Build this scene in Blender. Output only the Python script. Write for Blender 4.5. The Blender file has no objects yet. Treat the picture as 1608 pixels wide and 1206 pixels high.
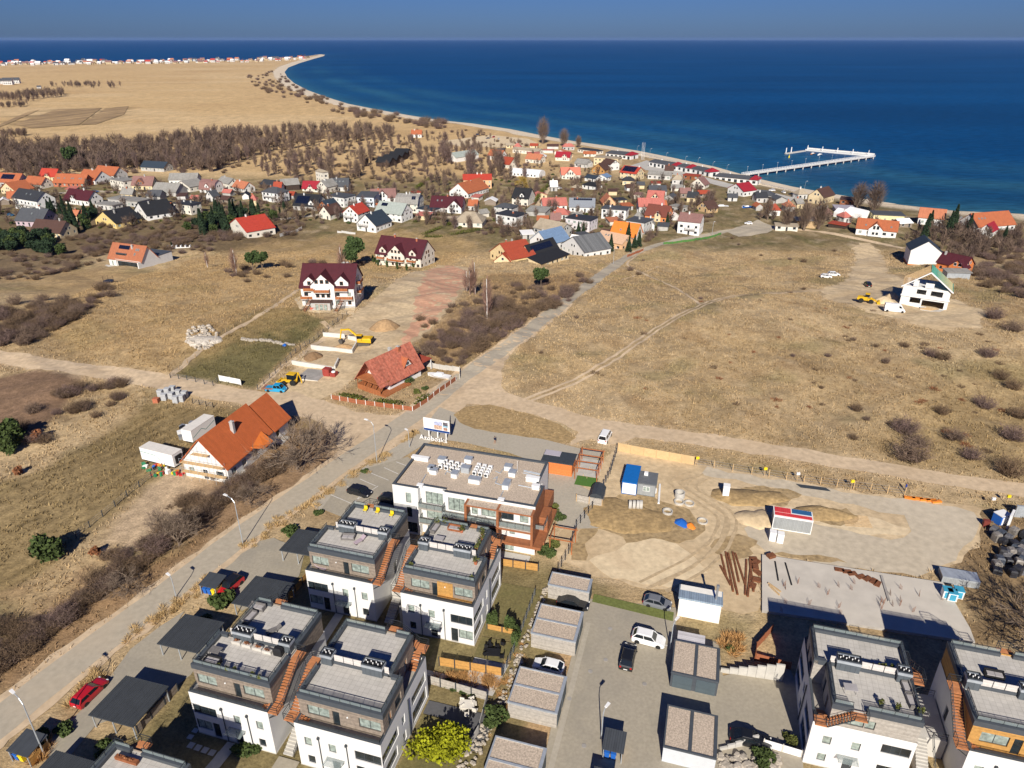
import bpy,bmesh,math,random
import numpy as np
from mathutils import Vector,Matrix
rad=math.radians
SC=bpy.context.scene
COL=SC.collection
R=random.Random(11)
# ------------------------------------------------------------------ camera,sky,sun,exposure
FPX,CX,CY,CAMH=1120.0,804.0,603.0,95.0
PITCH=math.atan((603-60)/FPX)
cam=bpy.data.cameras.new('camera')
cam.sensor_width=36.0
cam.lens=36.0*FPX/1608.0
cam.clip_start=1.0
cam.clip_end=90000.0
camo=bpy.data.objects.new('camera',cam)
COL.objects.link(camo)
camo.location=(0,0,CAMH)
camo.rotation_euler=(math.pi/2-PITCH,0,0)
SC.camera=camo
SUN_EL,SUN_AZ=rad(33),rad(184.0)          # azimuth clockwise from +Y
w=bpy.data.worlds.new('World')
SC.world=w
w.use_nodes=True
nt=w.node_tree
bg=nt.nodes['Background']
sky=nt.nodes.new('ShaderNodeTexSky')
sky.sky_type='NISHITA'
sky.sun_disc=False
sky.sun_elevation=SUN_EL
sky.sun_rotation=SUN_AZ
sky.altitude=100
sky.air_density=1.0
sky.dust_density=0.3
sky.ozone_density=4.0
hs=nt.nodes.new('ShaderNodeMix')
hs.data_type='RGBA'
hs.blend_type='MULTIPLY'
hs.inputs[0].default_value=1.0
hs.inputs[7].default_value=(0.12,0.20,0.44,1)   # the deep blue of the whole spring sky
nt.links.new(sky.outputs[0],hs.inputs[6])
nt.links.new(hs.outputs[2],bg.inputs[0])
bg.inputs[1].default_value=0.095
sd=bpy.data.lights.new('sun','SUN')
sd.energy=5.0
sd.angle=rad(0.5)
sd.color=(1.0,0.93,0.82)
so=bpy.data.objects.new('sun',sd)
COL.objects.link(so)
sdir=Vector((math.sin(SUN_AZ)*math.cos(SUN_EL),math.cos(SUN_AZ)*math.cos(SUN_EL),math.sin(SUN_EL)))
so.rotation_euler=(-sdir).to_track_quat('-Z','Y').to_euler()
so.location=sdir*300
SC.view_settings.view_transform='Standard'
SC.view_settings.look='None'
SC.view_settings.exposure=0.4
SC.view_settings.gamma=1.0
SC.render.resolution_x,SC.render.resolution_y=1024,768
SC.cycles.max_bounces=6
SC.cycles.volume_bounces=0

# ------------------------------------------------------------------ pixel <-> place
CP,SP=math.cos(PITCH),math.sin(PITCH)
def ray(px,py):
 v=(py-CY)/FPX
 return ((px-CX)/FPX,CP-v*SP,-SP-v*CP)
def Pz(px,py,z):
 d=ray(px,py)
 t=(z-CAMH)/d[2]
 return (d[0]*t,d[1]*t)
SHORE_PX=[(1760,375),(1608,336),(1500,331),(1400,320),(1300,304),(1240,293),(1180,279),(1120,262),(1050,247),(1000,237),(950,229),(900,222),
 (850,213),(800,203),(740,194),(690,189),(640,181),(590,172),(545,163),(510,152),(480,141),(460,130),(450,121),(446,113),(452,106),(470,99),(490,93),
 (508,88),(510,86),(503,85),(470,89.5),(430,93),(380,94.5),(320,96),(250,97),(180,98),(100,99),(40,99.5),(-60,100),(-300,102)]
SHORE=[Pz(a,b,0) for a,b in SHORE_PX]
LAND=np.array([(1300,-150),(900,100),(520,270)]+SHORE+[(-9000,2500),(-9000,-150)])
def sstep(a,b,x):
 t=np.clip((x-a)/(b-a),0,1)
 return t*t*(3-2*t)
def inside(poly,x,y):
 x=np.asarray(x,float); y=np.asarray(y,float)
 c=np.zeros(x.shape,bool)
 n=len(poly)
 for i in range(n):
  x1,y1=poly[i]; x2,y2=poly[(i+1) % n]
  if y1==y2:
   continue
  k=((y1>y)!=(y2>y)) & (x<(x2-x1)*(y-y1)/(y2-y1)+x1)
  c^=k
 return c
def pdist(poly,x,y,closed=True):
 d=np.full(np.shape(x),1e9)
 n=len(poly)
 for i in range(n if closed else n-1):
  x1,y1=poly[i]; x2,y2=poly[(i+1) % n]
  dx,dy=x2-x1,y2-y1
  L2=dx*dx+dy*dy+1e-9
  t=np.clip(((x-x1)*dx+(y-y1)*dy)/L2,0,1)
  d=np.minimum(d,np.hypot(x-x1-t*dx,y-y1-t*dy))
 return d
def sdist(poly,x,y):
 d=pdist(poly,x,y)
 return np.where(inside(poly,x,y),d,-d)
FLAT=np.array([(-75,20),(-60,70),(-22,128),(5,140),(60,112),(150,95),(170,20)])
def hgt(x,y,shore=None):
 x=np.asarray(x,float); y=np.asarray(y,float)
 z=20-15.5*sstep(185,345,y)-3.0*sstep(345,900,y)
 m=sstep(0,25,-sdist(FLAT,x,y))*sstep(700,300,y)*sstep(20,60,np.hypot(x+45,y-118))
 z=z+m*sstep(160,200,y)*sstep(130,90,x)*(1.0*np.sin(x*.055+.8)*np.sin(y*.048+1.2*np.sin(x*.03))-.4)+m*(0.55*np.sin(x*.17+1.7*np.sin(y*.071))*np.sin(y*.15+1.3*np.sin(x*.053))+0.22*np.sin(x*.51+2*np.sin(y*.23))*np.sin(y*.43+x*.11))
 s=sdist(LAND,x,y) if shore is None else shore
 return np.where(s<40,np.minimum(z,np.maximum(-4.0,0.07*s)),z)
def _ss(a,b,x):
 t=min(1.,max(0.,(x-a)/(b-a)))
 return t*t*(3-2*t)
def _sd(poly,x,y):
 best=1e18; c=False
 x1,y1=poly[-1]
 for x2,y2 in poly:
  dx,dy=x2-x1,y2-y1
  t=((x-x1)*dx+(y-y1)*dy)/(dx*dx+dy*dy+1e-9)
  t=0. if t<0 else 1. if t>1 else t
  q=(x-x1-t*dx)**2+(y-y1-t*dy)**2
  if q<best: best=q
  if (y1>y)!=(y2>y) and x<dx*(y-y1)/dy+x1: c=not c
  x1,y1=x2,y2
 d=math.sqrt(best)
 return d if c else -d
_LAND=[tuple(map(float,p)) for p in LAND]; _FLAT=[tuple(map(float,p)) for p in FLAT]
def hz(x,y):
 z=20-15.5*_ss(185,345,y)-3.0*_ss(345,900,y)
 m=_ss(0,25,-_sd(_FLAT,x,y))*_ss(700,300,y)*_ss(20,60,math.hypot(x+45,y-118))
 sn=math.sin
 z+=m*_ss(160,200,y)*_ss(130,90,x)*(1.0*sn(x*.055+.8)*sn(y*.048+1.2*sn(x*.03))-.4)+m*(0.55*sn(x*.17+1.7*sn(y*.071))*sn(y*.15+1.3*sn(x*.053))+0.22*sn(x*.51+2*sn(y*.23))*sn(y*.43+x*.11))
 if y<330 and x<150: return z
 s=_sd(_LAND,x,y)
 return min(z,max(-4.,.07*s)) if s<40 else z
def P(px,py,up=0.0):
 z=20.0 if py>520 else 6.0
 for i in range(24):
  x,y=Pz(px,py,z+up)
  z=0.35*z+0.65*hz(x,y)
 return (x,y,z)
TH=rad(-16)
CT,ST=math.cos(TH),math.sin(TH)
def W(u,v):                                   # housing estate axes -> world
 return (u*CT-v*ST,u*ST+v*CT)
def U(px,py,z=20):                           # pixel -> estate axes
 x,y=Pz(px,py,z)
 return (x*CT+y*ST,-x*ST+y*CT)

# ------------------------------------------------------------------ materials
MATS={}
def links(nt,a,b): nt.links.new(a,b)
def mk(name,col,rough=0.8,var=0.12,scale=1.5,bump=0.0,bscale=None,metal=0.0,spec=0.3,dark=None,dscale=0.25,damt=0.0,stripes=None,sdir=(1,0,0),emis=None,coat=0.0,detail=4):
 """procedural material: colour broken by two scales of noise, optional ribs/boards (stripes = period, depth)"""
 if name in MATS: return MATS[name]
 m=bpy.data.materials.new(name)
 m.use_nodes=True
 n=m.node_tree
 b=n.nodes['Principled BSDF']
 b.inputs['Roughness'].default_value=rough
 b.inputs['Metallic'].default_value=metal
 b.inputs['Specular IOR Level'].default_value=spec
 if coat: b.inputs['Coat Weight'].default_value=coat
 geo=n.nodes.new('ShaderNodeNewGeometry')
 no=n.nodes.new('ShaderNodeTexNoise'); no.inputs['Scale'].default_value=scale; no.inputs['Detail'].default_value=detail
 links(n,geo.outputs['Position'],no.inputs['Vector'])
 mr=n.nodes.new('ShaderNodeMapRange'); mr.inputs[1].default_value=0.3; mr.inputs[2].default_value=0.7
 mr.inputs[3].default_value=1-var; mr.inputs[4].default_value=1+var
 links(n,no.outputs[0],mr.inputs[0])
 mu=n.nodes.new('ShaderNodeMix'); mu.data_type='RGBA'; mu.blend_type='MULTIPLY'; mu.inputs[0].default_value=1
 mu.inputs[6].default_value=(*col,1)
 links(n,mr.outputs[0],mu.inputs[7])
 last=mu.outputs[2]
 if damt:
  n2=n.nodes.new('ShaderNodeTexNoise'); n2.inputs['Scale'].default_value=dscale; n2.inputs['Detail'].default_value=5
  links(n,geo.outputs['Position'],n2.inputs['Vector'])
  m2=n.nodes.new('ShaderNodeMapRange'); m2.inputs[1].default_value=.48; m2.inputs[2].default_value=.68; m2.inputs[4].default_value=damt
  links(n,n2.outputs[0],m2.inputs[0])
  mx=n.nodes.new('ShaderNodeMix'); mx.data_type='RGBA'
  links(n,m2.outputs[0],mx.inputs[0]); links(n,last,mx.inputs[6]); mx.inputs[7].default_value=(*(dark or [c*.5 for c in col]),1)
  last=mx.outputs[2]
 hgtout=no.outputs[0]
 if stripes:
  tc=n.nodes.new('ShaderNodeTexCoord')
  dp=n.nodes.new('ShaderNodeVectorMath'); dp.operation='DOT_PRODUCT'; dp.inputs[1].default_value=sdir
  links(n,tc.outputs['Object'],dp.inputs[0])
  d1=n.nodes.new('ShaderNodeMath'); d1.operation='DIVIDE'; d1.inputs[1].default_value=stripes[0]; links(n,dp.outputs['Value'],d1.inputs[0])
  fl=n.nodes.new('ShaderNodeMath'); fl.operation='FLOOR'; links(n,d1.outputs[0],fl.inputs[0])
  fr=n.nodes.new('ShaderNodeMath'); fr.operation='FRACT'; links(n,d1.outputs[0],fr.inputs[0])
  wn=n.nodes.new('ShaderNodeTexWhiteNoise'); wn.noise_dimensions='1D'; links(n,fl.outputs[0],wn.inputs['W'])
  v1=n.nodes.new('ShaderNodeMapRange'); v1.inputs[3].default_value=1-stripes[1]; v1.inputs[4].default_value=1+stripes[1]; links(n,wn.outputs[0],v1.inputs[0])
  g1=n.nodes.new('ShaderNodeMapRange'); g1.inputs[1].default_value=0.0; g1.inputs[2].default_value=0.14; g1.inputs[3].default_value=.55; g1.inputs[4].default_value=1; links(n,fr.outputs[0],g1.inputs[0])
  m4=n.nodes.new('ShaderNodeMath'); m4.operation='MULTIPLY'; links(n,v1.outputs[0],m4.inputs[0]); links(n,g1.outputs[0],m4.inputs[1])
  m5=n.nodes.new('ShaderNodeMix'); m5.data_type='RGBA'; m5.blend_type='MULTIPLY'; m5.inputs[0].default_value=1
  links(n,last,m5.inputs[6]); links(n,m4.outputs[0],m5.inputs[7])
  last=m5.outputs[2]
  hgtout=g1.outputs[0]
  bump=bump or 0.3
 links(n,last,b.inputs['Base Color'])
 if bump:
  bn=n.nodes.new('ShaderNodeBump'); bn.inputs['Strength'].default_value=bump; bn.inputs['Distance'].default_value=0.05
  if bscale and not stripes:
   n3=n.nodes.new('ShaderNodeTexNoise'); n3.inputs['Scale'].default_value=bscale; n3.inputs['Detail'].default_value=3
   links(n,geo.outputs['Position'],n3.inputs['Vector']); hgtout=n3.outputs[0]
  links(n,hgtout,bn.inputs['Height']); links(n,bn.outputs[0],b.inputs['Normal'])
 MATS[name]=m
 return m
def glass(name,col,rough=0.08,var=.5,scale=.7):
 return mk(name,col,rough=rough,var=var,scale=scale,spec=0.6)

# ------------------------------------------------------------------ mesh builder
class MB:
 def __init__(s): s.v=[]; s.f=[]; s.m=[]
 def quad(s,a,b,c,d,m=0):
  i=len(s.v); s.v+=[a,b,c,d]; s.f.append((i,i+1,i+2,i+3)); s.m.append(m)
 def tri(s,a,b,c,m=0):
  i=len(s.v); s.v+=[a,b,c]; s.f.append((i,i+1,i+2)); s.m.append(m)
 def poly(s,pts,m=0):
  i=len(s.v); s.v+=list(pts); s.f.append(tuple(range(i,i+len(pts)))); s.m.append(m)
 def hexa(s,p,m=0,mt=None):               # p: bottom 4 ccw,top 4 ccw
  i=len(s.v); s.v+=list(p)
  for k,q in enumerate(((3,2,1,0),(4,5,6,7),(0,1,5,4),(1,2,6,5),(2,3,7,6),(3,0,4,7))):
   s.f.append(tuple(i+j for j in q)); s.m.append(mt if (k==1 and mt is not None) else m)
 def box(s,x0,x1,y0,y1,z0,z1,m=0,mt=None):
  if x0>x1: x0,x1=x1,x0
  if y0>y1: y0,y1=y1,y0
  s.hexa([(x0,y0,z0),(x1,y0,z0),(x1,y1,z0),(x0,y1,z0),(x0,y0,z1),(x1,y0,z1),(x1,y1,z1),(x0,y1,z1)],m,mt)
 def prism(s,pts,z0,z1,m=0,mt=None):
  n=len(pts)
  a=sum(pts[i][0]*pts[(i+1) % n][1]-pts[(i+1) % n][0]*pts[i][1] for i in range(n))
  if a<0: pts=pts[::-1]
  i=len(s.v)
  s.v+=[(p[0],p[1],z0) for p in pts]+[(p[0],p[1],z1) for p in pts]
  s.f.append(tuple(range(i+n-1,i-1,-1))); s.m.append(m)
  s.f.append(tuple(range(i+n,i+2*n))); s.m.append(m if mt is None else mt)
  for k in range(n):
   l=(k+1) % n
   s.f.append((i+k,i+l,i+n+l,i+n+k)); s.m.append(m)
 def tube(s,a,b,r0,r1=None,n=6,m=0,cap=True):
  r1=r0 if r1 is None else r1
  a=Vector(a); b=Vector(b); d=(b-a)
  if d.length<1e-6: return
  d.normalize()
  x=d.orthogonal().normalized(); y=d.cross(x)
  i=len(s.v)
  for c,r in ((a,r0),(b,r1)):
   for k in range(n):
    t=2*math.pi*k/n
    s.v.append(tuple(c+x*(r*math.cos(t))+y*(r*math.sin(t))))
  for k in range(n):
   l=(k+1) % n
   s.f.append((i+k,i+l,i+n+l,i+n+k)); s.m.append(m)
  if cap:
   s.f.append(tuple(range(i+n-1,i-1,-1))); s.m.append(m)
   s.f.append(tuple(range(i+n,i+2*n))); s.m.append(m)
 def bar(s,a,b,w=.06,m=0): s.tube(a,b,w*.6,n=4,m=m)
 def lathe(s,prof,c=(0,0,0),n=10,m=0):  # prof: (r,z)
  i=len(s.v)
  for r,z in prof:
   for k in range(n):
    t=2*math.pi*k/n
    s.v.append((c[0]+r*math.cos(t),c[1]+r*math.sin(t),c[2]+z))
  for j in range(len(prof)-1):
   for k in range(n):
    l=(k+1) % n
    s.f.append((i+j*n+k,i+j*n+l,i+(j+1)*n+l,i+(j+1)*n+k)); s.m.append(m)
  s.f.append(tuple(range(i+n-1,i-1,-1))); s.m.append(m)
  j=len(prof)-1
  s.f.append(tuple(range(i+j*n,i+j*n+n))); s.m.append(m)
 def loft(s,rings,m=0,cap=True,mf=None):   # rings of equal length
  i=len(s.v); n=len(rings[0])
  for r in rings: s.v+=list(r)
  for j in range(len(rings)-1):
   for k in range(n):
    l=(k+1) % n
    s.f.append((i+j*n+k,i+j*n+l,i+(j+1)*n+l,i+(j+1)*n+k)); s.m.append(mf(j,k) if mf else m)
  if cap:
   s.f.append(tuple(range(i+n-1,i-1,-1))); s.m.append(m)
   j=len(rings)-1
   s.f.append(tuple(range(i+j*n,i+j*n+n))); s.m.append(m)
 def wall(s,p0,p1,z0,z1,holes=(),m=0,dep=.14,mr=None):
  """upright wall p0->p1 (outward to the right of the walk), real openings with reveals; holes (s0,s1,h0,h1)"""
  dx,dy=p1[0]-p0[0],p1[1]-p0[1]
  L=math.hypot(dx,dy)
  ux,uy=dx/L,dy/L
  nx,ny=uy,-ux
  mr=m if mr is None else mr
  hs=[(max(0,a),min(L,b),max(z0,c),min(z1,d)) for a,b,c,d in holes]
  xs=sorted(set([0,L]+[h[0] for h in hs]+[h[1] for h in hs]))
  zs=sorted(set([z0,z1]+[h[2] for h in hs]+[h[3] for h in hs]))
  pt=lambda t,z,o=0: (p0[0]+ux*t-nx*o,p0[1]+uy*t-ny*o,z)
  for a,b in zip(xs,xs[1:]):
   for c,d in zip(zs,zs[1:]):
    if any(h[0]-1e-6<=a and b<=h[1]+1e-6 and h[2]-1e-6<=c and d<=h[3]+1e-6 for h in hs): continue
    s.quad(pt(a,c),pt(b,c),pt(b,d),pt(a,d),m)
  for a,b,c,d in hs:
   s.quad(pt(a,c),pt(a,c,dep),pt(b,c,dep),pt(b,c),mr)
   s.quad(pt(a,d,dep),pt(a,d),pt(b,d),pt(b,d,dep),mr)
   s.quad(pt(a,c,dep),pt(a,c),pt(a,d),pt(a,d,dep),mr)
   s.quad(pt(b,c),pt(b,c,dep),pt(b,d,dep),pt(b,d),mr)
 def mesh(s,name,mats):
  me=bpy.data.meshes.new(name)
  me.from_pydata(s.v,[],s.f)
  for mm in mats: me.materials.append(mm)
  if any(s.m): me.polygons.foreach_set('material_index',s.m)
  me.update()
  return me
 def obj(s,name,mats,parent=None,loc=None,rot=0.0,**kw):
  if not isinstance(mats,(list,tuple)): mats=[mats]
  return link(name,s.mesh(name,mats),parent,loc,rot,**kw)
def tag(o,label=None,cat=None,group=None,kind=None):
 if label: o['label']=label
 if cat: o['category']=cat
 if group: o['group']=group
 if kind: o['kind']=kind
 return o
def link(name,me,parent=None,loc=None,rot=0.0,label=None,cat=None,group=None,kind=None):
 o=bpy.data.objects.new(name,me)
 COL.objects.link(o)
 if parent is not None: o.parent=parent
 if loc is not None: o.location=loc
 if rot: o.rotation_euler=(0,0,rot)
 return tag(o,label,cat,group,kind)
def thing(name,label,cat,loc,rot=0.0,group=None):
 return link(name,None,None,loc,rot,label,cat,group)
def copytree(o,parent=None):
 c=o.copy(); COL.objects.link(c); c.parent=parent
 for ch in list(o.children): copytree(ch,c)
 return c

# ------------------------------------------------------------------ colours
WHITE=mk('white_render',(.68,.675,.66),.85,.04,.8,damt=.25,dark=(.72,.70,.66),dscale=.35)
OFFW=mk('offwhite_render',(.66,.62,.54),.9,.06,.8,damt=.3,dark=(.5,.46,.4))
CREAM=mk('cream_render',(.66,.54,.34),.9,.06,.8,damt=.25)
GREYW=mk('grey_render',(.42,.41,.39),.9,.08,.8,damt=.35)
LGREY=mk('light_grey_render',(.56,.55,.53),.9,.06,.8,damt=.3)
PEACH=mk('peach_render',(.68,.42,.24),.9,.06)
ORANGEW=mk('orange_render',(.64,.23,.08),.9,.06)
BRICK=mk('brick_red',(.42,.14,.075),.9,.2,6,stripes=(.075,.14),sdir=(0,0,1))
BRICKO=mk('brick_orange',(.62,.19,.055),.9,.16,6,stripes=(.075,.12),sdir=(0,0,1))
ANTH=mk('anthracite',(.045,.053,.062),.6,.1,2)
ANTHL=mk('anthracite_coping',(.065,.075,.088),.55,.08,2)
GREYM=mk('grey_metal',(.35,.36,.37),.45,.1,2,metal=.5)
GALV=mk('galvanised_steel',(.46,.50,.54),.4,.12,1.5,metal=.4)
WHITEM=mk('white_metal',(.80,.80,.79),.45,.04,2,damt=.15)
BLACK=mk('black_plastic',(.015,.015,.017),.6,.1)
RUBBER=mk('rubber',(.018,.018,.018),.9,.1)
GLASS=glass('window_glass',(.02,.028,.034))
GLASSC=glass('window_with_curtain',(.27,.32,.29),.12,.45,2.0)
GLASSG=glass('balcony_glass',(.30,.36,.36),.08,.1)
_n=GLASSG.node_tree; _t=_n.nodes.new('ShaderNodeBsdfTransparent'); _m=_n.nodes.new('ShaderNodeMixShader'); _m.inputs[0].default_value=.38
links(_n,_t.outputs[0],_m.inputs[1]); links(_n,_n.nodes['Principled BSDF'].outputs[0],_m.inputs[2]); links(_n,_m.outputs[0],_n.nodes['Material Output'].inputs[0])
FRAME=mk('window_frame_white',(.75,.75,.73),.5,.03)
FRAMED=mk('window_frame_dark',(.05,.055,.06),.5,.05)
FRAMEB=mk('window_frame_brown',(.34,.14,.045),.6,.1)
WOODG=mk('weathered_boards',(.25,.205,.165),.85,.2,3,stripes=(.14,.14),sdir=(0,0,1))
WOODL=mk('pale_weathered_boards',(.37,.34,.30),.85,.16,3,stripes=(.15,.13),sdir=(0,0,1))
WOODY=mk('honey_boards',(.47,.255,.075),.75,.14,3,stripes=(.14,.10),sdir=(0,0,1))
WOODO=mk('terracotta_decking',(.50,.205,.085),.75,.14,3,stripes=(.14,.14),sdir=(0,1,0))
WOODB=mk('brown_timber',(.24,.085,.035),.75,.2,3)
WOODR=mk('red_brown_cladding',(.30,.115,.05),.75,.14,2,stripes=(.18,.1),sdir=(0,0,1))
WOODN=mk('raw_timber',(.52,.36,.19),.85,.15,3)
WOODD=mk('dark_timber',(.055,.036,.028),.85,.2,3,stripes=(.16,.2),sdir=(1,0,0))
GRAVEL=mk('roof_gravel',(.47,.385,.30),.95,.34,5,bump=.5,bscale=9,damt=.25,dark=(.36,.3,.24),dscale=.5,detail=8)
CONC=mk('concrete',(.50,.48,.44),.9,.12,.8,damt=.4,dark=(.36,.34,.31),dscale=.4,bump=.1)
CONCD=mk('old_concrete',(.33,.31,.285),.9,.14,.8,damt=.5,dark=(.22,.20,.18),dscale=.3,bump=.15)
RUST=mk('rusty_steel',(.17,.065,.03),.9,.35,4)
STEPC=mk('concrete_steps',(.46,.44,.40),.9,.1,1)
def tile(name,c,p=.34): return mk(name,c,.75,.1,1.2,stripes=(p,.05),sdir=(1,0,0),damt=.25,dark=[q*.72 for q in c],dscale=.4)
RF=dict(orange=tile('roof_orange',(.39,.12,.052)),red=tile('roof_red',(.42,.05,.03)),burg=tile('roof_burgundy',(.072,.013,.02)),dark=tile('roof_dark',(.035,.038,.045)),
 grey=mk('roof_grey_fibre',(.27,.26,.24),.9,.12,1.2,stripes=(.5,.08),damt=.5,dark=(.19,.18,.16)),slate=tile('roof_slate',(.075,.08,.09)),brown=tile('roof_brown',(.085,.045,.035)),mauve=tile('roof_mauve',(.24,.13,.115)),
 pink=tile('roof_pink',(.46,.15,.12)),beige=mk('roof_beige',(.36,.30,.22),.9,.12,damt=.4),blue=tile('roof_blue',(.15,.23,.36)),navy=tile('roof_navy',(.03,.045,.065)),green=tile('roof_green',(.05,.17,.12)),
 pale=tile('roof_pale_green',(.33,.37,.34)),crimson=tile('roof_crimson',(.30,.018,.03)),white=WHITEM,terra=tile('roof_terracotta',(.46,.17,.09)),rust=tile('roof_rust',(.33,.06,.03)),black=tile('roof_black',(.02,.021,.024)))
SOLAR=mk('solar_cells',(.008,.012,.03),.18,.2,4,spec=.5)
# ------------------------------------------------------------------ ground polygons (outlined on the photograph,laid on the terrain)
def px2w(pts): return [P(a,b)[:2] for a,b in pts]
def ribbon(pts,w0,w1=None):
 w1=w0 if w1 is None else w1
 n=len(pts); Lf=[]; Rt=[]
 for i,(x,y) in enumerate(pts):
  a=pts[max(0,i-1)]; b=pts[min(n-1,i+1)]
  dx,dy=b[0]-a[0],b[1]-a[1]
  l=math.hypot(dx,dy) or 1
  w=(w0+(w1-w0)*i/(n-1))/2
  Lf.append((x-dy/l*w,y+dx/l*w)); Rt.append((x+dy/l*w,y-dx/l*w))
 return Lf+Rt[::-1]
def smooth(pts,k=6):
 out=[]
 n=len(pts)
 for i in range(n-1):
  p0=pts[max(0,i-1)]; p1=pts[i]; p2=pts[i+1]; p3=pts[min(n-1,i+2)]
  for j in range(k):
   t=j/k
   out.append(tuple(.5*(2*p1[q]+(p2[q]-p0[q])*t+(2*p0[q]-5*p1[q]+4*p2[q]-p3[q])*t*t+(3*p1[q]-p0[q]-3*p2[q]+p3[q])*t**3) for q in (0,1)))
 out.append(tuple(pts[-1][:2]))
 return out
def rough_edge(poly,step,amp,seed=1):
 rr=random.Random(seed)
 out=[]
 n=len(poly)
 ph=rr.random()*9
 acc=0
 for i in range(n):
  a=poly[i]; b=poly[(i+1) % n]
  L=math.hypot(b[0]-a[0],b[1]-a[1])
  k=max(1,int(L/step))
  for j in range(k):
   t=j/k
   acc+=L/k
   d=amp*(.6*math.sin(acc*.9+ph)+.5*math.sin(acc*.37+ph*2)+rr.uniform(-.5,.5))
   out.append((a[0]+(b[0]-a[0])*t-(b[1]-a[1])/(L+1e-9)*d,a[1]+(b[1]-a[1])*t+(b[0]-a[0])/(L+1e-9)*d))
 return out
def sheet(name,poly,off,mat,grid=2.5,kind='structure',label=None,cat=None,parent=None):
 bm=bmesh.new()
 bm.faces.new([bm.verts.new((p[0],p[1],0)) for p in poly])
 bmesh.ops.triangulate(bm,faces=bm.faces[:])
 xs=[p[0] for p in poly]; ys=[p[1] for p in poly]
 if grid:
  for ax,lo,hi in ((0,min(xs),max(xs)),(1,min(ys),max(ys))):
   t=math.ceil(lo/grid)*grid
   while t<hi:
    no=(1,0,0) if ax==0 else (0,1,0)
    co=(t,0,0) if ax==0 else (0,t,0)
    bmesh.ops.bisect_plane(bm,geom=bm.verts[:]+bm.edges[:]+bm.faces[:],plane_co=co,plane_no=no,dist=1e-4)
    t+=grid
 vx=np.array([v.co.x for v in bm.verts]); vy=np.array([v.co.y for v in bm.verts])
 zz=hgt(vx,vy)+off
 for v,z in zip(bm.verts,zz): v.co.z=z
 bmesh.ops.recalc_face_normals(bm,faces=bm.faces[:])
 for f in bm.faces:
  if f.normal.z<0: f.normal_flip()
 me=bpy.data.meshes.new(name); bm.to_mesh(me); bm.free()
 me.materials.append(mat)
 return link(name,me,parent,None,0,label,cat,None,kind)

ROAD=px2w(smooth([(-40,1164),(0,1133),(110,1046),(200,979),(300,903),(370,848),(440,799),(520,742),(600,687),(660,645),(720,597),(780,556),(840,512),(900,465),(940,436),(975,410),(1000,397),(1040,383),(1090,373),(1150,362),(1205,358)],4))
ROADP=ribbon(ROAD,5.2,4.6)
VERGE=ribbon(ROAD[:52],7.6,6.5)
DIRT_L=ribbon(px2w(smooth([(-60,556),(0,560),(60,570),(150,583),(250,598),(340,615),(430,633),(520,652),(600,668),(660,664)],4)),6.0,7.5)
JUNC=px2w([(400,622),(440,612),(520,632),(560,648),(640,655),(700,628),(730,590),(770,560),(795,545),(798,560),(785,600),(800,625),(860,643),(935,662),(1000,676),(1000,690),(950,700),(930,690),(895,700),(910,678),(868,660),(790,640),(735,636),(705,655),(690,672),(640,690),(560,735),(520,745),(530,690),(500,655),(440,645)])
DIRT_R=ribbon(px2w(smooth([(745,618),(800,630),(870,650),(940,668),(1060,685),(1180,702),(1300,722),(1420,742),(1530,760),(1650,776)],4)),6.0,4.6)
BRANCH=px2w([(690,640),(712,648),(740,665),(800,680),(860,692),(910,705),(950,708),(905,760),(962,790),(945,830),(880,832),(862,800),(850,730),(800,712),(735,697),(690,690),(664,700),(610,733),(560,765),(520,790),(500,805),(490,790),(560,742),(640,690),(668,668)])
CARPK=px2w([(505,800),(545,745),(640,718),(655,730),(618,770),(618,800),(560,822)])
ISLAND=px2w([(712,652),(730,640),(768,636),(830,650),(880,668),(905,688),(893,697),(850,690),(790,682),(745,674),(722,664)])
SITE1=px2w([(868,862),(900,775),(935,742),(965,702),(1090,726),(1230,752),(1360,775),(1480,790),(1545,800),(1545,840),(1490,900),(1420,890),(1250,880),(1200,872),(1190,960),(1110,960),(1060,930),(930,905),(880,880)])
YARD=px2w([(1168,830),(1215,800),(1290,805),(1320,830),(1400,850),(1430,835),(1420,810),(1320,790),(1230,770),(1100,745),(1110,735),(1230,755),(1360,778),(1500,795),(1530,805),(1535,840),(1500,880),(1440,905),(1330,892),(1200,868)])
SLAB=px2w([(1196,874),(1480,918),(1522,990),(1530,1012),(1196,962)])
MOUND=px2w([(1225,797),(1290,800),(1365,812),(1430,832),(1425,842),(1350,838),(1270,822),(1220,815)])
SANDPIT=px2w([(925,880),(990,850),(1040,845),(1090,870),(1110,900),(1060,925),(960,910)])
REDSOIL=px2w([(640,520),(650,480),(662,445),(672,424),(705,417),(732,426),(730,448),(708,476),(685,503),(662,522),(640,540),(625,545)])
SITE2=px2w([(425,612),(470,570),(520,520),(560,490),(600,460),(640,430),(690,416),(735,420),(740,445),(700,492),(660,532),(620,560),(575,575),(560,590),(535,612),(500,630),(440,632)])
LOT_OR=px2w([(150,850),(210,790),(265,735),(300,712),(330,735),(420,745),(500,680),(540,690),(525,740),(470,780),(400,800),(300,840),(230,870)])
SANDR=px2w([(1290,455),(1330,440),(1345,410),(1340,385),(1365,382),(1385,400),(1395,430),(1430,445),(1430,470),(1500,470),(1545,490),(1540,515),(1480,520),(1400,500),(1340,480),(1290,465)])
PAVE_N=px2w([(918,940),(1062,955),(1062,990),(1128,1010),(1135,1062),(1236,1040),(1250,1075),(1262,1215),(850,1215),(868,1130),(893,1050),(905,1000)])
def drive(pts): return px2w(pts)
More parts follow.
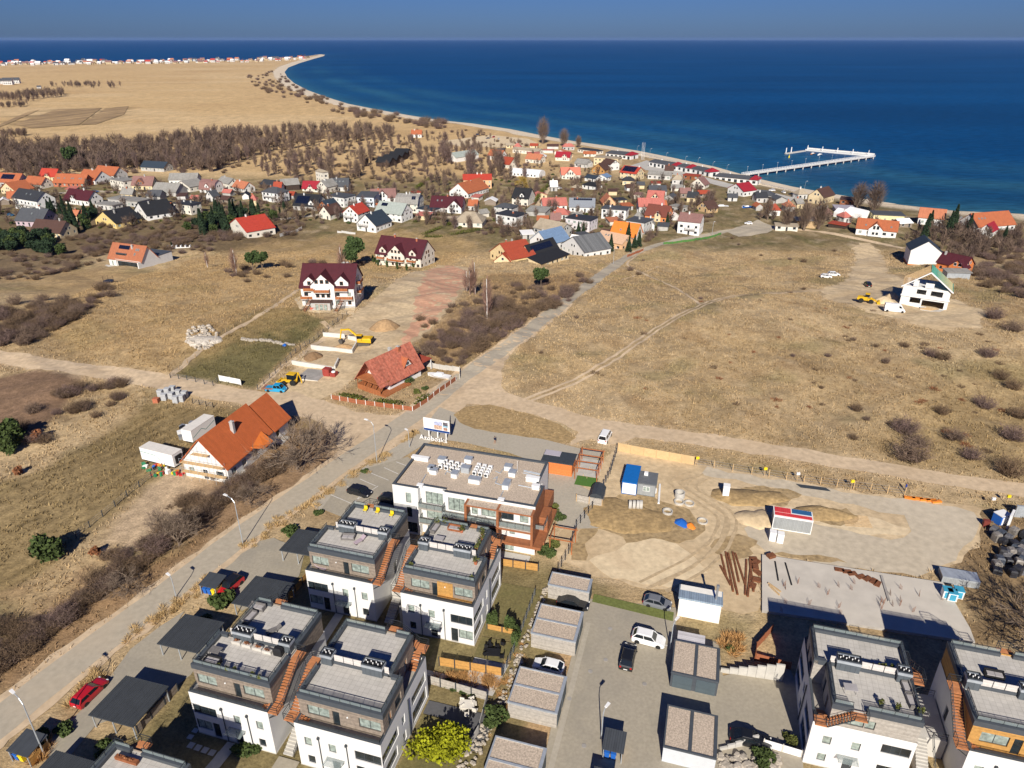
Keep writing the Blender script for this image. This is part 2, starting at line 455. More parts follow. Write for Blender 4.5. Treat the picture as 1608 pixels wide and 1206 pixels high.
DRIVES=[drive([(60,1180),(150,1095),(205,1020),(250,985),(290,960),(262,1005),(350,985),(300,1060),(250,1100),(150,1140),(100,1200)]),
    drive([(335,905),(400,852),(430,845),(440,850),(480,862),(470,905),(440,930),(380,960),(350,935)])]
PLOUGH=px2w([(-40,600),(60,580),(130,590),(100,640),(60,680),(-60,720)])
MOWN=px2w([(-80,800),(60,740),(200,660),(240,630),(310,640),(400,640),(300,715),(200,790),(130,850),(60,900),(-80,960)])
LAWN1=px2w([(268,590),(345,520),(400,488),(470,482),(510,505),(470,540),(400,610),(330,604)])
BEACH=ribbon([(x-7*.8,y-7*.6) for x,y in SHORE[3:29]],22,60)
VILROAD=px2w(smooth([(60,305),(160,301),(230,304),(330,308),(400,300)],4))
VR1=ribbon(VILROAD,5)

# ------------------------------------------------------------------ terrain sheet
def axis(a,b,d,lo,hi,g):
 xs=list(np.arange(a,b+1e-6,d))
 s=d; x=a; left=[]
 while x>lo: s *= g; x-=s; left.append(x)
 s=d; x=b; right=[]
 while x<hi: s *= g; x+=s; right.append(x)
 return np.array(left[::-1]+xs+right)
gx=axis(-150,200,1.3,-9000,1300,1.055)
gy=np.concatenate([axis(36,330,1.3,5,331,1.2)[:-1],axis(331,560,2.6,331,6500,1.035)])
GX,GY=np.meshgrid(gx,gy)
fx,fy=GX.ravel(),GY.ravel()
SHD=sdist(LAND,fx,fy)
fz=hgt(fx,fy,SHD)
def fbm(x,y,s,seed=0):
 v=np.zeros_like(x); a=1.0; t=0
 rs=np.random.RandomState(seed)
 for o in range(4):
  for k in range(3):
   th=rs.rand()*6.28; ph=rs.rand()*6.28
   v+=a*np.sin((x*math.cos(th)+y*math.sin(th))*s*(2**o)*(1+.3*rs.rand())+ph+1.5*np.sin((y*math.cos(th)-x*math.sin(th))*s*(2**o)*.6+ph*2))
   t+=a
  a *= .55
 return v/t*1.8
def C(*c): return np.array(c)
col=np.tile(C(.375,.27,.145),(len(fx),1))
def blend(mask,c):
 global col
 col=col*(1-mask[:,None])+np.asarray(c)*mask[:,None]
n1=fbm(fx,fy,.05,1); n2=fbm(fx,fy,.22,2); n3=fbm(fx,fy,.7,3)
blend(np.clip(.45+n1*.8,0,1)*.75,(.45,.335,.195))
blend(np.clip(n2*1.2-.1,0,1)*.6,(.27,.18,.095)); blend(np.clip(fbm(fx,fy,.028,41)*1.3-.15,0,1)*.55,(.29,.205,.11)); blend(np.clip(fbm(fx,fy,.035,42)*1.3-.3,0,1)*.5,(.50,.385,.23))
blend(np.clip(n3*1.1-.1,0,1)*.6,(.48,.365,.22))
blend(np.clip(fbm(fx,fy,.12,5)*1.4-.45,0,.6),(.25,.205,.10))
gm=sstep(430,520,fy)*sstep(60,-60,fx-(fy-430)*.25)
blend(gm,(.535,.375,.19))
blend(gm*np.clip(fbm(fx,fy,.012,8)*1.2,0,1)*.6,(.44,.29,.14))
blend(gm*sstep(.2,.8,fbm(fx*.25,fy,.02,9))*.5,(.60,.45,.26))
# village floor: trodden olive and brown plots
vm=sstep(322,345,fy)*sstep(560,500,fy)*sstep(-500,-420,fx)*sstep(0,20,SHD)
blend(vm*.9,(.19,.145,.075)); blend(vm*np.clip(n2*1.5+.15,0,1)*.8,(.13,.115,.05)); blend(vm*np.clip(fbm(fx,fy,.35,31)*1.4-.3,0,1)*.7,(.37,.29,.19))
def zone(poly,c,a=1.0,soft=2.0,noise=1.2,only=None):
 x0,y0=np.min(poly,0)-8; x1,y1=np.max(poly,0)+8
 k=np.where((fx>x0) & (fx<x1) & (fy>y0) & (fy<y1))[0]
 s=sdist(np.array(poly),fx[k],fy[k])+noise*(n2[k]+n3[k])
 mk_=sstep(-soft,soft,s)*a
 col[k]=col[k]*(1-mk_[:,None])+np.asarray(c)*mk_[:,None]
zone(PLOUGH,(.21,.135,.085),1,.8,.4)
zone(MOWN,(.225,.165,.078),.85,1.5,.6)
kk=np.where(inside(MOWN,fx,fy))[0]; col[kk] *= (1+.16*np.sin((fx[kk]*.885-fy[kk]*.465)*2.1+1.2*n2[kk])+.08*n3[kk])[:,None]
zone(LAWN1,(.135,.12,.05),.9,1,.6)
zone(LOT_OR,(.46,.345,.225),.9,1.5,1)
zone(px2w([(-40,350),(130,340),(250,350),(480,340),(480,375),(360,395),(250,385),(150,400),(60,430),(-40,440)]),(.15,.105,.06),.75,5,4)
zone(px2w([(60,420),(230,430),(420,380),(600,360),(760,380),(700,420),(600,430),(440,520),(250,590),(100,560),(20,500)]),(.42,.285,.135),.55,8,4)
zone(px2w([(650,530),(720,470),(760,430),(900,430),(950,430),(860,500),(760,560),(700,590),(640,570)]),(.27,.175,.09),.7,4,3)
zone(px2w([(420,640),(560,680),(520,745),(350,860),(150,1010),(0,1110),(-60,1100),(120,900),(260,870)]),(.23,.14,.075),.8,3,2)
zone(px2w([(1380,700),(1520,560),(1700,560),(1700,760),(1500,750)]),(.28,.20,.09),.5,8,4)
zone([W(*p) for p in [(-60,20),(-60,82),(-24,90),(-8,84),(-9,40),(-12,20)]],(.185,.15,.07),.9,2,1)
zone([W(*p) for p in [(-16.5,36),(-14.5,62),(-12.0,82),(-8.5,82),(-10.5,60),(-13,36)]],(.40,.27,.15),.9,.6,.6)
for poly,hal in ((ROADP,1.6),(DIRT_L,2.2),(DIRT_R,2.0),(JUNC,2.0),(SITE1,2),(SITE2,2),(SANDR,3)):
 zone([tuple(p) for p in poly],(.52,.40,.26),.75,hal,.9)
zone(px2w([(1480,820),(1560,800),(1700,820),(1700,1010),(1540,1010),(1500,930)]),(.22,.15,.08),.9,2,2)
blend(sstep(28,10,SHD)*sstep(5500,5000,fy)*np.where(fx>-4000,1,0),(.60,.50,.37))
blend(sstep(1.5,-1,SHD),(.30,.26,.18))
# ploughed strips cut in the reeds
STRIPS=[]
for q in ([(-20,205),(40,178),(62,173),(20,192),(-20,208)],[(22,196),(90,172),(160,170),(125,196),(50,202)],[(128,196),(165,171),(202,167),(195,180),(150,196)]):
 pw=[Pz(a,b,1.3) for a,b in q]; STRIPS.append(pw)
 k=np.where(inside(pw,fx,fy))[0]
 st=.5+.5*np.sin((fx[k]*.75-fy[k]*.2)*.32)
 col[k]=col[k]*(.46+.3*st[:,None])
nv=len(fx)
me=bpy.data.meshes.new('ground')
me.vertices.add(nv)
me.vertices.foreach_set('co',np.stack([fx,fy,fz],1).ravel())
nx_,ny_=len(gx),len(gy)
ii=(np.arange(ny_-1)[:,None]*nx_+np.arange(nx_-1)[None]).ravel()
quads=np.stack([ii,ii+1,ii+nx_+1,ii+nx_],1)
me.loops.add(len(ii)*4); me.loops.foreach_set('vertex_index',quads.ravel())
me.polygons.add(len(ii)); me.polygons.foreach_set('loop_start',np.arange(len(ii))*4)
me.polygons.foreach_set('loop_total',np.full(len(ii),4)); me.polygons.foreach_set('use_smooth',np.ones(len(ii),bool))
ca=me.attributes.new('Col','FLOAT_COLOR','POINT')
ca.data.foreach_set('color',np.concatenate([np.clip(col,0,1),np.ones((nv,1))],1).ravel().astype(np.float32))
me.update()
def ground_mat(name='ground_cover'):
 m=bpy.data.materials.new(name); m.use_nodes=True; n=m.node_tree; b=n.nodes['Principled BSDF']
 b.inputs['Roughness'].default_value=.95; b.inputs['Specular IOR Level'].default_value=.1
 at=n.nodes.new('ShaderNodeAttribute'); at.attribute_name='Col'
 geo=n.nodes.new('ShaderNodeNewGeometry')
 last=at.outputs['Color']
 for sc,lo,hi,st in ((2.6,.68,1.34,(1,1,1)),(.55,.72,1.3,(1,1,1)),(.09,.82,1.18,(1,.5,1))):
  mp=n.nodes.new('ShaderNodeMapping'); mp.inputs['Scale'].default_value=st; links(n,geo.outputs['Position'],mp.inputs['Vector'])
  no=n.nodes.new('ShaderNodeTexNoise'); no.inputs['Scale'].default_value=sc; no.inputs['Detail'].default_value=6; no.inputs['Roughness'].default_value=.65
  links(n,mp.outputs[0],no.inputs['Vector'])
  mr=n.nodes.new('ShaderNodeMapRange'); mr.inputs[1].default_value=.3; mr.inputs[2].default_value=.7; mr.inputs[3].default_value=lo; mr.inputs[4].default_value=hi
  links(n,no.outputs[0],mr.inputs[0])
  mu=n.nodes.new('ShaderNodeMix'); mu.data_type='RGBA'; mu.blend_type='MULTIPLY'; mu.inputs[0].default_value=1
  links(n,last,mu.inputs[6]); links(n,mr.outputs[0],mu.inputs[7]); last=mu.outputs[2]
  if sc==2.6:
   bp=n.nodes.new('ShaderNodeBump'); bp.inputs['Strength'].default_value=.6; bp.inputs['Distance'].default_value=.25
   links(n,no.outputs[0],bp.inputs['Height']); links(n,bp.outputs[0],b.inputs['Normal'])
 links(n,last,b.inputs['Base Color'])
 return m
me.materials.append(ground_mat())
link('ground',me,kind='structure')

# ------------------------------------------------------------------ sea
sx=axis(-700,700,14,-42000,42000,1.12)
sy=axis(330,1300,14,100,42000,1.07)
SX,SY=np.meshgrid(sx,sy)
sfx,sfy=SX.ravel(),SY.ravel()
sds=-sdist(LAND,sfx,sfy)
me=bpy.data.meshes.new('sea')
me.from_pydata([(a,b,0.0) for a,b in zip(sfx,sfy)],[],[tuple(int(k) for k in q) for q in np.stack([(np.arange(len(sy)-1)[:,None]*len(sx)+np.arange(len(sx)-1)[None]).ravel()+o for o in (0,1,len(sx)+1,len(sx))],1)])
wob=14*fbm(sfx,sfy,.012,4)
brk=np.clip(.75+.7*fbm(sfx*.6,sfy,.011,21),.15,1.3)
shal=np.clip(np.exp(-np.maximum(sds,0)/34.)+.55*brk*np.exp(-((sds+wob-105)/28.)**2)+.26*brk*np.exp(-((sds+wob-200)/45.)**2),0,1)*np.clip(1-(sfy-1500)/2500,.25,1)
a=me.attributes.new('shal','FLOAT','POINT'); a.data.foreach_set('value',shal.astype(np.float32))
m=bpy.data.materials.new('sea_water'); m.use_nodes=True; n=m.node_tree; b=n.nodes['Principled BSDF']
at=n.nodes.new('ShaderNodeAttribute'); at.attribute_name='shal'
geo=n.nodes.new('ShaderNodeNewGeometry')
mx=n.nodes.new('ShaderNodeMix'); mx.data_type='RGBA'; mx.inputs[6].default_value=(.0004,.046,.138,1); mx.inputs[7].default_value=(.03,.125,.18,1)
links(n,at.outputs['Fac'],mx.inputs[0])
mp=n.nodes.new('ShaderNodeMapping'); mp.inputs['Scale'].default_value=(.35,1,1); mp.inputs['Rotation'].default_value=(0,0,rad(-25)); links(n,geo.outputs['Position'],mp.inputs['Vector'])
no=n.nodes.new('ShaderNodeTexNoise'); no.inputs['Scale'].default_value=.22; no.inputs['Detail'].default_value=5; links(n,mp.outputs[0],no.inputs['Vector'])
nb=n.nodes.new('ShaderNodeTexNoise'); nb.inputs['Scale'].default_value=.004; nb.inputs['Detail'].default_value=4; links(n,mp.outputs[0],nb.inputs['Vector'])
mr=n.nodes.new('ShaderNodeMapRange'); mr.inputs[1].default_value=.3; mr.inputs[2].default_value=.7; mr.inputs[3].default_value=.8; mr.inputs[4].default_value=1.2; links(n,nb.outputs[0],mr.inputs[0])
mu=n.nodes.new('ShaderNodeMix'); mu.data_type='RGBA'; mu.blend_type='MULTIPLY'; mu.inputs[0].default_value=1; links(n,mx.outputs[2],mu.inputs[6]); links(n,mr.outputs[0],mu.inputs[7])
mr3=n.nodes.new('ShaderNodeMapRange'); mr3.inputs[1].default_value=.3; mr3.inputs[2].default_value=.7; mr3.inputs[3].default_value=.68; mr3.inputs[4].default_value=1.36; links(n,no.outputs[0],mr3.inputs[0])
mu3=n.nodes.new('ShaderNodeMix'); mu3.data_type='RGBA'; mu3.blend_type='MULTIPLY'; mu3.inputs[0].default_value=1; links(n,mu.outputs[2],mu3.inputs[6]); links(n,mr3.outputs[0],mu3.inputs[7])
links(n,mu3.outputs[2],b.inputs['Base Color'])
bp=n.nodes.new('ShaderNodeBump'); bp.inputs['Strength'].default_value=.8; bp.inputs['Distance'].default_value=.9; links(n,no.outputs[0],bp.inputs['Height']); links(n,bp.outputs[0],b.inputs['Normal'])
b.inputs['Roughness'].default_value=.4; b.inputs['Specular IOR Level'].default_value=.05
me.materials.append(m)
link('sea',me,kind='structure')

# ------------------------------------------------------------------ roads,yards,bare earth
ASPH=mk('worn_asphalt',(.40,.35,.27),.95,.10,1.2,damt=.45,dark=(.47,.39,.285),dscale=.12,bump=.1,bscale=4)
PAVER=mk('grey_pavers',(.35,.31,.24),.9,.10,2.5,damt=.6,dark=(.27,.245,.20),dscale=.16,bump=.15,bscale=5)
PAVER2=mk('paved_street',(.39,.35,.28),.9,.09,2.5,damt=.4,dark=(.43,.38,.31),dscale=.10,bump=.15,bscale=5)
SAND=mk('bare_sand',(.55,.425,.265),.98,.20,.9,damt=.55,dark=(.40,.285,.16),dscale=.09,bump=.7,bscale=1.3,detail=7)
DIRT=mk('dirt_track',(.545,.42,.28),.98,.17,.8,damt=.5,dark=(.47,.345,.215),dscale=.11,bump=.5,bscale=1.6,detail=7)
SANDY=mk('pale_sand',(.64,.515,.335),.98,.16,.9,damt=.4,dark=(.50,.36,.22),dscale=.2,bump=.7,bscale=1.5)
REDS=mk('red_subsoil',(.56,.315,.20),.98,.16,.9,damt=.45,dark=(.56,.40,.26),dscale=.07,bump=.4,bscale=1.5)
CRUSH=mk('crushed_concrete',(.49,.42,.315),.98,.14,.8,damt=.5,dark=(.58,.51,.40),dscale=.07,bump=.4,bscale=2.5,detail=7)
BEACHM=mk('beach_sand',(.66,.56,.42),.98,.10,.3,damt=.3,dark=(.5,.4,.28),dscale=.05)
RUT=mk('wheel_ruts',(.46,.35,.215),.98,.2,1.2,bump=.5,bscale=2)
WEED=mk('weedy_ground',(.335,.24,.125),.98,.35,1.3,damt=.6,dark=(.42,.31,.175),dscale=.35,bump=.9,bscale=2.2,detail=8)
LAWN=mk('lawn',(.16,.135,.055),.95,.25,3,damt=.5,dark=(.11,.115,.04),dscale=.3,bump=.5,bscale=8)
TURF=mk('artificial_turf',(.07,.16,.03),.95,.15,6)
DRYG=mk('dry_grass_ground',(.36,.25,.12),.95,.3,1.5,damt=.6,dark=(.23,.16,.08),dscale=.25,bump=.8,bscale=2.5)
sheet('dirt_road',rough_edge(DIRT_L,2,.5,3),.07,DIRT)
sheet('dirt_road',rough_edge(JUNC,2,.6,4),.08,DIRT)
sheet('dirt_road',rough_edge(DIRT_R,2,.45,5),.09,DIRT)
sheet('road_verge',rough_edge(VERGE,1.6,.35,6),.10,DIRT)
sheet('road',rough_edge(ROADP,2,.10,7),.115,ASPH)
sheet('paved_street',BRANCH,.125,PAVER2)
sheet('car_park',CARPK,.135,PAVER)
sheet('grass_island',rough_edge(ISLAND,1.2,.15,8),.16,DRYG)
sheet('construction_ground',rough_edge(SITE1,2,.6,9),.06,SAND)
sheet('construction_yard',rough_edge(YARD,2,.5,10),.075,CRUSH)
sheet('sand_patch',rough_edge(MOUND,1.5,.4,11),.09,SANDY)
sheet('sand_patch',rough_edge(SANDPIT,1.5,.4,12),.09,SANDY)
sheet('construction_ground',rough_edge(SITE2,2,.6,13),.06,SAND)
for k_,pl in enumerate(([(955,785),(990,770),(1040,790),(1085,800),(1105,825),(1090,850),(1040,848),(985,852),(945,830)],[(1125,850),(1160,838),(1190,850),(1185,872),(1150,880),(1125,870)],[(1130,770),(1200,762),(1260,778),(1225,795),(1170,792),(1140,785)],[(1215,868),(1270,872),(1330,884),(1290,882),(1240,880)],[(905,850),(930,800),(942,812),(920,880),(898,880)],[(1290,802),(1330,798),(1345,812),(1320,828),(1290,820)])): sheet('weedy_patch',rough_edge(px2w(pl),1.2,.7,30+k_),.095,WEED)
for k_,(tr,o_) in enumerate((t_,o_) for t_ in ([(1090,745),(1060,760),(1105,790),(1135,815),(1125,850),(1080,885),(1010,920)],[(1110,748),(1085,765),(1120,790),(1148,815),(1135,858),(1095,895),(1040,925)]) for o_ in (-.85,.85)):
 t=px2w(smooth(tr,5)); c=ribbon(t,abs(o_)*2); n_=len(t); sheet('wheel_track',rough_edge(ribbon(c[:n_] if o_<0 else c[n_:][::-1],.5),1.2,.12,k_),.11+.004*k_,RUT)
sheet('red_soil',rough_edge(REDSOIL,1.5,1.0,14),.075,REDS)
sheet('construction_ground',rough_edge(SANDR,2,1.2,15),.07,SAND)
sheet('beach',rough_edge(BEACH,12,3,16),.12,BEACHM,grid=12)
for pw in STRIPS: sheet('ploughed_strip',pw,.4,mk('ploughed_reeds',(.33,.225,.115),.98,.2,.05,stripes=(9.0,.25),sdir=(.97,-.24,0)),grid=0)
sheet('village_road',VR1,.09,ASPH)
sheet('paved_yard',PAVE_N,.09,PAVER)
for i,d in enumerate(DRIVES): sheet('driveway',d,.085,PAVER)
for o in (-.8,.8):
 t=px2w(smooth([(826,629),(900,600),(960,565),(1040,512),(1090,485),(1150,466),(1250,458),(1300,455)],5))
 c=ribbon(t,abs(o)*2)
 n_=len(t)
 edge=c[:n_] if o<0 else c[n_:][::-1]
 sheet('wheel_track',rough_edge(ribbon(edge,.75),1.5,.12,int(o*10)),.06,DIRT)
sheet('footpath',rough_edge(ribbon(px2w(smooth([(1000,402),(985,416),(1015,432),(1060,452),(1100,478)],5)),1.0),1.5,.2,3),.06,DIRT)
sheet('footpath',rough_edge(ribbon(px2w(smooth([(975,440),(1010,428),(1035,418)],5)),.9),1.5,.2,3),.055,DIRT)
for pth in ([(268,590),(330,540),(400,500),(470,455),(500,430)],[(405,612),(440,580),(490,545),(520,520),(505,505)]):
 sheet('wheel_track',rough_edge(ribbon(px2w(smooth(pth,5)),1.6),1.5,.3,9),.065,DIRT)
sheet('forecourt',px2w([(462,470),(480,462),(560,478),(556,495),(500,492),(470,485)]),.07,SANDY)
# ------------------------------------------------------------------ windows,doors
WC={}
KIND=dict(d=(FRAMED,GLASS,1),c=(FRAMED,GLASSC,1),w=(FRAME,GLASS,1),b=(FRAMEB,GLASS,1),B=(FRAMEB,GLASSC,1),C=(FRAME,GLASSC,1))
def win_mesh(wd,h,k,mull):
 key=(round(wd,2),round(h,2),k,mull)
 if key not in WC:
  fm,gm,_=KIND[k]
  b=MB(); t=.06 if h<2.5 else .07
  b.box(0,wd,-.03,.02,0,t); b.box(0,wd,-.03,.02,h-t,h); b.box(0,t,-.03,.02,t,h-t); b.box(wd-t,wd,-.03,.02,t,h-t)
  for i in range(1,mull):
   x=wd*i/mull
   b.box(x-.035,x+.035,-.028,.02,t,h-t)
  b.box(t*.5,wd-t*.5,0,.03,t*.5,h-t*.5,1)
  WC[key]=b.mesh('window',[fm,gm])
 return WC[key]
def opening(parent,p0,p1,hole,kind='w',dep=.14,name=None,z_off=0):
 dx,dy=p1[0]-p0[0],p1[1]-p0[1]
 L=math.hypot(dx,dy); ux,uy=dx/L,dy/L
 s0,s1,h0,h1=hole
 mull=max(1,int(round((s1-s0)/1.1)))
 ox,oy=p0[0]+ux*s0-uy*(dep-.03),p0[1]+uy*s0+ux*(dep-.03)
 nm=name or ('door' if kind in 'xyz' else 'window')
 if kind in 'xyz':
  key=('door',round(s1-s0,2),round(h1-h0,2),kind)
  if key not in WC:
   b=MB(); wd,h=s1-s0,h1-h0
   b.box(0,wd,-.02,.04,0,h); b.box(.1,wd-.1,-.035,-.02,.15,h*.45,0); b.box(.1,wd-.1,-.035,-.02,h*.52,h-.12,1)
   b.box(wd-.16,wd-.1,-.08,-.035,h*.45,h*.5,2)
   WC[key]=b.mesh('door',[{'x': FRAMED,'y': FRAMEB,'z': FRAME}[kind],GLASS,GALV])
  me=WC[key]
 else:
  me=win_mesh(s1-s0,h1-h0,kind,mull)
 return link(nm,me,parent,(ox,oy,h0),math.atan2(dy,dx))
def facade(b,parent,p0,p1,z0,z1,ops=(),m=0,dep=.14):
 """ops: (s0,s1,h0,h1,kind); wall with real openings plus their windows and doors"""
 b.wall(p0,p1,z0,z1,[o[:4] for o in ops],m,dep)
 for o in ops: opening(parent,p0,p1,o[:4],o[4],dep)

def deck_mat(name,c,size=.62):
 m=mk(name,c,.9,.07,1.5,damt=.3,dark=[q*.86 for q in c],dscale=.5)
 n=m.node_tree; b=n.nodes['Principled BSDF']
 src=b.inputs['Base Color'].links[0].from_socket
 tc=n.nodes.new('ShaderNodeTexCoord'); br=n.nodes.new('ShaderNodeTexBrick')
 br.offset=0; br.inputs['Scale'].default_value=1.0
 for k,v in (('Brick Width',size),('Row Height',size),('Mortar Size',.018),('Mortar Smooth',.3)): br.inputs[k].default_value=v
 br.inputs['Color1'].default_value=(1,1,1,1); br.inputs['Color2'].default_value=(.9,.9,.9,1); br.inputs['Mortar'].default_value=(.62,.61,.6,1)
 links(n,tc.outputs['Object'],br.inputs['Vector'])
 mu=n.nodes.new('ShaderNodeMix'); mu.data_type='RGBA'; mu.blend_type='MULTIPLY'; mu.inputs[0].default_value=1
 links(n,src,mu.inputs[6]); links(n,br.outputs[0],mu.inputs[7]); links(n,mu.outputs[2],b.inputs['Base Color'])
 return m
DECK=deck_mat('deck_slabs',(.50,.475,.435))
SCREEN=mk('pale_screen_slats',(.58,.55,.52),.8,.08,3,stripes=(.16,.08),sdir=(0,0,1))
BOXP=mk('anthracite_panel',(.085,.10,.115),.6,.06,2,stripes=(.55,.04),sdir=(1,0,0))
RAILM=mk('railing_steel',(.05,.058,.066),.45,.1,metal=.3)

def railing(parent,pts,z,h=1.0,glassy=False,name='railing',base=None):
 b=MB()
 for a,c in zip(pts,pts[1:]):
  za=a[2] if len(a)>2 else z; zc=c[2] if len(c)>2 else z
  L=math.hypot(c[0]-a[0],c[1]-a[1])
  k=max(1,int(round(L/1.3)))
  for i in range(k+1):
   t=i/k
   x,y,q=a[0]+(c[0]-a[0])*t,a[1]+(c[1]-a[1])*t,za+(zc-za)*t
   b.tube((x,y,q),(x,y,q+h),.032,n=4)
  b.tube((a[0],a[1],za+h),(c[0],c[1],zc+h),.04,n=4)
  if glassy:
   dx,dy=(c[0]-a[0])/(L+1e-6),(c[1]-a[1])/(L+1e-6)
   o=.012
   P4=[(a[0]-dy*o,a[1]+dx*o),(a[0]+dy*o,a[1]-dx*o),(c[0]+dy*o,c[1]-dx*o),(c[0]-dy*o,c[1]+dx*o)]
   zz=[za,za,zc,zc]
   b.hexa([(p[0],p[1],q+.12) for p,q in zip(P4,zz)]+[(p[0],p[1],q+h-.12) for p,q in zip(P4,zz)],1)
  else:
   for f in (.3,.62):
    b.tube((a[0],a[1],za+h*f),(c[0],c[1],zc+h*f),.022,n=4)
 return b.obj(name,[RAILM,GLASSG],parent)
def flight(parent,p0,p1,z0,z1,wd,n,mat,name='stair',solid=False):
 """straight stair from p0 (low) to p1 (high), treads across the walk"""
 b=MB()
 dx,dy=p1[0]-p0[0],p1[1]-p0[1]
 L=math.hypot(dx,dy); ux,uy=dx/L,dy/L
 for i in range(n):
  a,c=L*i/n,L*(i+1)/n
  zt=z0+(z1-z0)*(i+1)/n
  zb=z0-.02 if solid else zt-.06
  q=[]
  for t,sgn in ((a,1),(a,-1),(c,-1),(c,1)):
   q.append((p0[0]+ux*t-uy*wd/2*sgn,p0[1]+uy*t+ux*wd/2*sgn))
  b.prism(q,zb,zt)
 if not solid:
  for sgn in (-1,1):
   ox,oy=-uy*wd/2*sgn,ux*wd/2*sgn
   b.tube((p0[0]+ox,p0[1]+oy,z0),(p1[0]+ox,p1[1]+oy,z1),.09,n=4,m=1)
 return b.obj(name,[mat,RAILM],parent)

def duplex(u0,v0,label,mirror=False,flip=False,panel=False,style=0):
 """white two-storey block with a board-clad third storey and two roof terraces (10.5 x 12.7 m)"""
 Wd,Dp,T,RZ=10.5,12.7,6.3,9.55
 base=6.9
 if flip:
  x,y=W(u0+Wd,v0+Dp); t=thing('terrace_house',label,'house',(x,y,20),TH+math.pi,'white terrace houses of the estate')
 else:
  x,y=W(u0,v0); t=thing('terrace_house',label,'house',(x,y,20),TH,'white terrace houses of the estate')
 X=(lambda a: Wd-a) if mirror else (lambda a: a)
 def F(b,p0,p1,z0,z1,ops=(),m=0):
  if mirror:
   L=math.hypot(p1[0]-p0[0],p1[1]-p0[1])
   p0,p1=(X(p1[0]),p1[1]),(X(p0[0]),p0[1])
   ops=[(L-o[1],L-o[0])+tuple(o[2:]) for o in ops]
  facade(b,t,p0,p1,z0,z1,ops,m,.18)
 cu='c' if style % 2 else 'd'
 b=MB()
 F(b,(0,0),(Wd,0),0,base,[(1.0,1.9,3.6,4.95,'c'),(1.1,2.0,.7,2.0,'d'),(4.0,4.9,3.5,4.85,'c'),(4.2,5.2,.05,2.2,'x'),(7.2,Wd-.02,3.45,4.95,cu),(7.2,8.2,.1,2.5,'d'),(8.3,Wd-.02,.9,2.5,'c')])
 F(b,(Wd,0),(Wd,Dp),0,base,[(.02,4.2,3.45,4.95,'d'),(.02,3.6,.9,2.5,'d'),(5.2,6.0,3.5,4.9,'c'),(5.2,6.0,.8,2.2,'d'),(8.0,12.2,3.45,4.95,'d'),(8.0,12.2,.5,2.5,'d')])
 F(b,(Wd,Dp),(0,Dp),0,base,[(.25,3.3,4.35,5.7,'d'),(.3,3.2,.2,2.4,'d'),(4.6,5.6,.05,2.2,'x'),(5.4,6.3,3.7,4.9,'c'),(8.3,9.2,3.6,4.8,'c'),(8.3,9.2,.8,2.0,'c')] if not flip else
   [(7.3,10.2,4.35,5.7,'d'),(7.4,10.2,.2,2.4,'d'),(4.4,5.3,3.7,4.95,'c'),(1.4,2.3,3.7,4.95,'c'),(4.0,5.0,.05,2.2,'x'),(1.3,2.2,.9,2.1,'c')])
 F(b,(0,Dp),(0,0),0,base,[(5.0,6.0,3.0,5.1,'x')])
 # terrace parapet copings and inner faces
 b.box(X(0),X(Wd),.25,.3,T,base); b.box(X(.0),X(Wd),.0,.3,base,base+.05,1)
 b.box(X(Wd-.25),X(Wd-.3),.3,Dp,T,base); b.box(X(Wd-.3),X(Wd),.3,Dp,base,base+.05,1)
 b.box(X(9.0),X(Wd-.3),Dp-.3,Dp-.25,T,base); b.box(X(9.0),X(Wd-.3),Dp-.3,Dp,base,base+.05,1)
 b.box(X(0),X(.3),.3,1.2,base,base+.05,1); b.box(X(.25),X(.3),.3,1.2,T,base)
 b.obj('wall',[WHITE,ANTHL],t)
 d=MB(); d.box(X(.3),X(Wd-.3),.3,1.3,T-.1,T); d.box(X(9.0),X(Wd-.3),6.6,Dp-.3,T-.1,T)
 d.obj('terrace_floor',WOODL,t)
 # clad storey
 clad=[WOODG,WOODL,WOODG,WOODY][style if style<4 else 0]
 b=MB()
 F(b,(.1,1.3),(Wd-.15,1.3),T,RZ+.25,[(1.0,3.7,7.15,8.6,'c'),(4.1,4.95,T+.05,8.6,'d'),(7.3,9.9,7.15,8.6,'c')])
 F(b,(Wd-.15,1.3),(Wd-.15,6.6),T,RZ+.25,[(1.2,2.0,T+.3,8.6,'B'),(3.0,4.6,7.1,8.6,'d')])
 F(b,(Wd-.15,6.6),(9.0,6.6),T,RZ+.25)
 F(b,(9.0,6.6),(9.0,Dp-.05),T,RZ+.25,[(.8,1.7,T+.05,8.6,'d'),(3.2,4.0,T+.05,8.5,'B')])
 F(b,(9.0,Dp-.05),(.1,Dp-.05),T if flip else base+.05,RZ+.25,[(1.0,1.8,7.2,8.5,'c'),(5.5,8.2,7.2,8.5,'c')] if not flip else [(.9,3.5,7.35,8.55,'c'),(3.6,4.6,7.35,8.55,'c')])
 F(b,(.1,Dp-.05),(.1,1.3),T,RZ+.25)
 b.obj('upper_wall',[clad],t)
 if panel:
  b=MB(); b.box(X(4.97),X(7.2),1.235,1.3,T+.05,RZ-.55); b.box(X(5.0),X(9.95),.92,1.235,T+.02,T+.42); b.obj('wall_panel',WOODY,t)
 # parapets of the roof terraces
 b=MB(); z0,z1=RZ+.02,RZ+.48
 def par(x0,x1,y0,y1): b.box(X(x0),X(x1),y0,y1,z0-.25,z1)
 par(.02,Wd-.07,1.22,1.72); par(.02,.5,1.72,5.4); par(Wd-.57,Wd-.07,1.72,6.6); par(9.08,Wd-.57,6.2,6.66)
 par(.02,.5,6.9,Dp-.45); par(8.58,9.08,6.66,Dp-.45)
 par(.02,5.6,Dp-.45,Dp+.02); par(6.9,9.08,Dp-.45,Dp+.02); par(.5,8.58,6.45,6.72)
 b.obj('parapet',[ANTHL],t)
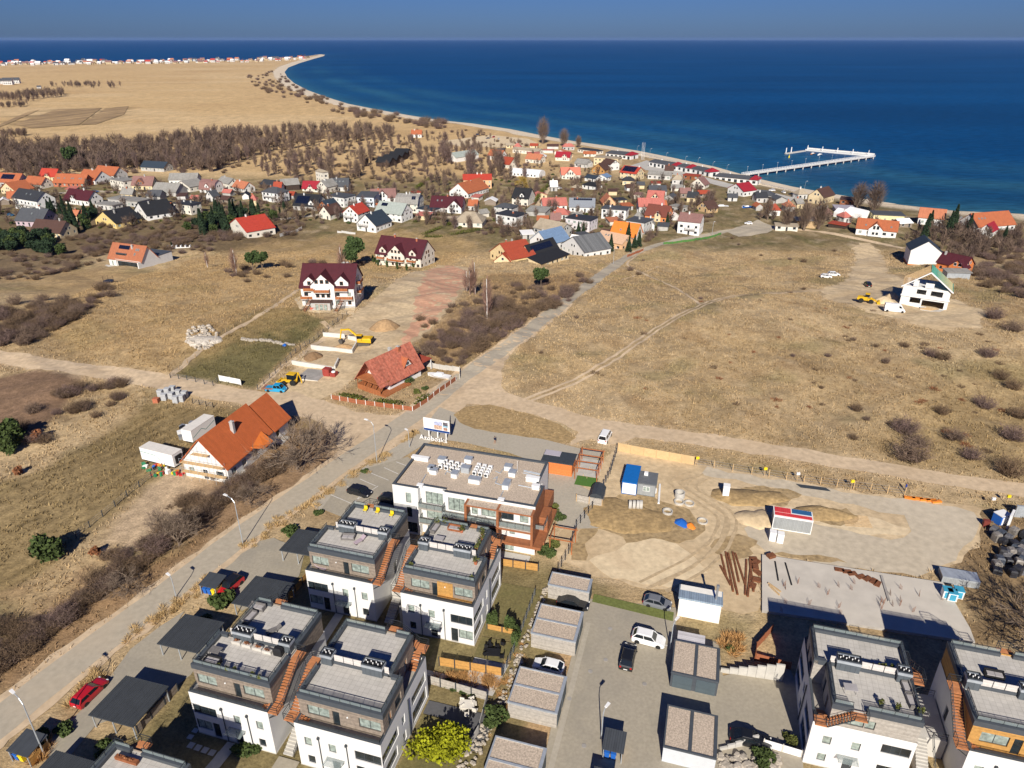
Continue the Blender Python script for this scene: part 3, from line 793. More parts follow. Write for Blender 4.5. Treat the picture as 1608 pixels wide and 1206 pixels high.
 d=MB(); d.box(X(.5),X(Wd-.57),1.72,6.45,RZ-.1,RZ+.03); d.box(X(.02),X(.5),5.4,6.9,RZ-.1,RZ+.031); d.obj('roof_deck',DECK,t)
 d=MB(); d.box(X(.5),X(8.58),6.72,Dp-.45,RZ-.1,RZ+.03); d.box(X(5.6),X(6.9),Dp-.45,Dp,RZ-.1,RZ+.031); d.obj('roof_deck',DECK,t)
 # vent boxes and the privacy screen between the terraces
 for x0,x1 in ((.35,1.75),(5.6,8.1)):
  b=MB(); b.box(X(x0),X(x1),6.05,7.15,RZ,RZ+1.15); b.box(X(x0-.06),X(x1+.06),5.99,7.21,RZ+1.15,RZ+1.5,1); b.box(X(x0+.12),X(x1-.12),6.2,7.0,RZ+1.5,RZ+1.515,2)
  vb=b.obj('vent_box',[BOXP,GALV,BLACK],t)
  nv_=max(2,int((x1-x0)/.33))
  for i in range(nv_):
   c=MB(); xx=x0+.3+(x1-x0-.6)*i/(nv_-1); c.lathe([(.05,0),(.05,.15),(.075,.15),(.075,.2),(.02,.23)],(X(xx),6.6+.12*(-1)**i,RZ+1.51),6); c.obj('vent',WHITEM,vb)
  railing(vb,[(X(x0),6.05),(X(x1),6.05),(X(x1),7.15),(X(x0),7.15),(X(x0),6.05)],RZ+1.5,.22)
 for i in range(3):
  b=MB(); x0=1.85+i*1.24; b.box(X(x0),X(x0+1.16),6.52,6.58,RZ+.5,RZ+1.4); b.obj('privacy_screen',SCREEN,t)
 for i in range(4):
  b=MB(); x0=1.82+i*1.24; b.box(X(x0-.03),X(x0+.03),6.5,6.6,RZ+.3,RZ+1.45); b.obj('screen_post',RAILM,t)
 b=MB(); b.box(X(8.2),X(8.75),6.52,6.58,RZ+.4,RZ+1.4); b.obj('privacy_screen',SCREEN,t)
 # railings
 railing(t,[(X(.3),5.3),(X(.3),1.5),(X(Wd-.3),1.5),(X(Wd-.3),6.4)],RZ+.48,.62,True)
 railing(t,[(X(5.5),Dp-.22),(X(.3),Dp-.22),(X(.3),7.0)],RZ+.48,.62,True); railing(t,[(X(8.83),7.0),(X(8.83),Dp-.22),(X(7.0),Dp-.22)],RZ+.48,.62,True)
 railing(t,[(X(.5),.18),(X(Wd-.2),.18),(X(Wd-.2),6.3)],base+.05,.35)
 # outer stairs: along the side wall and round the back corner
 S=-1.25
 b=MB(); b.box(X(S),X(.02),0,1.35,base-.1,base); b.obj('stair_landing',WOODO,t); b=MB(); b.box(X(S),X(.0),5.35,6.85,RZ-.1,RZ); b.obj('stair_landing',WOODO,t)
 flight(t,(X(S/2),1.35),(X(S/2),5.35),base,RZ,1.1,15,WOODO)
 flight(t,(X(1.3),.75),(X(.02),.75),T,base,1.0,4,WOODO)
 railing(t,[(X(.0),.03),(X(S),.03),(X(S),1.35,base),(X(S),5.35,RZ),(X(S),6.85,RZ),(X(0),6.85,RZ)] if False else [(X(0),.03,base),(X(S),.03,base),(X(S),1.35,base),(X(S),5.35,RZ),(X(S),6.85,RZ),(X(0),6.85,RZ)],0,1.0)
 for yy,z_ in ((.1,base),(1.3,base),(6.8,RZ)):
  b=MB(); b.tube((X(S+.1),yy,z_-.1),(X(0),yy,z_-1.0),.06,n=4); b.obj('stair_bracket',RAILM,t)
 b=MB(); b.box(X(5.6),X(6.9),Dp+.02,Dp+1.15,RZ-.1,RZ); b.obj('stair_landing',WOODO,t); b=MB(); b.box(X(9.3),X(Wd+.05),Dp-.2,Dp+1.15,7.55,7.65); b.obj('stair_landing',WOODO,t)
 flight(t,(X(9.3),Dp+.6),(X(6.9),Dp+.6),7.65,RZ,1.05,9,WOODO)
 flight(t,(X(9.6),Dp-2.1),(X(9.6),Dp-.2),T,7.65,.95,7,WOODO)
 railing(t,[(X(5.6),Dp+.1,RZ),(X(5.6),Dp+1.15,RZ),(X(6.9),Dp+1.15,RZ),(X(9.3),Dp+1.15,7.65),(X(Wd+.05),Dp+1.15,7.65),(X(Wd+.05),Dp-.2,7.65)],0,1.0)
 # downpipes,canopy
 for xx in (2.9,6.3):
  b=MB(); b.tube((X(xx),-.1,.1),(X(xx),-.1,5.3),.055,n=6); b.box(X(xx-.13),X(xx+.13),-.24,-.003,5.3,5.6); b.obj('downpipe',ANTH,t)
 b=MB(); b.tube((X(Wd+.1),6.9,.1),(X(Wd+.1),6.9,6.0),.07,n=6); b.obj('downpipe',ANTH,t)
 yc=0 if not flip else Dp
 sg=-1 if not flip else 1
 xc=4.7 if not flip else 6.2
 b=MB(); b.box(X(xc-1.1),X(xc+1.1),yc+sg*.02,yc+sg*1.15,2.62,2.66,1); b.tube((X(xc-1.0),yc+sg*1.0,2.6),(X(xc-1.0),yc,2.3),.03,n=4); b.tube((X(xc+1.0),yc+sg*1.0,2.6),(X(xc+1.0),yc,2.3),.03,n=4)
 b.obj('door_canopy',[RAILM,GLASSG],t)
 b=MB()
 b.lathe([(.05,0),(.09,.04),(.09,.14),(.03,.18)],(X(6.1),1.2,8.2),8); b.obj('wall_lamp',WHITEM,t)
 # plinth
 b=MB(); b.box(X(-.04),X(Wd+.04),-.04,Dp+.04,-.3,.12); b.obj('plinth',CONC,t)
 return t
HA=duplex(-52.3,46.2,'white terrace house with crowded roof terraces between the ribbed carport and its bare-decked neighbour',mirror=True,style=0)
HB=duplex(-38.3,45.9,'white terrace house with empty roof decks beside the big yellow-green bush',style=0)
HC=duplex(-50.3,68.6,'white terrace house with yellow chairs on its rear roof terrace',mirror=True,style=0)
HD=duplex(-35.4,68.1,'white terrace house with honey-coloured wall panel and potted greenery on its roof',panel=True,style=0)
HE=duplex(17.0,62.0,'white terrace house with a grey corner sofa on its roof beside the concrete slab',flip=True,style=1)
HF=duplex(32.6,62.6,'terrace house with honey-coloured boards on its upper storey next to the sofa terrace',style=3)
HG=duplex(-54.3,24.0,'terrace house showing only its rear roof deck with a planter of yellow flowers',mirror=True,style=0)
def pair_stairs(ua,ub,v0,label):
 """concrete stair and raised landing in the gap between two houses"""
 x,y=W((ua+ub)/2,v0)
 t=thing('concrete_stair',label,'stairs',(x,y,20),TH,'concrete stairs in the gaps between houses')
 wd=(ub-ua)
 flight(t,(-wd*.1,.2),(-wd*.1,5.0),0,2.9,1.25,15,STEPC,solid=True)
 b=MB(); b.box(-wd/2+.1,wd/2-.1,5.0,11.5,-.1,2.9); b.obj('landing',CONC,t)
 railing(t,[(wd*.1+.2,.2,0),(wd*.1+.2,5.0,2.9),(wd/2-.15,5.1,2.9)],0,1.0)
 railing(t,[(-wd/2+.2,11.4,2.9),(wd/2-.2,11.4,2.9)],0,1.0)
 b=MB(); b.tube((wd*.3,1.0,-.05),(wd*.3,1.0,3.0),.16,n=10); b.obj('column',CONC,t)
pair_stairs(-41.7,-38.4,46.2,'concrete stair between the crowded roof terraces and the empty roof decks')
pair_stairs(-39.7,-35.5,68.5,'concrete stair between the yellow-chair house and the honey-panel house')
pair_stairs(27.7,32.5,61.8,'concrete stair between the sofa terrace house and the honey-boarded house')

# ------------------------------------------------------------------ apartment block with the gravel roof
def apartment():
 u0,v0=-45.8,88.6
 x,y=W(u0,v0)
 t=thing('apartment_building','white three-storey apartment block with gravel roof and wooden balcony frames','building',(x,y,20),TH)
 H=9.15
 out=[(0,0),(4.5,0),(4.5,1.0),(9.0,1.0),(9.0,.3),(24.1,.3),(24.1,6.2),(23.0,6.2),(23.0,13.6),(0,13.6)]
 b=MB()
 ops={0: [(2.3,3.2,6.3,8.2,'c'),(2.3,3.2,3.4,5.4,'d'),(2.0,4.0,.3,2.4,'d')],2: [(.9,3.9,6.05,8.4,'c'),(.9,3.6,3.1,5.3,'c'),(.9,2.0,.1,2.4,'c')],
     4: [(.6,3.4,6.05,8.5,'c'),(1.0,4.2,3.1,5.3,'d'),(4.6,5.6,6.05,8.3,'c'),(6.2,8.6,6.05,8.3,'c'),(9.6,11.6,6.05,8.3,'d'),(12.6,14.0,6.05,8.3,'c'),(6.0,8.8,3.1,5.3,'d'),(10.9,11.8,3.4,5.3,'c'),(9.2,11.6,.1,2.4,'c'),(1.0,3.0,.1,2.4,'d')],
     8: [(2,3,6.2,8,'d'),(6,7,6.2,8,'d'),(10,11,6.2,8,'d'),(14,15,6.2,8,'d'),(19,20,6.2,8,'d'),(4,5.2,3.2,5,'d'),(9,10.2,3.2,5,'d'),(15,16.2,3.2,5,'d')],
     9: [(3,4,6.2,8,'d'),(8,9,6.2,8,'d'),(6,7,3.2,5,'d')],7: [(2,3,6.4,8,'d')]}
 n=len(out)
 for i in range(n):
  facade(b,t,out[i],out[(i+1) % n],0,H+.25,ops.get(i,[]),1 if i in (5,) else 0,.16)
 b.obj('wall',[WHITE,WOODR],t)
 r=MB(); r.prism([(.4,.4),(4.1,.4),(4.1,1.4),(9.4,1.4),(9.4,.7),(23.7,.7),(23.7,5.8),(22.6,5.8),(22.6,13.2),(.4,13.2)],H-.2,H+.02)
 roof=r.obj('roof',[GRAVEL],t)
 p=MB()
 for i in range(n):
  a,c=out[i],out[(i+1) % n]
  x0,x1=sorted((a[0],c[0])); y0,y1=sorted((a[1],c[1]))
  if y0==y1:
   s=1 if i in (0,2,4) else -1
   p.box(x0-.02,x1+.02,y0-(.02 if s>0 else .42),y0+(.42 if s>0 else .02),H+.25-.0,H+.33)
   p.box(x0+.1,x1-.1,y0+(.36 if s>0 else -.40),y0+(.40 if s>0 else -.36),H,H+.25)
  else:
   s=1 if i in (9,) else -1
   p.box(x0-(.02 if s>0 else .42),x0+(.42 if s>0 else .02),y0+.43,y1-.43,H+.25,H+.33)
 p.obj('parapet',[ANTHL],t)
 def unit(px,py,w_,d_,h_,mats=None,name='roof_hatch',cap=True):
  u,v=U(px,py,29.2)
  c=MB(); c.box(-w_/2,w_/2,-d_/2,d_/2,0,h_)
  if cap: c.box(-w_/2-.06,w_/2+.06,-d_/2-.06,d_/2+.06,h_,h_+.18,1)
  return c.obj(name,mats or [WHITEM,GALV],roof,(u-u0,v-v0,H+.02))
 S=1/5.956
 for cx_,cy_,w_,d_ in ((503,210,1.2,1.0),(750,210,1.2,1.0),(400,290,.9,1.0),(425,315,1.2,.9),(622,345,1.0,1.2),(808,400,1.9,1.0),(1122,280,1.2,1.0),(1160,335,1.1,1.1),(1105,440,1.0,1.9)):
  unit(610+cx_*S,690+cy_*S,w_,d_,.75)
 unit(610+725*S,690+300*S,1.4,1.1,.9,[GALV,GALV])
 unit(610+1350*S,690+390*S,2.2,.7,.7,[WHITEM,WHITEM],'duct'); unit(610+1380*S,690+460*S,1.2,.7,.6,[WHITEM,WHITEM],'duct'); unit(610+300*S,690+190*S,3.0,.7,.5,[WHITEM,WHITEM],'duct')
 unit(610+298*S,690+440*S,.9,.6,.3,[WHITEM,WHITEM],'duct'); unit(610+1055*S,690+575*S,.9,.6,.3,[WHITEM,WHITEM],'duct')
 proto=None
 for i,(gx0,gy0,nx0,ny0) in enumerate(((488,255,4,3),(805,315,3,4))):
  for a in range(nx0):
   for c in range(ny0):
    px=610+(gx0+a*54+c*(24 if i==0 else 14))*S; py=690+(gy0+a*11-c*24)*S
    if i==0: py=690+(gy0+a*12-c*24)*S
    u,v=U(px,py,29.6)
    if proto is None:
     q=MB(); q.box(-.33,.33,-.19,.19,.12,.85); q.box(-.28,-.2,-.19,.19,0,.12,1); q.box(.2,.28,-.19,.19,0,.12,1); q.lathe([(.27,0),(.27,.03)],(0,0,0),10,1)
     for k in range(len(q.v)-20,len(q.v)):
      vx,vy,vz=q.v[k]; q.v[k]=(vx-.03,-.19-vz,.48+vy)
     proto=q.obj('air_conditioner',[WHITEM,ANTH],roof,(u-u0,v-v0,H+.02))
    else:
     k=proto.copy(); COL.objects.link(k); k.parent=roof; k.location=(u-u0,v-v0,H+.02)
 d=MB()
 for pts in ([(1000,300),(1045,318),(1080,270)],[(985,370),(1020,350),(1000,410),(1060,430)],[(1215,430),(1380,462)],[(1265,290),(1425,325)],[(1265,300),(1425,335)],[(1260,315),(1415,352)],[(300,415),(350,330)],[(1040,555),(1075,480)],[(400,240),(460,255)],[(530,330),(545,300),(590,315)]):
  q=[U(610+a*S,690+c*S,29.25) for a,c in pts]
  for a,c in zip(q,q[1:]): d.tube((a[0]-u0,a[1]-v0,H+.14),(c[0]-u0,c[1]-v0,H+.14),.09,n=5)
 d.obj('duct',GALV,roof)
 b=MB(); b.tube((18.6,9.5,H),(18.6,9.5,H+2.2),.03,n=4); b.lathe([(.05,0),(.42,.12)],(18.2,8.2,H+.6),10); b.obj('antenna',WHITEM,roof)
 # balconies and wooden frames on the front
 def balcony(x0,x1,y1,y0,z,par_=None):
  b=MB(); b.box(x0,x1,y0,y1,z-.2,z); o=b.obj('balcony',[WOODL],t)
  railing(o,[(x0+.05,y1),(x0+.05,y0+.05),(x1-.05,y0+.05),(x1-.05,y1)],z,1.0,True)
 balcony(4.6,8.8,.98,-.5,5.95); balcony(4.6,8.6,.98,-.5,3.0)
 balcony(9.0,12.9,.28,-1.3,5.75); balcony(13.3,18.2,.28,-1.3,5.75); balcony(18.6,23.9,.28,-1.3,5.75)
 f=MB()
 f.box(12.9,13.3,-1.4,.29,5.4,8.9); f.box(18.2,18.6,-1.4,.29,.0,8.9); f.box(23.75,24.15,-1.4,.27,2.9,8.9); f.box(13.3,18.2,-1.4,.29,8.6,8.9,0,1); f.box(18.6,23.75,-1.4,.29,8.6,8.9,0,1)
 f.box(9.0,18.2,-1.35,-1.15,5.2,5.55); f.box(18.6,23.75,-1.35,-1.15,5.2,5.55); f.box(9.0,9.3,-1.35,.28,0,5.2)
 f.obj('wooden_frame',[WOODR,GRAVEL],t)
 f=MB(); f.box(18.65,25.4,-1.3,.28,2.4,2.9); f.box(24.13,25.6,.3,9.5,2.3,2.9); f.box(24.12,25.5,3.0,6.1,2.92,5.6); f.box(23.05,24.6,6.5,11.5,2.92,5.2); f.obj('wooden_canopy',[WOODR],t)
 railing(t,[(24.2,.2),(25.5,.2),(25.5,2.9)],5.2,1.0,True)
 b=MB(); b.box(18.7,23.6,-2.6,-.3,.0,.15); b.obj('terrace_slab',CONC,t)
apartment()
# ------------------------------------------------------------------ village houses
FOOT=[]
def house(label,a,b,d,eave,rh,rc,wc,ridge='x',roof='gable',fl=None,dorm=(),cross=(),chim=((.3,.45),),solar=None,sky=(),wk='w',ov=.45,name='house',cat='house',group='houses of the seaside village',balc=(),base=None,door=True,nowin=False,gab=True,porch=None,hip=2.5,z=None):
 A,B=P(*a),P(*b)
 w=math.hypot(B[0]-A[0],B[1]-A[1])
 ang=math.atan2(B[1]-A[1],B[0]-A[0])
 zz=min(A[2],B[2]) if z is None else z
 t=thing(name,label,cat,(A[0],A[1],zz),ang,group)
 FOOT.append((A[0]+math.cos(ang)*w/2-math.sin(ang)*d/2,A[1]+math.sin(ang)*w/2+math.cos(ang)*d/2,ang,w/2,d/2))
 rr=random.Random(int(a[0]*7+a[1]*13))
 RM=RF[rc] if isinstance(rc,str) else rc
 fl=fl or max(1,int((eave+.4)//2.7))
 b_=MB()
 def ops(L,front):
  o=[]
  if nowin: return o
  n=max(1,int(L/3.1))
  for f in range(fl):
   zb=f*2.75
   for i in range(n):
    c=L*(i+.5)/n+rr.uniform(-.25,.25)
    ww=rr.choice((1.1,1.3,1.6))
    if front and f==0 and i==n//2 and door: o.append((c-.5,c+.5,zb+.06,zb+2.15,'y' if wk in 'bB' else 'x'))
    elif zb+2.25<eave+.2: o.append((c-ww/2,c+ww/2,zb+.95,min(zb+2.25,eave-.15),rr.choice((wk,wk,'C' if wk=='w' else 'B'))))
  return o
 for p0,p1,fr in (((0,0),(w,0),1),((w,0),(w,d),0),((w,d),(0,d),0),((0,d),(0,0),0)):
  facade(b_,t,p0,p1,-1.2 if fr else -1.2,eave,ops(math.hypot(p1[0]-p0[0],p1[1]-p0[1]),fr),0)
 if base is not None: b_.box(-.04,w+.04,-.04,d+.04,-1.2,.5,1)
 L,D=(w,d) if ridge=='x' else (d,w)          # ridge length,span
 mp=(lambda x,y,z_: (x,y,z_)) if ridge=='x' else (lambda x,y,z_: (w-y,x,z_))
 T=.2
 r=MB()
 def slab(q):
  q=[mp(*p) for p in q]
  r.hexa([(p[0],p[1],p[2]-T) for p in q]+q)
 if roof in ('gable','mansard','mono','salt'):
  prof={'gable': [(0,eave),(D/2,eave+rh),(D,eave)],'mansard': [(0,eave),(D*.17,eave+rh*.68),(D/2,eave+rh),(D*.83,eave+rh*.68),(D,eave)],
    'mono': [(0,eave),(D,eave+rh)],'salt': [(0,eave),(D*.35,eave+rh),(D,eave)]}[roof]
  pr=list(prof)
  s0=(pr[1][1]-pr[0][1])/(pr[1][0]-pr[0][0]); s1=(pr[-1][1]-pr[-2][1])/(pr[-1][0]-pr[-2][0])
  pr[0]=(-ov,eave-ov*s0); pr[-1]=(D+ov,pr[-1][1]+ov*s1)
  pr=[(p[0],p[1]+T) for p in pr]
  for p,q in zip(pr,pr[1:]):
   slab([(-ov,p[0],p[1]),(L+ov,p[0],p[1]),(L+ov,q[0],q[1]),(-ov,q[0],q[1])])
  for xx in (0,L):
   pts=[mp(xx,p[0],p[1]) for p in prof]
   if roof=='mono': pts=[mp(xx,0,eave),mp(xx,D,eave+rh),mp(xx,D,eave)]
   b_.poly(pts if xx else pts[::-1],0)
  if roof=='mono': b_.quad(mp(L,D,eave),mp(0,D,eave),mp(0,D,eave+rh),mp(L,D,eave+rh))
  if gab and rh>2.2 and not nowin and roof!='mono':
   for xx in ((0,L) if ridge=='x' else (0,)):
    n=2 if D>8 else 1
    for i in range(n):
     c=D/2+(i-(n-1)/2)*1.9
     me=win_mesh(1.1,1.2,wk,1)
     if ridge=='x':
      link('window',me,t,(L+.03,c-.55,eave+.5) if xx else (-.03,c+.55,eave+.5),math.pi/2 if xx else -math.pi/2)
     else:
      link('window',me,t,(w-c-.55,-.03,eave+.5),0)
  def zr(y):      # roof height at span position
   for p,q in zip(pr,pr[1:]):
    if p[0]<=y<=q[0]: return p[1]+(q[1]-p[1])*(y-p[0])/(q[0]-p[0])
   return eave
  s_front=s0
 elif roof=='hip':
  k=min(hip,L/2-.3)
  q=[(-ov,-ov,eave-.15),(L+ov,-ov,eave-.15),(L+ov,D+ov,eave-.15),(-ov,D+ov,eave-.15)]
  e=[(k,D/2,eave+rh),(L-k,D/2,eave+rh)]
  q=[mp(*p) for p in q]; e=[mp(*p) for p in e]
  r.quad(q[0],q[1],e[1],e[0]); r.quad(q[2],q[3],e[0],e[1]); r.tri(q[1],q[2],e[1]); r.tri(q[3],q[0],e[0]); r.quad(q[3],q[2],q[1],q[0])
  zr=lambda y: eave+rh*(1-abs(y-D/2)/(D/2)); s_front=rh/(D/2)
 else:
  r.box(-ov,w+ov,-ov,d+ov,eave,eave+.3); r.box(-ov+.35,w+ov-.35,-ov+.35,d+ov-.35,eave+.3,eave+.34)
  zr=lambda y: eave+.3; s_front=0
 b_.obj('wall',[wc,base or wc],t)
 ro=r.obj('roof',[RM],t)
 if ridge=='x' and roof in ('gable','salt'):
  g=MB()
  ry=D/2 if roof=='gable' else D*.35
  g.tube((-ov,ry,eave+rh+T),(L+ov,ry,eave+rh+T),.12,n=6); g.obj('ridge_cap',RM,ro)
 for fx_,fy_ in chim:
  x,y=fx_*L,fy_*D
  z0=zr(y)-.5; z1=max(zr(y)+1.0,eave+rh*.9+.7)
  c=MB(); q=mp(x,y,0); c.box(q[0]-.35,q[0]+.35,q[1]-.3,q[1]+.3,z0,z1); c.box(q[0]-.42,q[0]+.42,q[1]-.37,q[1]+.37,z1,z1+.12,1); c.box(q[0]-.2,q[0]+.2,q[1]-.15,q[1]+.15,z1+.12,z1+.3,1)
  c.obj('chimney',[rr.choice((BRICK,WHITE,GREYW)),GREYW],ro)
 def gablet(pos,gw,y0,z0,zh,mat_w,kinds,nm,deep=None):
  """front gable or dormer: face at y0 from z0 to eaves zh, ridge running back into the roof"""
  g=MB(); rr_=gw*.5*.95
  x0,x1=pos*w-gw/2,pos*w+gw/2
  yb=deep or D/2
  g.quad((x0,y0,z0),(x1,y0,z0),(x1,y0,zh),(x0,y0,zh)); g.tri((x0,y0,zh),(x1,y0,zh),((x0+x1)/2,y0,zh+rr_))
  g.quad((x1,y0,z0),(x1,yb,z0),(x1,yb,zh),(x1,y0,zh)); g.quad((x0,yb,z0),(x0,y0,z0),(x0,y0,zh),(x0,yb,zh))
  o=g.obj(nm,[mat_w],t)
  h=MB(); m_=(x0+x1)/2; e_=.3
  for sgn,xe in ((-1,x0),(1,x1)):
   q=[(xe+sgn*e_,y0-.35,zh-e_*.95+T),(m_,y0-.35,zh+rr_+T),(m_,yb,zh+rr_+T),(xe+sgn*e_,yb,zh-e_*.95+T)]
   if sgn>0: q=[q[0],q[3],q[2],q[1]]
   q=q[::-1] if sgn<0 else q[::-1][::-1]
   h.hexa([(p[0],p[1],p[2]-T*.8) for p in q]+q)
  h.obj('dormer_roof',[RM],o)
  for zc in kinds:
   n=max(1,int(gw/2.2))
   for i in range(n):
    c=m_+(i-(n-1)/2)*1.7
    link('window',win_mesh(1.1,1.25,wk,1),o,(c-.55,y0-.03,zc),0)
  return o
 if ridge=='x':
  for dm in dorm:
   pos,gw=dm[0],dm[1]; y0=dm[2] if len(dm)>2 else .7
   gablet(pos,gw,y0,eave,eave+1.6,dm[3] if len(dm)>3 else wc,(eave+.55,),'dormer')
  for cg in cross:
   pos,gw,pj=cg[:3]; zh=cg[3] if len(cg)>3 else eave
   gablet(pos,gw,-pj,0,zh,cg[4] if len(cg)>4 else wc,[z_ for z_ in (.9,3.6,zh+.5) if z_<zh+gw*.28],'front_gable')
 al=math.atan(s_front)
 if solar and ridge=='x':
  x0,x1,t0,t1,nx0,ny0=solar
  pw,ph=(x1-x0)*L/nx0,(t1-t0)*math.hypot(D/2,rh)/ny0
  pm=MB(); pm.box(.04,pw-.04,.04,ph-.04,.05,.1); pm=pm.mesh('solar_panel',[SOLAR])
  for i in range(nx0):
   for j in range(ny0):
    y=(t0+(t1-t0)*j/ny0)*D/2
    o=link('solar_panel',pm,ro,(x0*L+i*pw,y,zr(y)+.02)); o.rotation_euler=(al,0,0)
 for fx_,t_ in sky:
  if ridge=='x':
   sm=MB(); sm.box(-.4,.4,0,1.1,.02,.1,0); sm.box(-.32,.32,.08,1.02,.1,.11,1)
   o=sm.obj('skylight',[GREYM,GLASSG],ro,(fx_*L,t_*D/2,zr(t_*D/2))); o.rotation_euler=(al,0,0)
 for x0,x1,zb in balc:
  c=MB(); c.box(x0*w,x1*w,-1.2,0,zb-.15,zb); o=c.obj('balcony',[CONC],t)
  railing(o,[(x0*w,0),(x0*w,-1.15),(x1*w,-1.15),(x1*w,0)],zb,.95)
 if porch:
  x0,x1,pd,ph=porch
  c=MB(); c.box(x0*w,x1*w,-pd,-.02,ph,ph+.18)
  for xx in (x0*w+.1,x1*w-.25): c.box(xx,xx+.15,-pd+.05,-pd+.2,-.5,ph)
  c.obj('porch',[RM],t)
 return t
H=house
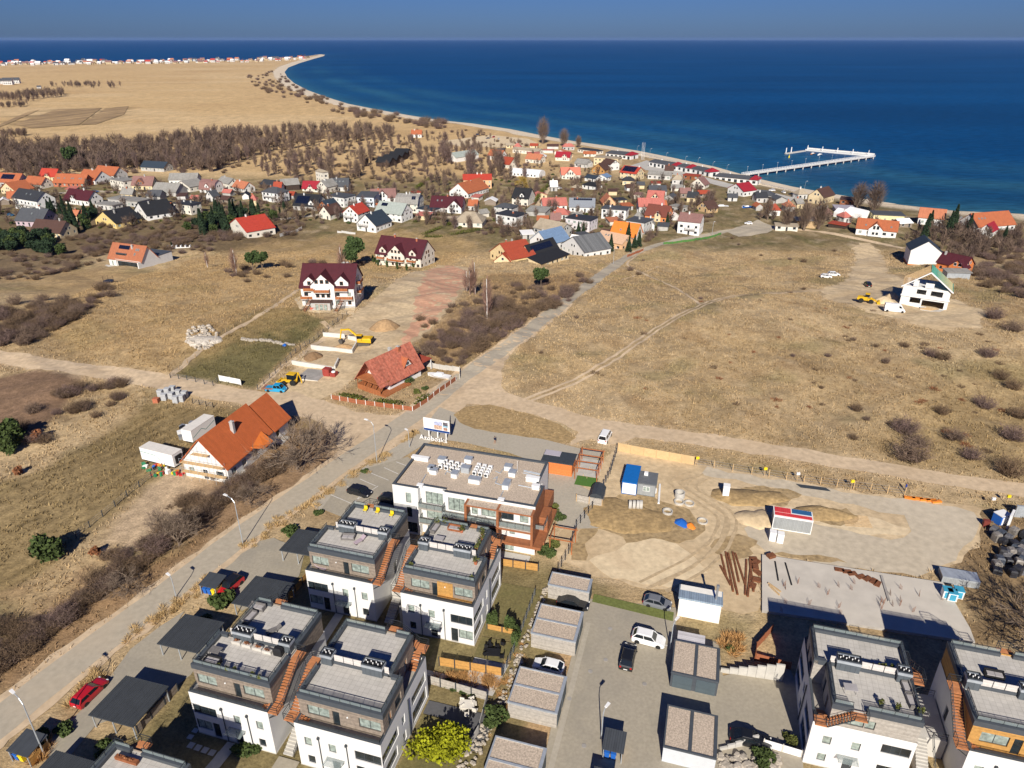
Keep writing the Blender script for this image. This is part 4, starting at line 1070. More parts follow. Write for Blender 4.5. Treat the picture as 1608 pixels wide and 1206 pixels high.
HOUSES=[
 # --- west end by the wood
 dict(label='white three-storey house with dark roof and long balconies by the conifers',a=(24,327),b=(62,333),d=11,eave=6.6,rh=4.2,rc='dark',wc=WHITE,sky=((.45,.45),(.62,.45)),chim=((.85,.5),),balc=((.1,.4,3.0),(.5,.9,3.0)),cross=()),
 dict(label='house with burgundy roof, white gable and front dormer gable by the village road',a=(103,319),b=(140,323),d=10,eave=3.4,rh=4.6,rc='burg',wc=WHITE,cross=((.4,4.5,.6,3.6),),chim=((.62,.5),),porch=(-.1,.3,2.2,2.5)),
 dict(label='low house with broad slate grey roof behind the dark shrub belt',a=(26,354),b=(68,357),d=13,eave=3.2,rh=5.0,rc='slate',wc=mk('lilac_render',(.45,.36,.40),.9),sky=((.5,.5),),chim=((.7,.5),)),
 dict(label='house with chocolate brown roof and yellow gable end above the shrub belt',a=(50,370),b=(96,375),d=11,eave=3.0,rh=4.6,rc='brown',wc=CREAM,chim=((.8,.5),)),
 dict(label='yellow house with black roof and roof windows, gable to the field',a=(151,352),b=(184,360),d=15,eave=3.2,rh=5.2,rc='black',wc=mk('yellow_render',(.66,.50,.20),.9),ridge='y',chim=((.3,.35),(.45,.6))),
 dict(label='white gabled house with black roof and three roof windows beside the yellow house',a=(213,338),b=(233,347),d=15,eave=3.0,rh=5.6,rc='black',wc=WHITE,ridge='y',chim=((.3,.4),)),
 dict(label='flat-roofed grey white house among bare trees with two short chimneys',a=(274,334),b=(301,338),d=8,eave=5.6,rh=0,rc='dark',wc=OFFW,roof='flat',chim=((.3,.6),(.7,.6))),
 dict(label='yellow house with scarlet roof and small gable at the edge of the wood',a=(63,283),b=(88,285),d=9,eave=3.4,rh=4.4,rc='red',wc=CREAM,cross=((.55,4.5,.8,3.4),),chim=()),
 dict(label='long brick house with orange roof and row of roof windows',a=(85,293),b=(133,293.5),d=11,eave=2.9,rh=4.8,rc='orange',wc=BRICK,sky=((.1,.4),(.16,.4),(.32,.4),(.55,.4),(.61,.4),(.8,.4),(.86,.4)),chim=()),
 dict(label='orange-roofed house with white gable end behind the long brick house',a=(124,288),b=(150,290),d=13,eave=3.6,rh=5.0,rc='orange',wc=WHITE,chim=((.5,.5),)),
 dict(label='orange-roofed house furthest back at the edge of the bare wood',a=(148,281),b=(180,283),d=12,eave=3.6,rh=4.8,rc='orange',wc=LGREY,chim=((.4,.5),)),
 dict(label='cream white box house with flat roof and six windows on the village road',a=(175,295),b=(196,299),d=9,eave=5.8,rh=0,rc='grey',wc=OFFW,roof='flat'),
 dict(label='cream house with mauve roof and brown gabled dormer',a=(208,298),b=(240,299),d=9,eave=3.4,rh=4.8,rc='mauve',wc=CREAM,dorm=((.42,5,.3,WOODB),),chim=((.55,.5),)),
 dict(label='grey fibre-roofed barn with dark gable on the village road',a=(240,307),b=(277,309),d=12,eave=3.0,rh=4.2,rc='grey',wc=GREYW,chim=(),name='barn',cat='barn',nowin=True),
 dict(label='small dark grey-roofed shed in front of the fibre-roofed barn',a=(231,313),b=(252,314),d=7,eave=2.4,rh=2.8,rc='slate',wc=GREYW,chim=(),name='shed',cat='shed',nowin=True),
 dict(label='white barn with long pale grey roof at the meadow edge',a=(266,289),b=(310,290),d=10,eave=3.6,rh=3.4,rc='grey',wc=WHITE,chim=(),name='barn',cat='barn'),
 dict(label='grey-roofed outbuilding with white gable joined to the white barn',a=(276,297),b=(299,302),d=12,eave=3.4,rh=3.2,rc='grey',wc=OFFW,ridge='y',chim=(),name='barn',cat='barn'),
 dict(label='white house with dusty mauve mansard roof and twin windows',a=(314,302),b=(337,304),d=9,eave=2.9,rh=5.0,rc='mauve',wc=WHITE,roof='mansard',dorm=((.5,3.2,.15,WHITE),),chim=((.7,.4),)),
 dict(label='small grey-roofed house with green-topped shed behind the mansard house',a=(343,294),b=(360,297),d=8,eave=4.0,rh=2.8,rc='grey',wc=OFFW),
 dict(label='small house with faded red roof among bare orchard trees',a=(366,299),b=(384,302),d=8,eave=2.8,rh=3.4,rc='terra',wc=LGREY),
 dict(label='orange-roofed house with rows of solar panels at the wood edge',a=(-6,293),b=(30,295),d=11,eave=3.6,rh=4.8,rc='orange',wc=LGREY,solar=(.2,.75,.3,.85,6,3),chim=()),
 dict(label='orange-roofed house with yellow gable beside the white three-storey house',a=(3,304),b=(26,307),d=12,eave=3.0,rh=4.6,rc='orange',wc=CREAM,ridge='y',chim=()),
 dict(label='low orange-roofed house half hidden behind the white three-storey house',a=(40,294),b=(66,297),d=9,eave=3.0,rh=4.0,rc='orange',wc=OFFW,chim=()),
 dict(label='long low grey flat-roofed workshop across from the burgundy roof',a=(171,321),b=(218,326),d=9,eave=3.6,rh=0,rc='grey',wc=GREYW,roof='flat',chim=((.3,.5),),name='workshop',cat='workshop'),
 dict(label='small flat pale garage beside the burgundy-roofed house',a=(151,328),b=(178,331),d=7,eave=3.0,rh=0,rc='grey',wc=LGREY,roof='flat',chim=(),name='garage',cat='garage'),
 dict(label='dark slate house hidden in the wood beyond the orange roofs',a=(222,268),b=(258,270),d=10,eave=3.0,rh=3.6,rc='navy',wc=GREYW,chim=()),
 # --- centre left
 dict(label='open-sided barn with pale grey roof by the meadow',a=(444,300),b=(471,298),d=9,eave=3.8,rh=3.0,rc='grey',wc=WOODD,chim=(),name='barn',cat='barn',nowin=True),
 dict(label='dark-roofed shed beside the open-sided barn',a=(410,296),b=(432,298),d=8,eave=3.0,rh=2.4,rc='dark',wc=WOODD,chim=(),name='shed',cat='shed',nowin=True),
 dict(label='white house with dark grey hip roof among tall cypresses',a=(413,315),b=(437,318),d=10,eave=5.6,rh=2.6,rc='slate',wc=WHITE,roof='hip',hip=4,balc=((.1,.9,3.0),)),
 dict(label='house with crimson roof tucked between grey-roofed neighbours',a=(475,300),b=(500,302),d=8,eave=2.6,rh=3.8,rc='crimson',wc=OFFW,cross=((.5,4,.4,2.6),),chim=()),
 dict(label='narrow white house with steep pale grey roof, gable to the south',a=(499,302),b=(514,304),d=10,eave=4.2,rh=3.6,rc='grey',wc=OFFW,ridge='y'),
 dict(label='tiny white tower-like house at the meadow edge',a=(497,284),b=(508,286),d=4.5,eave=7.0,rh=1.4,rc='beige',wc=OFFW,roof='hip',hip=1.5,chim=()),
 dict(label='house with broad charcoal roof and three roof windows near the crimson roof',a=(520,300),b=(547,301),d=11,eave=3.4,rh=4.4,rc='slate',wc=LGREY,sky=((.3,.5),(.5,.5),(.7,.5))),
 dict(label='house with black roof full of solar panels and white dormer',a=(461,330),b=(497,331),d=14,eave=3.0,rh=5.2,rc='black',wc=GREYW,solar=(.05,.6,.15,.8,8,3),dorm=((.78,3.6,.4,WHITE),)),
 dict(label='low dark-roofed extension with brown gable beside the solar roof',a=(499,332),b=(517,335),d=9,eave=3.0,rh=3.6,rc='navy',wc=WOODB,ridge='y',chim=()),
 dict(label='white cube house with grey flat roof behind the brown-roofed cottage',a=(515,323),b=(541,326),d=10,eave=6.0,rh=0,rc='slate',wc=WHITE,roof='flat'),
 dict(label='pale blue white house with shallow grey roof and balcony',a=(561,324),b=(588,326),d=10,eave=6.0,rh=1.2,rc='slate',wc=mk('pale_blue_render',(.62,.68,.76),.9),roof='mono',balc=((.5,.95,3.1),),chim=()),
 dict(label='house with dusty mauve roof and white front gable',a=(584,317),b=(622,318),d=10,eave=3.4,rh=4.2,rc='mauve',wc=WHITE,cross=((.45,6,.6,4.4),)),
 dict(label='pale house with weathered grey mansard and two solar panels',a=(622,333),b=(656,335),d=11,eave=5.6,rh=4.2,rc='grey',wc=OFFW,roof='mansard',solar=(.72,.9,.2,.5,2,1),chim=((.4,.45),(.55,.45))),
 dict(label='small white cottage with brown roof, gable to the field',a=(502,342),b=(519,346),d=11,eave=3.4,rh=4.0,rc='brown',wc=OFFW,ridge='y'),
 dict(label='white house with scarlet cross-gabled roof and balcony',a=(540,348),b=(563,351),d=11,eave=5.2,rh=3.8,rc='red',wc=WHITE,ridge='y',balc=((.1,.7,3.0),)),
 dict(label='white house with pale green metal roof and four solar panels',a=(590,346),b=(631,350),d=11,eave=5.0,rh=4.6,rc='pale',wc=WHITE,solar=(.12,.35,.55,.85,4,1),chim=()),
 dict(label='white-gabled house with navy solar roof and long glazed porch',a=(561,362),b=(591,366),d=14,eave=3.8,rh=5.2,rc='navy',wc=WHITE,ridge='y',balc=((.1,.6,3.2),)),
 dict(label='scarlet-roofed house with white half-hipped gable at the field edge',a=(361,364),b=(389,374),d=15,eave=3.8,rh=5.0,rc='red',wc=OFFW,ridge='y',chim=((.35,.5),)),
 dict(label='low scarlet-roofed annex beside the half-hipped scarlet roof',a=(398,367),b=(430,361),d=8,eave=2.6,rh=2.6,rc='red',wc=OFFW,chim=(),name='annex',cat='house'),
 dict(label='burgundy-roofed house with white gable and balcony by the hedged lane',a=(676,334),b=(725,335),d=12,eave=3.4,rh=5.0,rc='burg',wc=WHITE,cross=((.78,8,1.2,3.6),),sky=((.2,.5),(.34,.5)),chim=((.5,.5),),balc=((.66,.9,3.2),)),
 dict(label='white flat annex joined to the burgundy-roofed house by the lane',a=(655,336),b=(677,337),d=9,eave=3.2,rh=0,rc='navy',wc=WHITE,roof='flat',chim=(),name='annex',cat='house'),
 dict(label='low house with large beige hip roof behind a clipped hedge',a=(713,356),b=(757,358),d=14,eave=2.8,rh=4.2,rc='beige',wc=OFFW,roof='hip',hip=5,chim=()),
 dict(label='long white-gabled house with bright orange-red roof and row of skylights',a=(706,309),b=(735,312),d=24,eave=3.6,rh=5.4,rc=RF['orange'],wc=WHITE,ridge='y',base=BRICK,chim=((.5,.4),)),
 dict(label='peach building with long scarlet roof behind the orange-red roof',a=(728,296),b=(772,296),d=10,eave=6.0,rh=2.6,rc='red',wc=PEACH,chim=((.5,.5),(.65,.5))),
 dict(label='tall house with near-black roof, white dormer and brick porch arch',a=(804,323),b=(829,324),d=12,eave=5.0,rh=4.6,rc='black',wc=OFFW,dorm=((.6,2.6,.4,WHITE),),base=BRICK,chim=()),
 dict(label='white two-storey house with dark flat roof and red brick corner',a=(779,353),b=(810,358),d=10,eave=6.0,rh=0,rc='dark',wc=WHITE,roof='flat',base=BRICK,chim=((.6,.5),),balc=((.05,.35,3.0),)),
 dict(label='grey-roofed white house behind the dark flat roof',a=(776,338),b=(803,340),d=9,eave=5.0,rh=1.6,rc='slate',wc=LGREY,roof='hip',hip=4,chim=()),
 dict(label='long low house with faded pink metal roof',a=(853,328),b=(890,330),d=10,eave=3.0,rh=3.2,rc='pink',wc=WHITE,chim=((.6,.5),)),
 dict(label='long low grey shed roof beside the faded pink roof',a=(826,338),b=(856,341),d=8,eave=2.6,rh=1.2,rc='grey',wc=GREYW,roof='mono',chim=(),name='shed',cat='shed',nowin=True),
 dict(label='blue-grey roofed house with dark solar strip along its ridge',a=(894,333),b=(933,334),d=11,eave=3.2,rh=3.8,rc=mk('roof_blue_grey',(.22,.24,.27),.7,.1),wc=WHITE,solar=(.15,.9,.72,.95,9,1)),
 dict(label='low house with rose pink hip roof beside the flat-roofed white block',a=(866,343),b=(892,345),d=8,eave=2.8,rh=2.6,rc='pink',wc=LGREY,roof='hip',hip=3),
 dict(label='pale block house with black flat roof in front of the rose roof',a=(888,359),b=(925,365),d=10,eave=6.0,rh=0,rc='dark',wc=mk('pale_lilac_render',(.62,.58,.60),.9),roof='flat',balc=((.05,.3,3.0),)),
 dict(label='house with broad sand-beige roof and grey end wall',a=(838,366),b=(878,374),d=11,eave=3.2,rh=3.6,rc='beige',wc=GREYW,chim=()),
 dict(label='white-gabled house with light blue metal roof and brick chimney',a=(832,389),b=(861,395),d=15,eave=4.0,rh=5.0,rc='blue',wc=WHITE,ridge='y',chim=((.25,.6),),balc=((.5,.95,3.0),),wk='b'),
 dict(label='cream house with dark red roof by the brown scrub slope',a=(770,406),b=(803,411),d=13,eave=3.4,rh=5.2,rc='rust',wc=mk('straw_render',(.70,.55,.30),.9),ridge='y',chim=((.4,.7),(.6,.65)),wk='b'),
 dict(label='dark red side wing of the cream house by the scrub slope',a=(803,411),b=(830,400),d=8,eave=2.8,rh=3.4,rc='rust',wc=CREAM,chim=(),name='annex',cat='house'),
 dict(label='house with black standing-seam roof and solar panels by the tall pine',a=(838,408),b=(880,404),d=10,eave=2.8,rh=5.4,rc='black',wc=CREAM,solar=(.1,.85,.45,.85,9,2),chim=()),
 dict(label='low black-roofed lean-to below the standing-seam solar roof',a=(850,416),b=(893,408),d=7,eave=2.6,rh=1.4,rc='black',wc=CREAM,roof='mono',chim=(),name='annex',cat='house'),
 dict(label='unfinished white-gabled house with ribbed grey roof',a=(882,394),b=(918,403),d=15,eave=3.6,rh=5.2,rc=mk('roof_ribbed_grey',(.13,.135,.14),.8,.1,stripes=(1.0,.2),sdir=(0,1,0)),wc=WHITE,ridge='y',chim=()),
 dict(label='peach house with low salmon roof and three roof windows',a=(935,386),b=(976,392),d=10,eave=3.6,rh=3.0,rc=mk('roof_salmon',(.55,.36,.24),.8,.08),wc=PEACH,sky=((.25,.5),(.35,.5),(.45,.5)),chim=()),
 dict(label='house with vivid orange roof behind the dark firs',a=(958,376),b=(997,379),d=10,eave=3.0,rh=5.2,rc=mk('roof_vivid_orange',(.72,.19,.03),.75,.08,1.2),wc=OFFW,sky=((.35,.3),),chim=()),
 dict(label='grey-white block with flat slate roof beside the vivid orange roof',a=(982,364),b=(1010,368),d=10,eave=6.0,rh=0,rc='slate',wc=LGREY,roof='flat',chim=((.5,.5),)),
 # --- centre right,down to the harbour
 dict(label='white house with coral roof and front gable at the end of the lane',a=(882,281),b=(911,282),d=11,eave=3.6,rh=4.0,rc=mk('roof_coral',(.56,.18,.12),.8,.08),wc=OFFW,cross=((.45,8,.8,3.6),),chim=()),
 dict(label='small brown timber chalet with balcony',a=(929,271),b=(949,273),d=10,eave=2.8,rh=4.2,rc='brown',wc=mk('chalet_boards',(.42,.23,.08),.8),ridge='y',chim=(),wk='b'),
 dict(label='cream house whose roof is covered by a dark solar array',a=(973,282),b=(998,284),d=12,eave=5.4,rh=3.6,rc='red',wc=CREAM,solar=(.05,.85,.15,.95,7,4),chim=((.92,.5),)),
 dict(label='small white holiday cabin with blue roof beside the lawn',a=(937,283),b=(952,285),d=7,eave=2.8,rh=1.6,rc='blue',wc=WHITE,ridge='y',chim=(),name='cabin',cat='cabin'),
 dict(label='small pale blue-walled cabin with white gable',a=(918,284),b=(934,286),d=7,eave=2.6,rh=1.5,rc='navy',wc=WHITE,chim=(),name='cabin',cat='cabin'),
 dict(label='white cabin with near-black hip roof on the lawn',a=(914,296),b=(934,298),d=8,eave=2.8,rh=1.8,rc='black',wc=WHITE,roof='hip',hip=3,chim=(),name='cabin',cat='cabin'),
 dict(label='small timber gazebo hut on the lawn',a=(897,299),b=(908,301),d=4,eave=2.2,rh=1.6,rc='beige',wc=WOODB,roof='hip',hip=2,chim=(),name='garden_hut',cat='hut'),
 dict(label='cream two-storey block with flat roof near the harbour sheds',a=(932,259),b=(970,262),d=10,eave=6.0,rh=0,rc='beige',wc=CREAM,roof='flat',chim=()),
 dict(label='dark brown-roofed house with white side by the cream block',a=(944,265),b=(958,268),d=9,eave=4.6,rh=2.8,rc='brown',wc=WHITE,chim=()),
 dict(label='salmon gabled cottage with orange roof',a=(947,325),b=(966,326),d=10,eave=2.8,rh=4.0,rc='terra',wc=PEACH,ridge='y',chim=()),
 dict(label='white house with flat grey roof and balcony below the salmon cottage',a=(944,343),b=(982,346),d=9,eave=5.6,rh=0,rc='slate',wc=WHITE,roof='flat',balc=((.1,.5,3.0),)),
 dict(label='large house with rosy pink roof behind the orange-walled house',a=(1003,335),b=(1042,336),d=10,eave=4.4,rh=3.6,rc='pink',wc=LGREY,chim=()),
 dict(label='pale gabled house with pink roof above the rosy roof',a=(1015,322),b=(1040,323),d=10,eave=4.2,rh=3.6,rc='pink',wc=CREAM,cross=((.5,6,.4,4.2),),chim=()),
 dict(label='grey-roofed house behind the pink gable',a=(1020,308),b=(1046,309),d=9,eave=3.6,rh=2.6,rc='slate',wc=LGREY,chim=()),
 dict(label='orange-walled house with red-brown roof and yellow dormer bay',a=(1012,347),b=(1046,349),d=11,eave=3.6,rh=4.8,rc=mk('roof_red_brown',(.16,.05,.035),.8,.1),wc=ORANGEW,cross=((.6,3.4,.6,4.4,CREAM),),chim=((.6,.5),)),
 dict(label='white three-storey house with mauve roof and stacked balconies by the green fence',a=(1063,366),b=(1097,371),d=10,eave=7.0,rh=3.0,rc='mauve',wc=WHITE,balc=((.35,.8,3.0),),chim=((.4,.45),)),
 dict(label='white house with bright crimson gabled roof beside the harbour',a=(1142,304),b=(1167,309),d=11,eave=3.6,rh=3.8,rc='crimson',wc=WHITE,ridge='y',chim=()),
 dict(label='grey-gabled house with steep slate roof near the bare lime trees',a=(1084,295),b=(1106,297),d=9,eave=2.8,rh=4.2,rc='mauve',wc=OFFW,ridge='y',chim=()),
 dict(label='long grey low house with pale roof among sheds',a=(1017,281),b=(1052,283),d=8,eave=3.4,rh=1.8,rc='grey',wc=LGREY,chim=()),
 dict(label='brown flat-roofed kiosk beside the harbour shed row',a=(1072,281),b=(1096,283),d=7,eave=2.8,rh=0,rc='rust',wc=WOODB,roof='flat',chim=(),name='kiosk',cat='kiosk'),
 dict(label='white gabled ruin-like shed with dark beams near the road bend',a=(1094,331),b=(1112,335),d=8,eave=2.6,rh=3.4,rc='brown',wc=WOODN,ridge='y',chim=(),name='shed',cat='shed'),
 dict(label='small flat-roofed grey hut in the overgrown plot',a=(1052,332),b=(1070,334),d=6,eave=3.4,rh=0,rc='grey',wc=GREYW,roof='flat',chim=(),name='hut',cat='hut'),
 dict(label='white house with orange roof and wooden balcony gable above the dry field',a=(1343,368),b=(1406,374),d=11,eave=3.4,rh=3.8,rc='orange',wc=WHITE,cross=((.48,6.5,.8,3.6),),sky=((.22,.25),(.85,.25)),chim=(),wk='d'),
 dict(label='tall white-gabled house with navy roof and brick ground floor',a=(1425,416),b=(1474,416),d=11,eave=6.6,rh=4.2,rc='navy',wc=WHITE,ridge='y',base=BRICKO,chim=(),gab=False,wk='C',nowin=True),
 dict(label='red brick house with maroon roof next to the tall white gable',a=(1468,424),b=(1510,432),d=9,eave=3.4,rh=3.2,rc='burg',wc=BRICKO,chim=((.1,.4),),cross=((.78,6,.6,3.0),)),
 dict(label='low grey metal shed in front of the red brick house',a=(1486,437),b=(1522,439),d=4,eave=2.6,rh=.3,rc='grey',wc=GALV,roof='mono',chim=(),name='shed',cat='shed',nowin=True),
 dict(label='cream-gabled house with brown roof by the sea wall',a=(1268,318),b=(1292,322),d=14,eave=4.6,rh=4.2,rc='brown',wc=CREAM,ridge='y',chim=((.6,.7),)),
 dict(label='long house with red-orange roof on the far side of the firs',a=(1534,366),b=(1592,362),d=13,eave=3.4,rh=5.4,rc='orange',wc=WHITE,sky=((.12,.5),(.2,.5),(.28,.5)),chim=()),
 dict(label='low crimson-roofed wing beside the long red-orange roof',a=(1535,371),b=(1555,374),d=10,eave=3.4,rh=3.2,rc='crimson',wc=WHITE,ridge='y',chim=(),name='annex',cat='house'),
 dict(label='house with dark orange roof glimpsed through the tall firs',a=(1440,352),b=(1480,356),d=10,eave=4.0,rh=4.0,rc='terra',wc=WHITE,chim=()),
 dict(label='low cream flat house by the beach behind the orange balcony gable',a=(1370,348),b=(1418,351),d=10,eave=4.0,rh=0,rc='slate',wc=mk('pale_yellow_render',(.70,.62,.36),.9),roof='flat',chim=()),
 dict(label='pale long caravan-like shed below the lime trees',a=(1217,362),b=(1252,364),d=5,eave=2.6,rh=.4,rc='beige',wc=OFFW,roof='mono',chim=(),name='shed',cat='shed'),
 dict(label='tan shed behind the caravan-like shed',a=(1250,357),b=(1282,359),d=6,eave=4.0,rh=.6,rc='grey',wc=mk('tan_boards',(.45,.32,.18),.9),roof='mono',chim=(),name='shed',cat='shed',nowin=True),
 dict(label='rusty flat-roofed shelter by the dry field edge',a=(1300,357),b=(1326,360),d=6,eave=2.2,rh=.2,rc='rust',wc=WOODD,roof='mono',chim=(),name='shelter',cat='shelter',nowin=True),
 dict(label='grey hip-roofed building on the harbour square',a=(1182,312),b=(1212,315),d=9,eave=3.0,rh=2.2,rc='slate',wc=GREYW,roof='hip',hip=4,chim=()),
 dict(label='lilac-roofed low building beside the beach trees',a=(1312,333),b=(1342,336),d=9,eave=2.6,rh=.3,rc=mk('roof_lilac',(.33,.31,.36),.8,.1),wc=LGREY,roof='mono',chim=()),
 dict(label='wooden beach bar with rusty orange walls by the shore',a=(1318,321),b=(1340,323),d=8,eave=3.0,rh=.4,rc='brown',wc=WOODB,roof='mono',chim=()),
 dict(label='white house with orange roof alone by the reed beds',a=(646,216),b=(662,216),d=9,eave=3.4,rh=3.6,rc='orange',wc=WHITE),
 dict(label='white-gabled hall with long pale blue roof on the slope',a=(703,253),b=(716,255),d=26,eave=3.8,rh=3.4,rc='pale',wc=WHITE,ridge='y',chim=(),gab=False,nowin=True),
 dict(label='house with orange roof near the beach car park',a=(766,250),b=(786,252),d=10,eave=3.4,rh=4.0,rc='orange',wc=WHITE,chim=()),
 dict(label='house with rusty brown roof and white gable under the bare limes',a=(775,262),b=(800,265),d=11,eave=3.4,rh=4.4,rc='rust',wc=OFFW,cross=((.4,6,.6,3.4),),chim=()),
 dict(label='small house with brick-coloured roof beside the white tent',a=(825,255),b=(848,257),d=9,eave=3.2,rh=3.4,rc='terra',wc=OFFW,chim=()),
 dict(label='small house with crimson roof and dark side near the promenade',a=(872,252),b=(894,253),d=9,eave=3.0,rh=3.6,rc='crimson',wc=OFFW,cross=((.65,5,.4,3.0),),chim=()),
 dict(label='pale grey-roofed cottage near the promenade',a=(902,262),b=(921,264),d=9,eave=3.0,rh=2.8,rc='grey',wc=LGREY,chim=()),
 dict(label='long pale low building at the beach end of the village',a=(805,240),b=(846,243),d=8,eave=3.2,rh=1.4,rc='beige',wc=OFFW,chim=()),
 dict(label='dark-roofed beach pavilion by the promenade',a=(907,239),b=(938,243),d=8,eave=3.0,rh=1.2,rc='dark',wc=OFFW,roof='hip',hip=3,chim=()),
]
for h in HOUSES: house(**h)
# sheds,garages and cottages filling the plots
rq=random.Random(21)
RN=dict(grey='grey',slate='slate',brown='brown',beige='beige',mauve='mauve',terra='brick-red',pink='pink',dark='black',rust='rust-red',white='white',orange='orange')
WN=[('white',WHITE),('cream',CREAM),('grey',GREYW),('timber',WOODG),('pale',OFFW),('pale grey',LGREY)]
def blocked(x,y,r):
 return any((x-q[0])**2+(y-q[1])**2<(r+min(q[3],q[4]))**2 for q in FOOT)
for where,pts in (('near the beach promenade',((812,236),(838,233),(860,241),(880,243),(893,247),(926,246),(893,236),(868,234),(850,250),(915,256),(838,246),(785,240),(800,232))),('in the western gardens',((10,286),(112,303),(285,314),(306,319),(330,316),(352,319),(386,313),(398,322),(62,342),(120,347),(250,326),(262,331),(356,308),(220,331),(200,312),(8,322),(22,318))),('between the central gardens',((640,318),(690,320),(742,331),(762,341),(746,316),(770,322),(655,308),(600,331),(545,313),(452,312),(436,303),(480,318),(556,342),(640,345),(664,346))),
  ('above the scrub slope',((805,348),(820,356),(852,352),(872,354),(842,346),(908,346),(918,376),(948,374),(966,354),(1000,352),(1020,362),(1040,362),(830,376),(900,384))),('below the harbour sheds',((1040,333),(1060,346),(986,330),(976,320),(962,307),(990,301),(1006,297),(1030,294),(1062,300),(1076,311),(945,306),(1000,312),(1050,316),(1086,318),(1000,272),(986,291),(1050,274),(1064,289),(870,300),(850,312),(1105,310))),('by the shore trees',((1192,331),(1216,339),(1240,333),(1226,319),(1256,327),(1300,346),(1284,339),(1422,357),(1466,346),(1508,352),(1196,318),(1330,350),(1150,316),(1260,312)))):
 for px,py in pts:
  A=P(px,py)
  if blocked(A[0]+2,A[1]+2,4.2): continue
  wp=rq.uniform(10,19); rc=rq.choice(list(RN)); wn,wm=rq.choice(WN); kd=rq.choice(('shed','garage','cottage','shed')); tall=kd=='cottage'; rf=rq.choice(('gable','gable','mono','flat')) if not tall else rq.choice(('gable','hip'))
  house('small %s %s with %s roof %s' % (wn,kd,RN[rc],where),(px-wp/2,py+rq.uniform(-.8,.8)),(px+wp/2,py+rq.uniform(-.8,.8)),rq.uniform(4.5,7),3.2 if tall else 2.5,rq.uniform(2.2,3.2) if tall else (1.5 if rf=='gable' else .6),rc,wm,ridge=rq.choice('xxy') if rf=='gable' else 'x',roof=rf,chim=((.4,.5),) if tall else (),name=kd if tall else kd,cat=kd,group='outbuildings '+where,nowin=not tall and rq.random()<.6)
# ------------------------------------------------------------------ harbour sheds: long slate roofs with red end bays
def harbour(label,a,b,d,red):
 A,B=P(*a),P(*b)
 w=math.hypot(B[0]-A[0],B[1]-A[1])
 t=thing('harbour_shed',label,'shed',(A[0],A[1],min(A[2],B[2])),math.atan2(B[1]-A[1],B[0]-A[0]),'slate-roofed harbour sheds')
 e=3.6; rw=5.5
 bm=MB(); n=max(3,int(w/4))
 facade(bm,t,(0,0),(w,0),-.5,e,[(w*(i+.5)/n-1.1,w*(i+.5)/n+1.1,.1 if i % 2 else .9,2.7,'d') for i in range(n)])
 facade(bm,t,(w,0),(w,d),-.5,e,[(d/2-1.3,d/2+1.3,.05,2.8,'d')]); bm.wall((w,d),(0,d),-.5,e); bm.wall((0,d),(0,0),-.5,e)
 bm.obj('wall',[WHITE],t)
 r=MB(); q=[(-.5,-.7,e),(w-rw,-.7,e),(w-rw,d+.7,e),(-.5,d+.7,e)]
 r.hexa(q+[(1.5,d*.45,e+1.7),(w-rw,d*.45,e+1.7),(w-rw,d*.55,e+1.7),(1.5,d*.55,e+1.7)])
 r.obj('roof',[RF['slate']],t)
 if red:
  r=MB(); r.hexa([(w-rw+.01,-.8,e),(w+.7,-.8,e),(w+.7,d+.8,e),(w-rw+.01,d+.8,e),(w-rw+2.2,d*.45,e+2.3),(w-2,d*.45,e+2.3),(w-2,d*.55,e+2.3),(w-rw+2.2,d*.55,e+2.3)])
  r.obj('end_roof',[RF['crimson']],t)
 c=MB(); c.box(w*.3,w*.3+.6,d*.5,d*.5+.6,e+1.2,e+2.6); c.obj('roof_vent',WHITEM,t)
harbour('tall slate-roofed harbour shed with dark glazed doors beside the masts',(951,247),(990,251),13,True)
harbour('slate-roofed harbour shed nearest the harbour square and the blue container',(1019,261),(1062,268),9,True)
harbour('middle slate-roofed harbour shed of the row along the sea wall',(1063,268),(1084,272),9,True)
harbour('slate-roofed harbour shed with red end bay at the end of the row',(1085,272),(1114,278),9,True)
harbour('slate-roofed harbour shed at the landward end of the white pier',(1122,280),(1188,291),10,True)
# black cabins with timber ends in a stepped row
for i,(a,b) in enumerate((((612,262),(622,259)),((622,258),(632,254)),((631,253),(641,249)),((639,248),(648,244)))):
 house('black gabled cabin with a pale timber end in the stepped row',a,b,12,3.4,3.2,'black',WOODD,ridge='y',chim=(),name='cabin',cat='cabin',group='black cabins in a stepped row',nowin=True,base=None)
# white event tent
A=P(800,276); B=P(846,279)
t=thing('event_tent','long white event tent with a row of arched windows','tent',A,math.atan2(B[1]-A[1],B[0]-A[0]))
L_=math.hypot(B[0]-A[0],B[1]-A[1]); b=MB()
b.loft([[(x,0,-.3),(x,0,2.6),(x,3,4.4),(x,6,5.0),(x,9,4.4),(x,12,2.6),(x,12,-.3)][::-1] for x in (0,L_)]); b.obj('canopy',WHITEM,t)
for i in range(8): link('window',win_mesh(1.2,1.4,'w',1),t,(1+i*(L_-2)/8,-.03,.8),0)
for lab,a,b_,c in (('white peaked tent beside the beach trees',(1324,338),(1352,344),9),('grey-sided low tent next to the peaked tent',(1308,340),(1326,344),7)):
 A=P(*a); B=P(*b_); L_=math.hypot(B[0]-A[0],B[1]-A[1]); m=MB(); m.loft([[(x,0,-.3),(x,0,2.6),(x,c/2,4.6),(x,c,2.6),(x,c,-.3)][::-1] for x in (0,L_)])
 m.obj('event_tent',WHITEM,None,A,math.atan2(B[1]-A[1],B[0]-A[0]),label=lab,cat='tent')
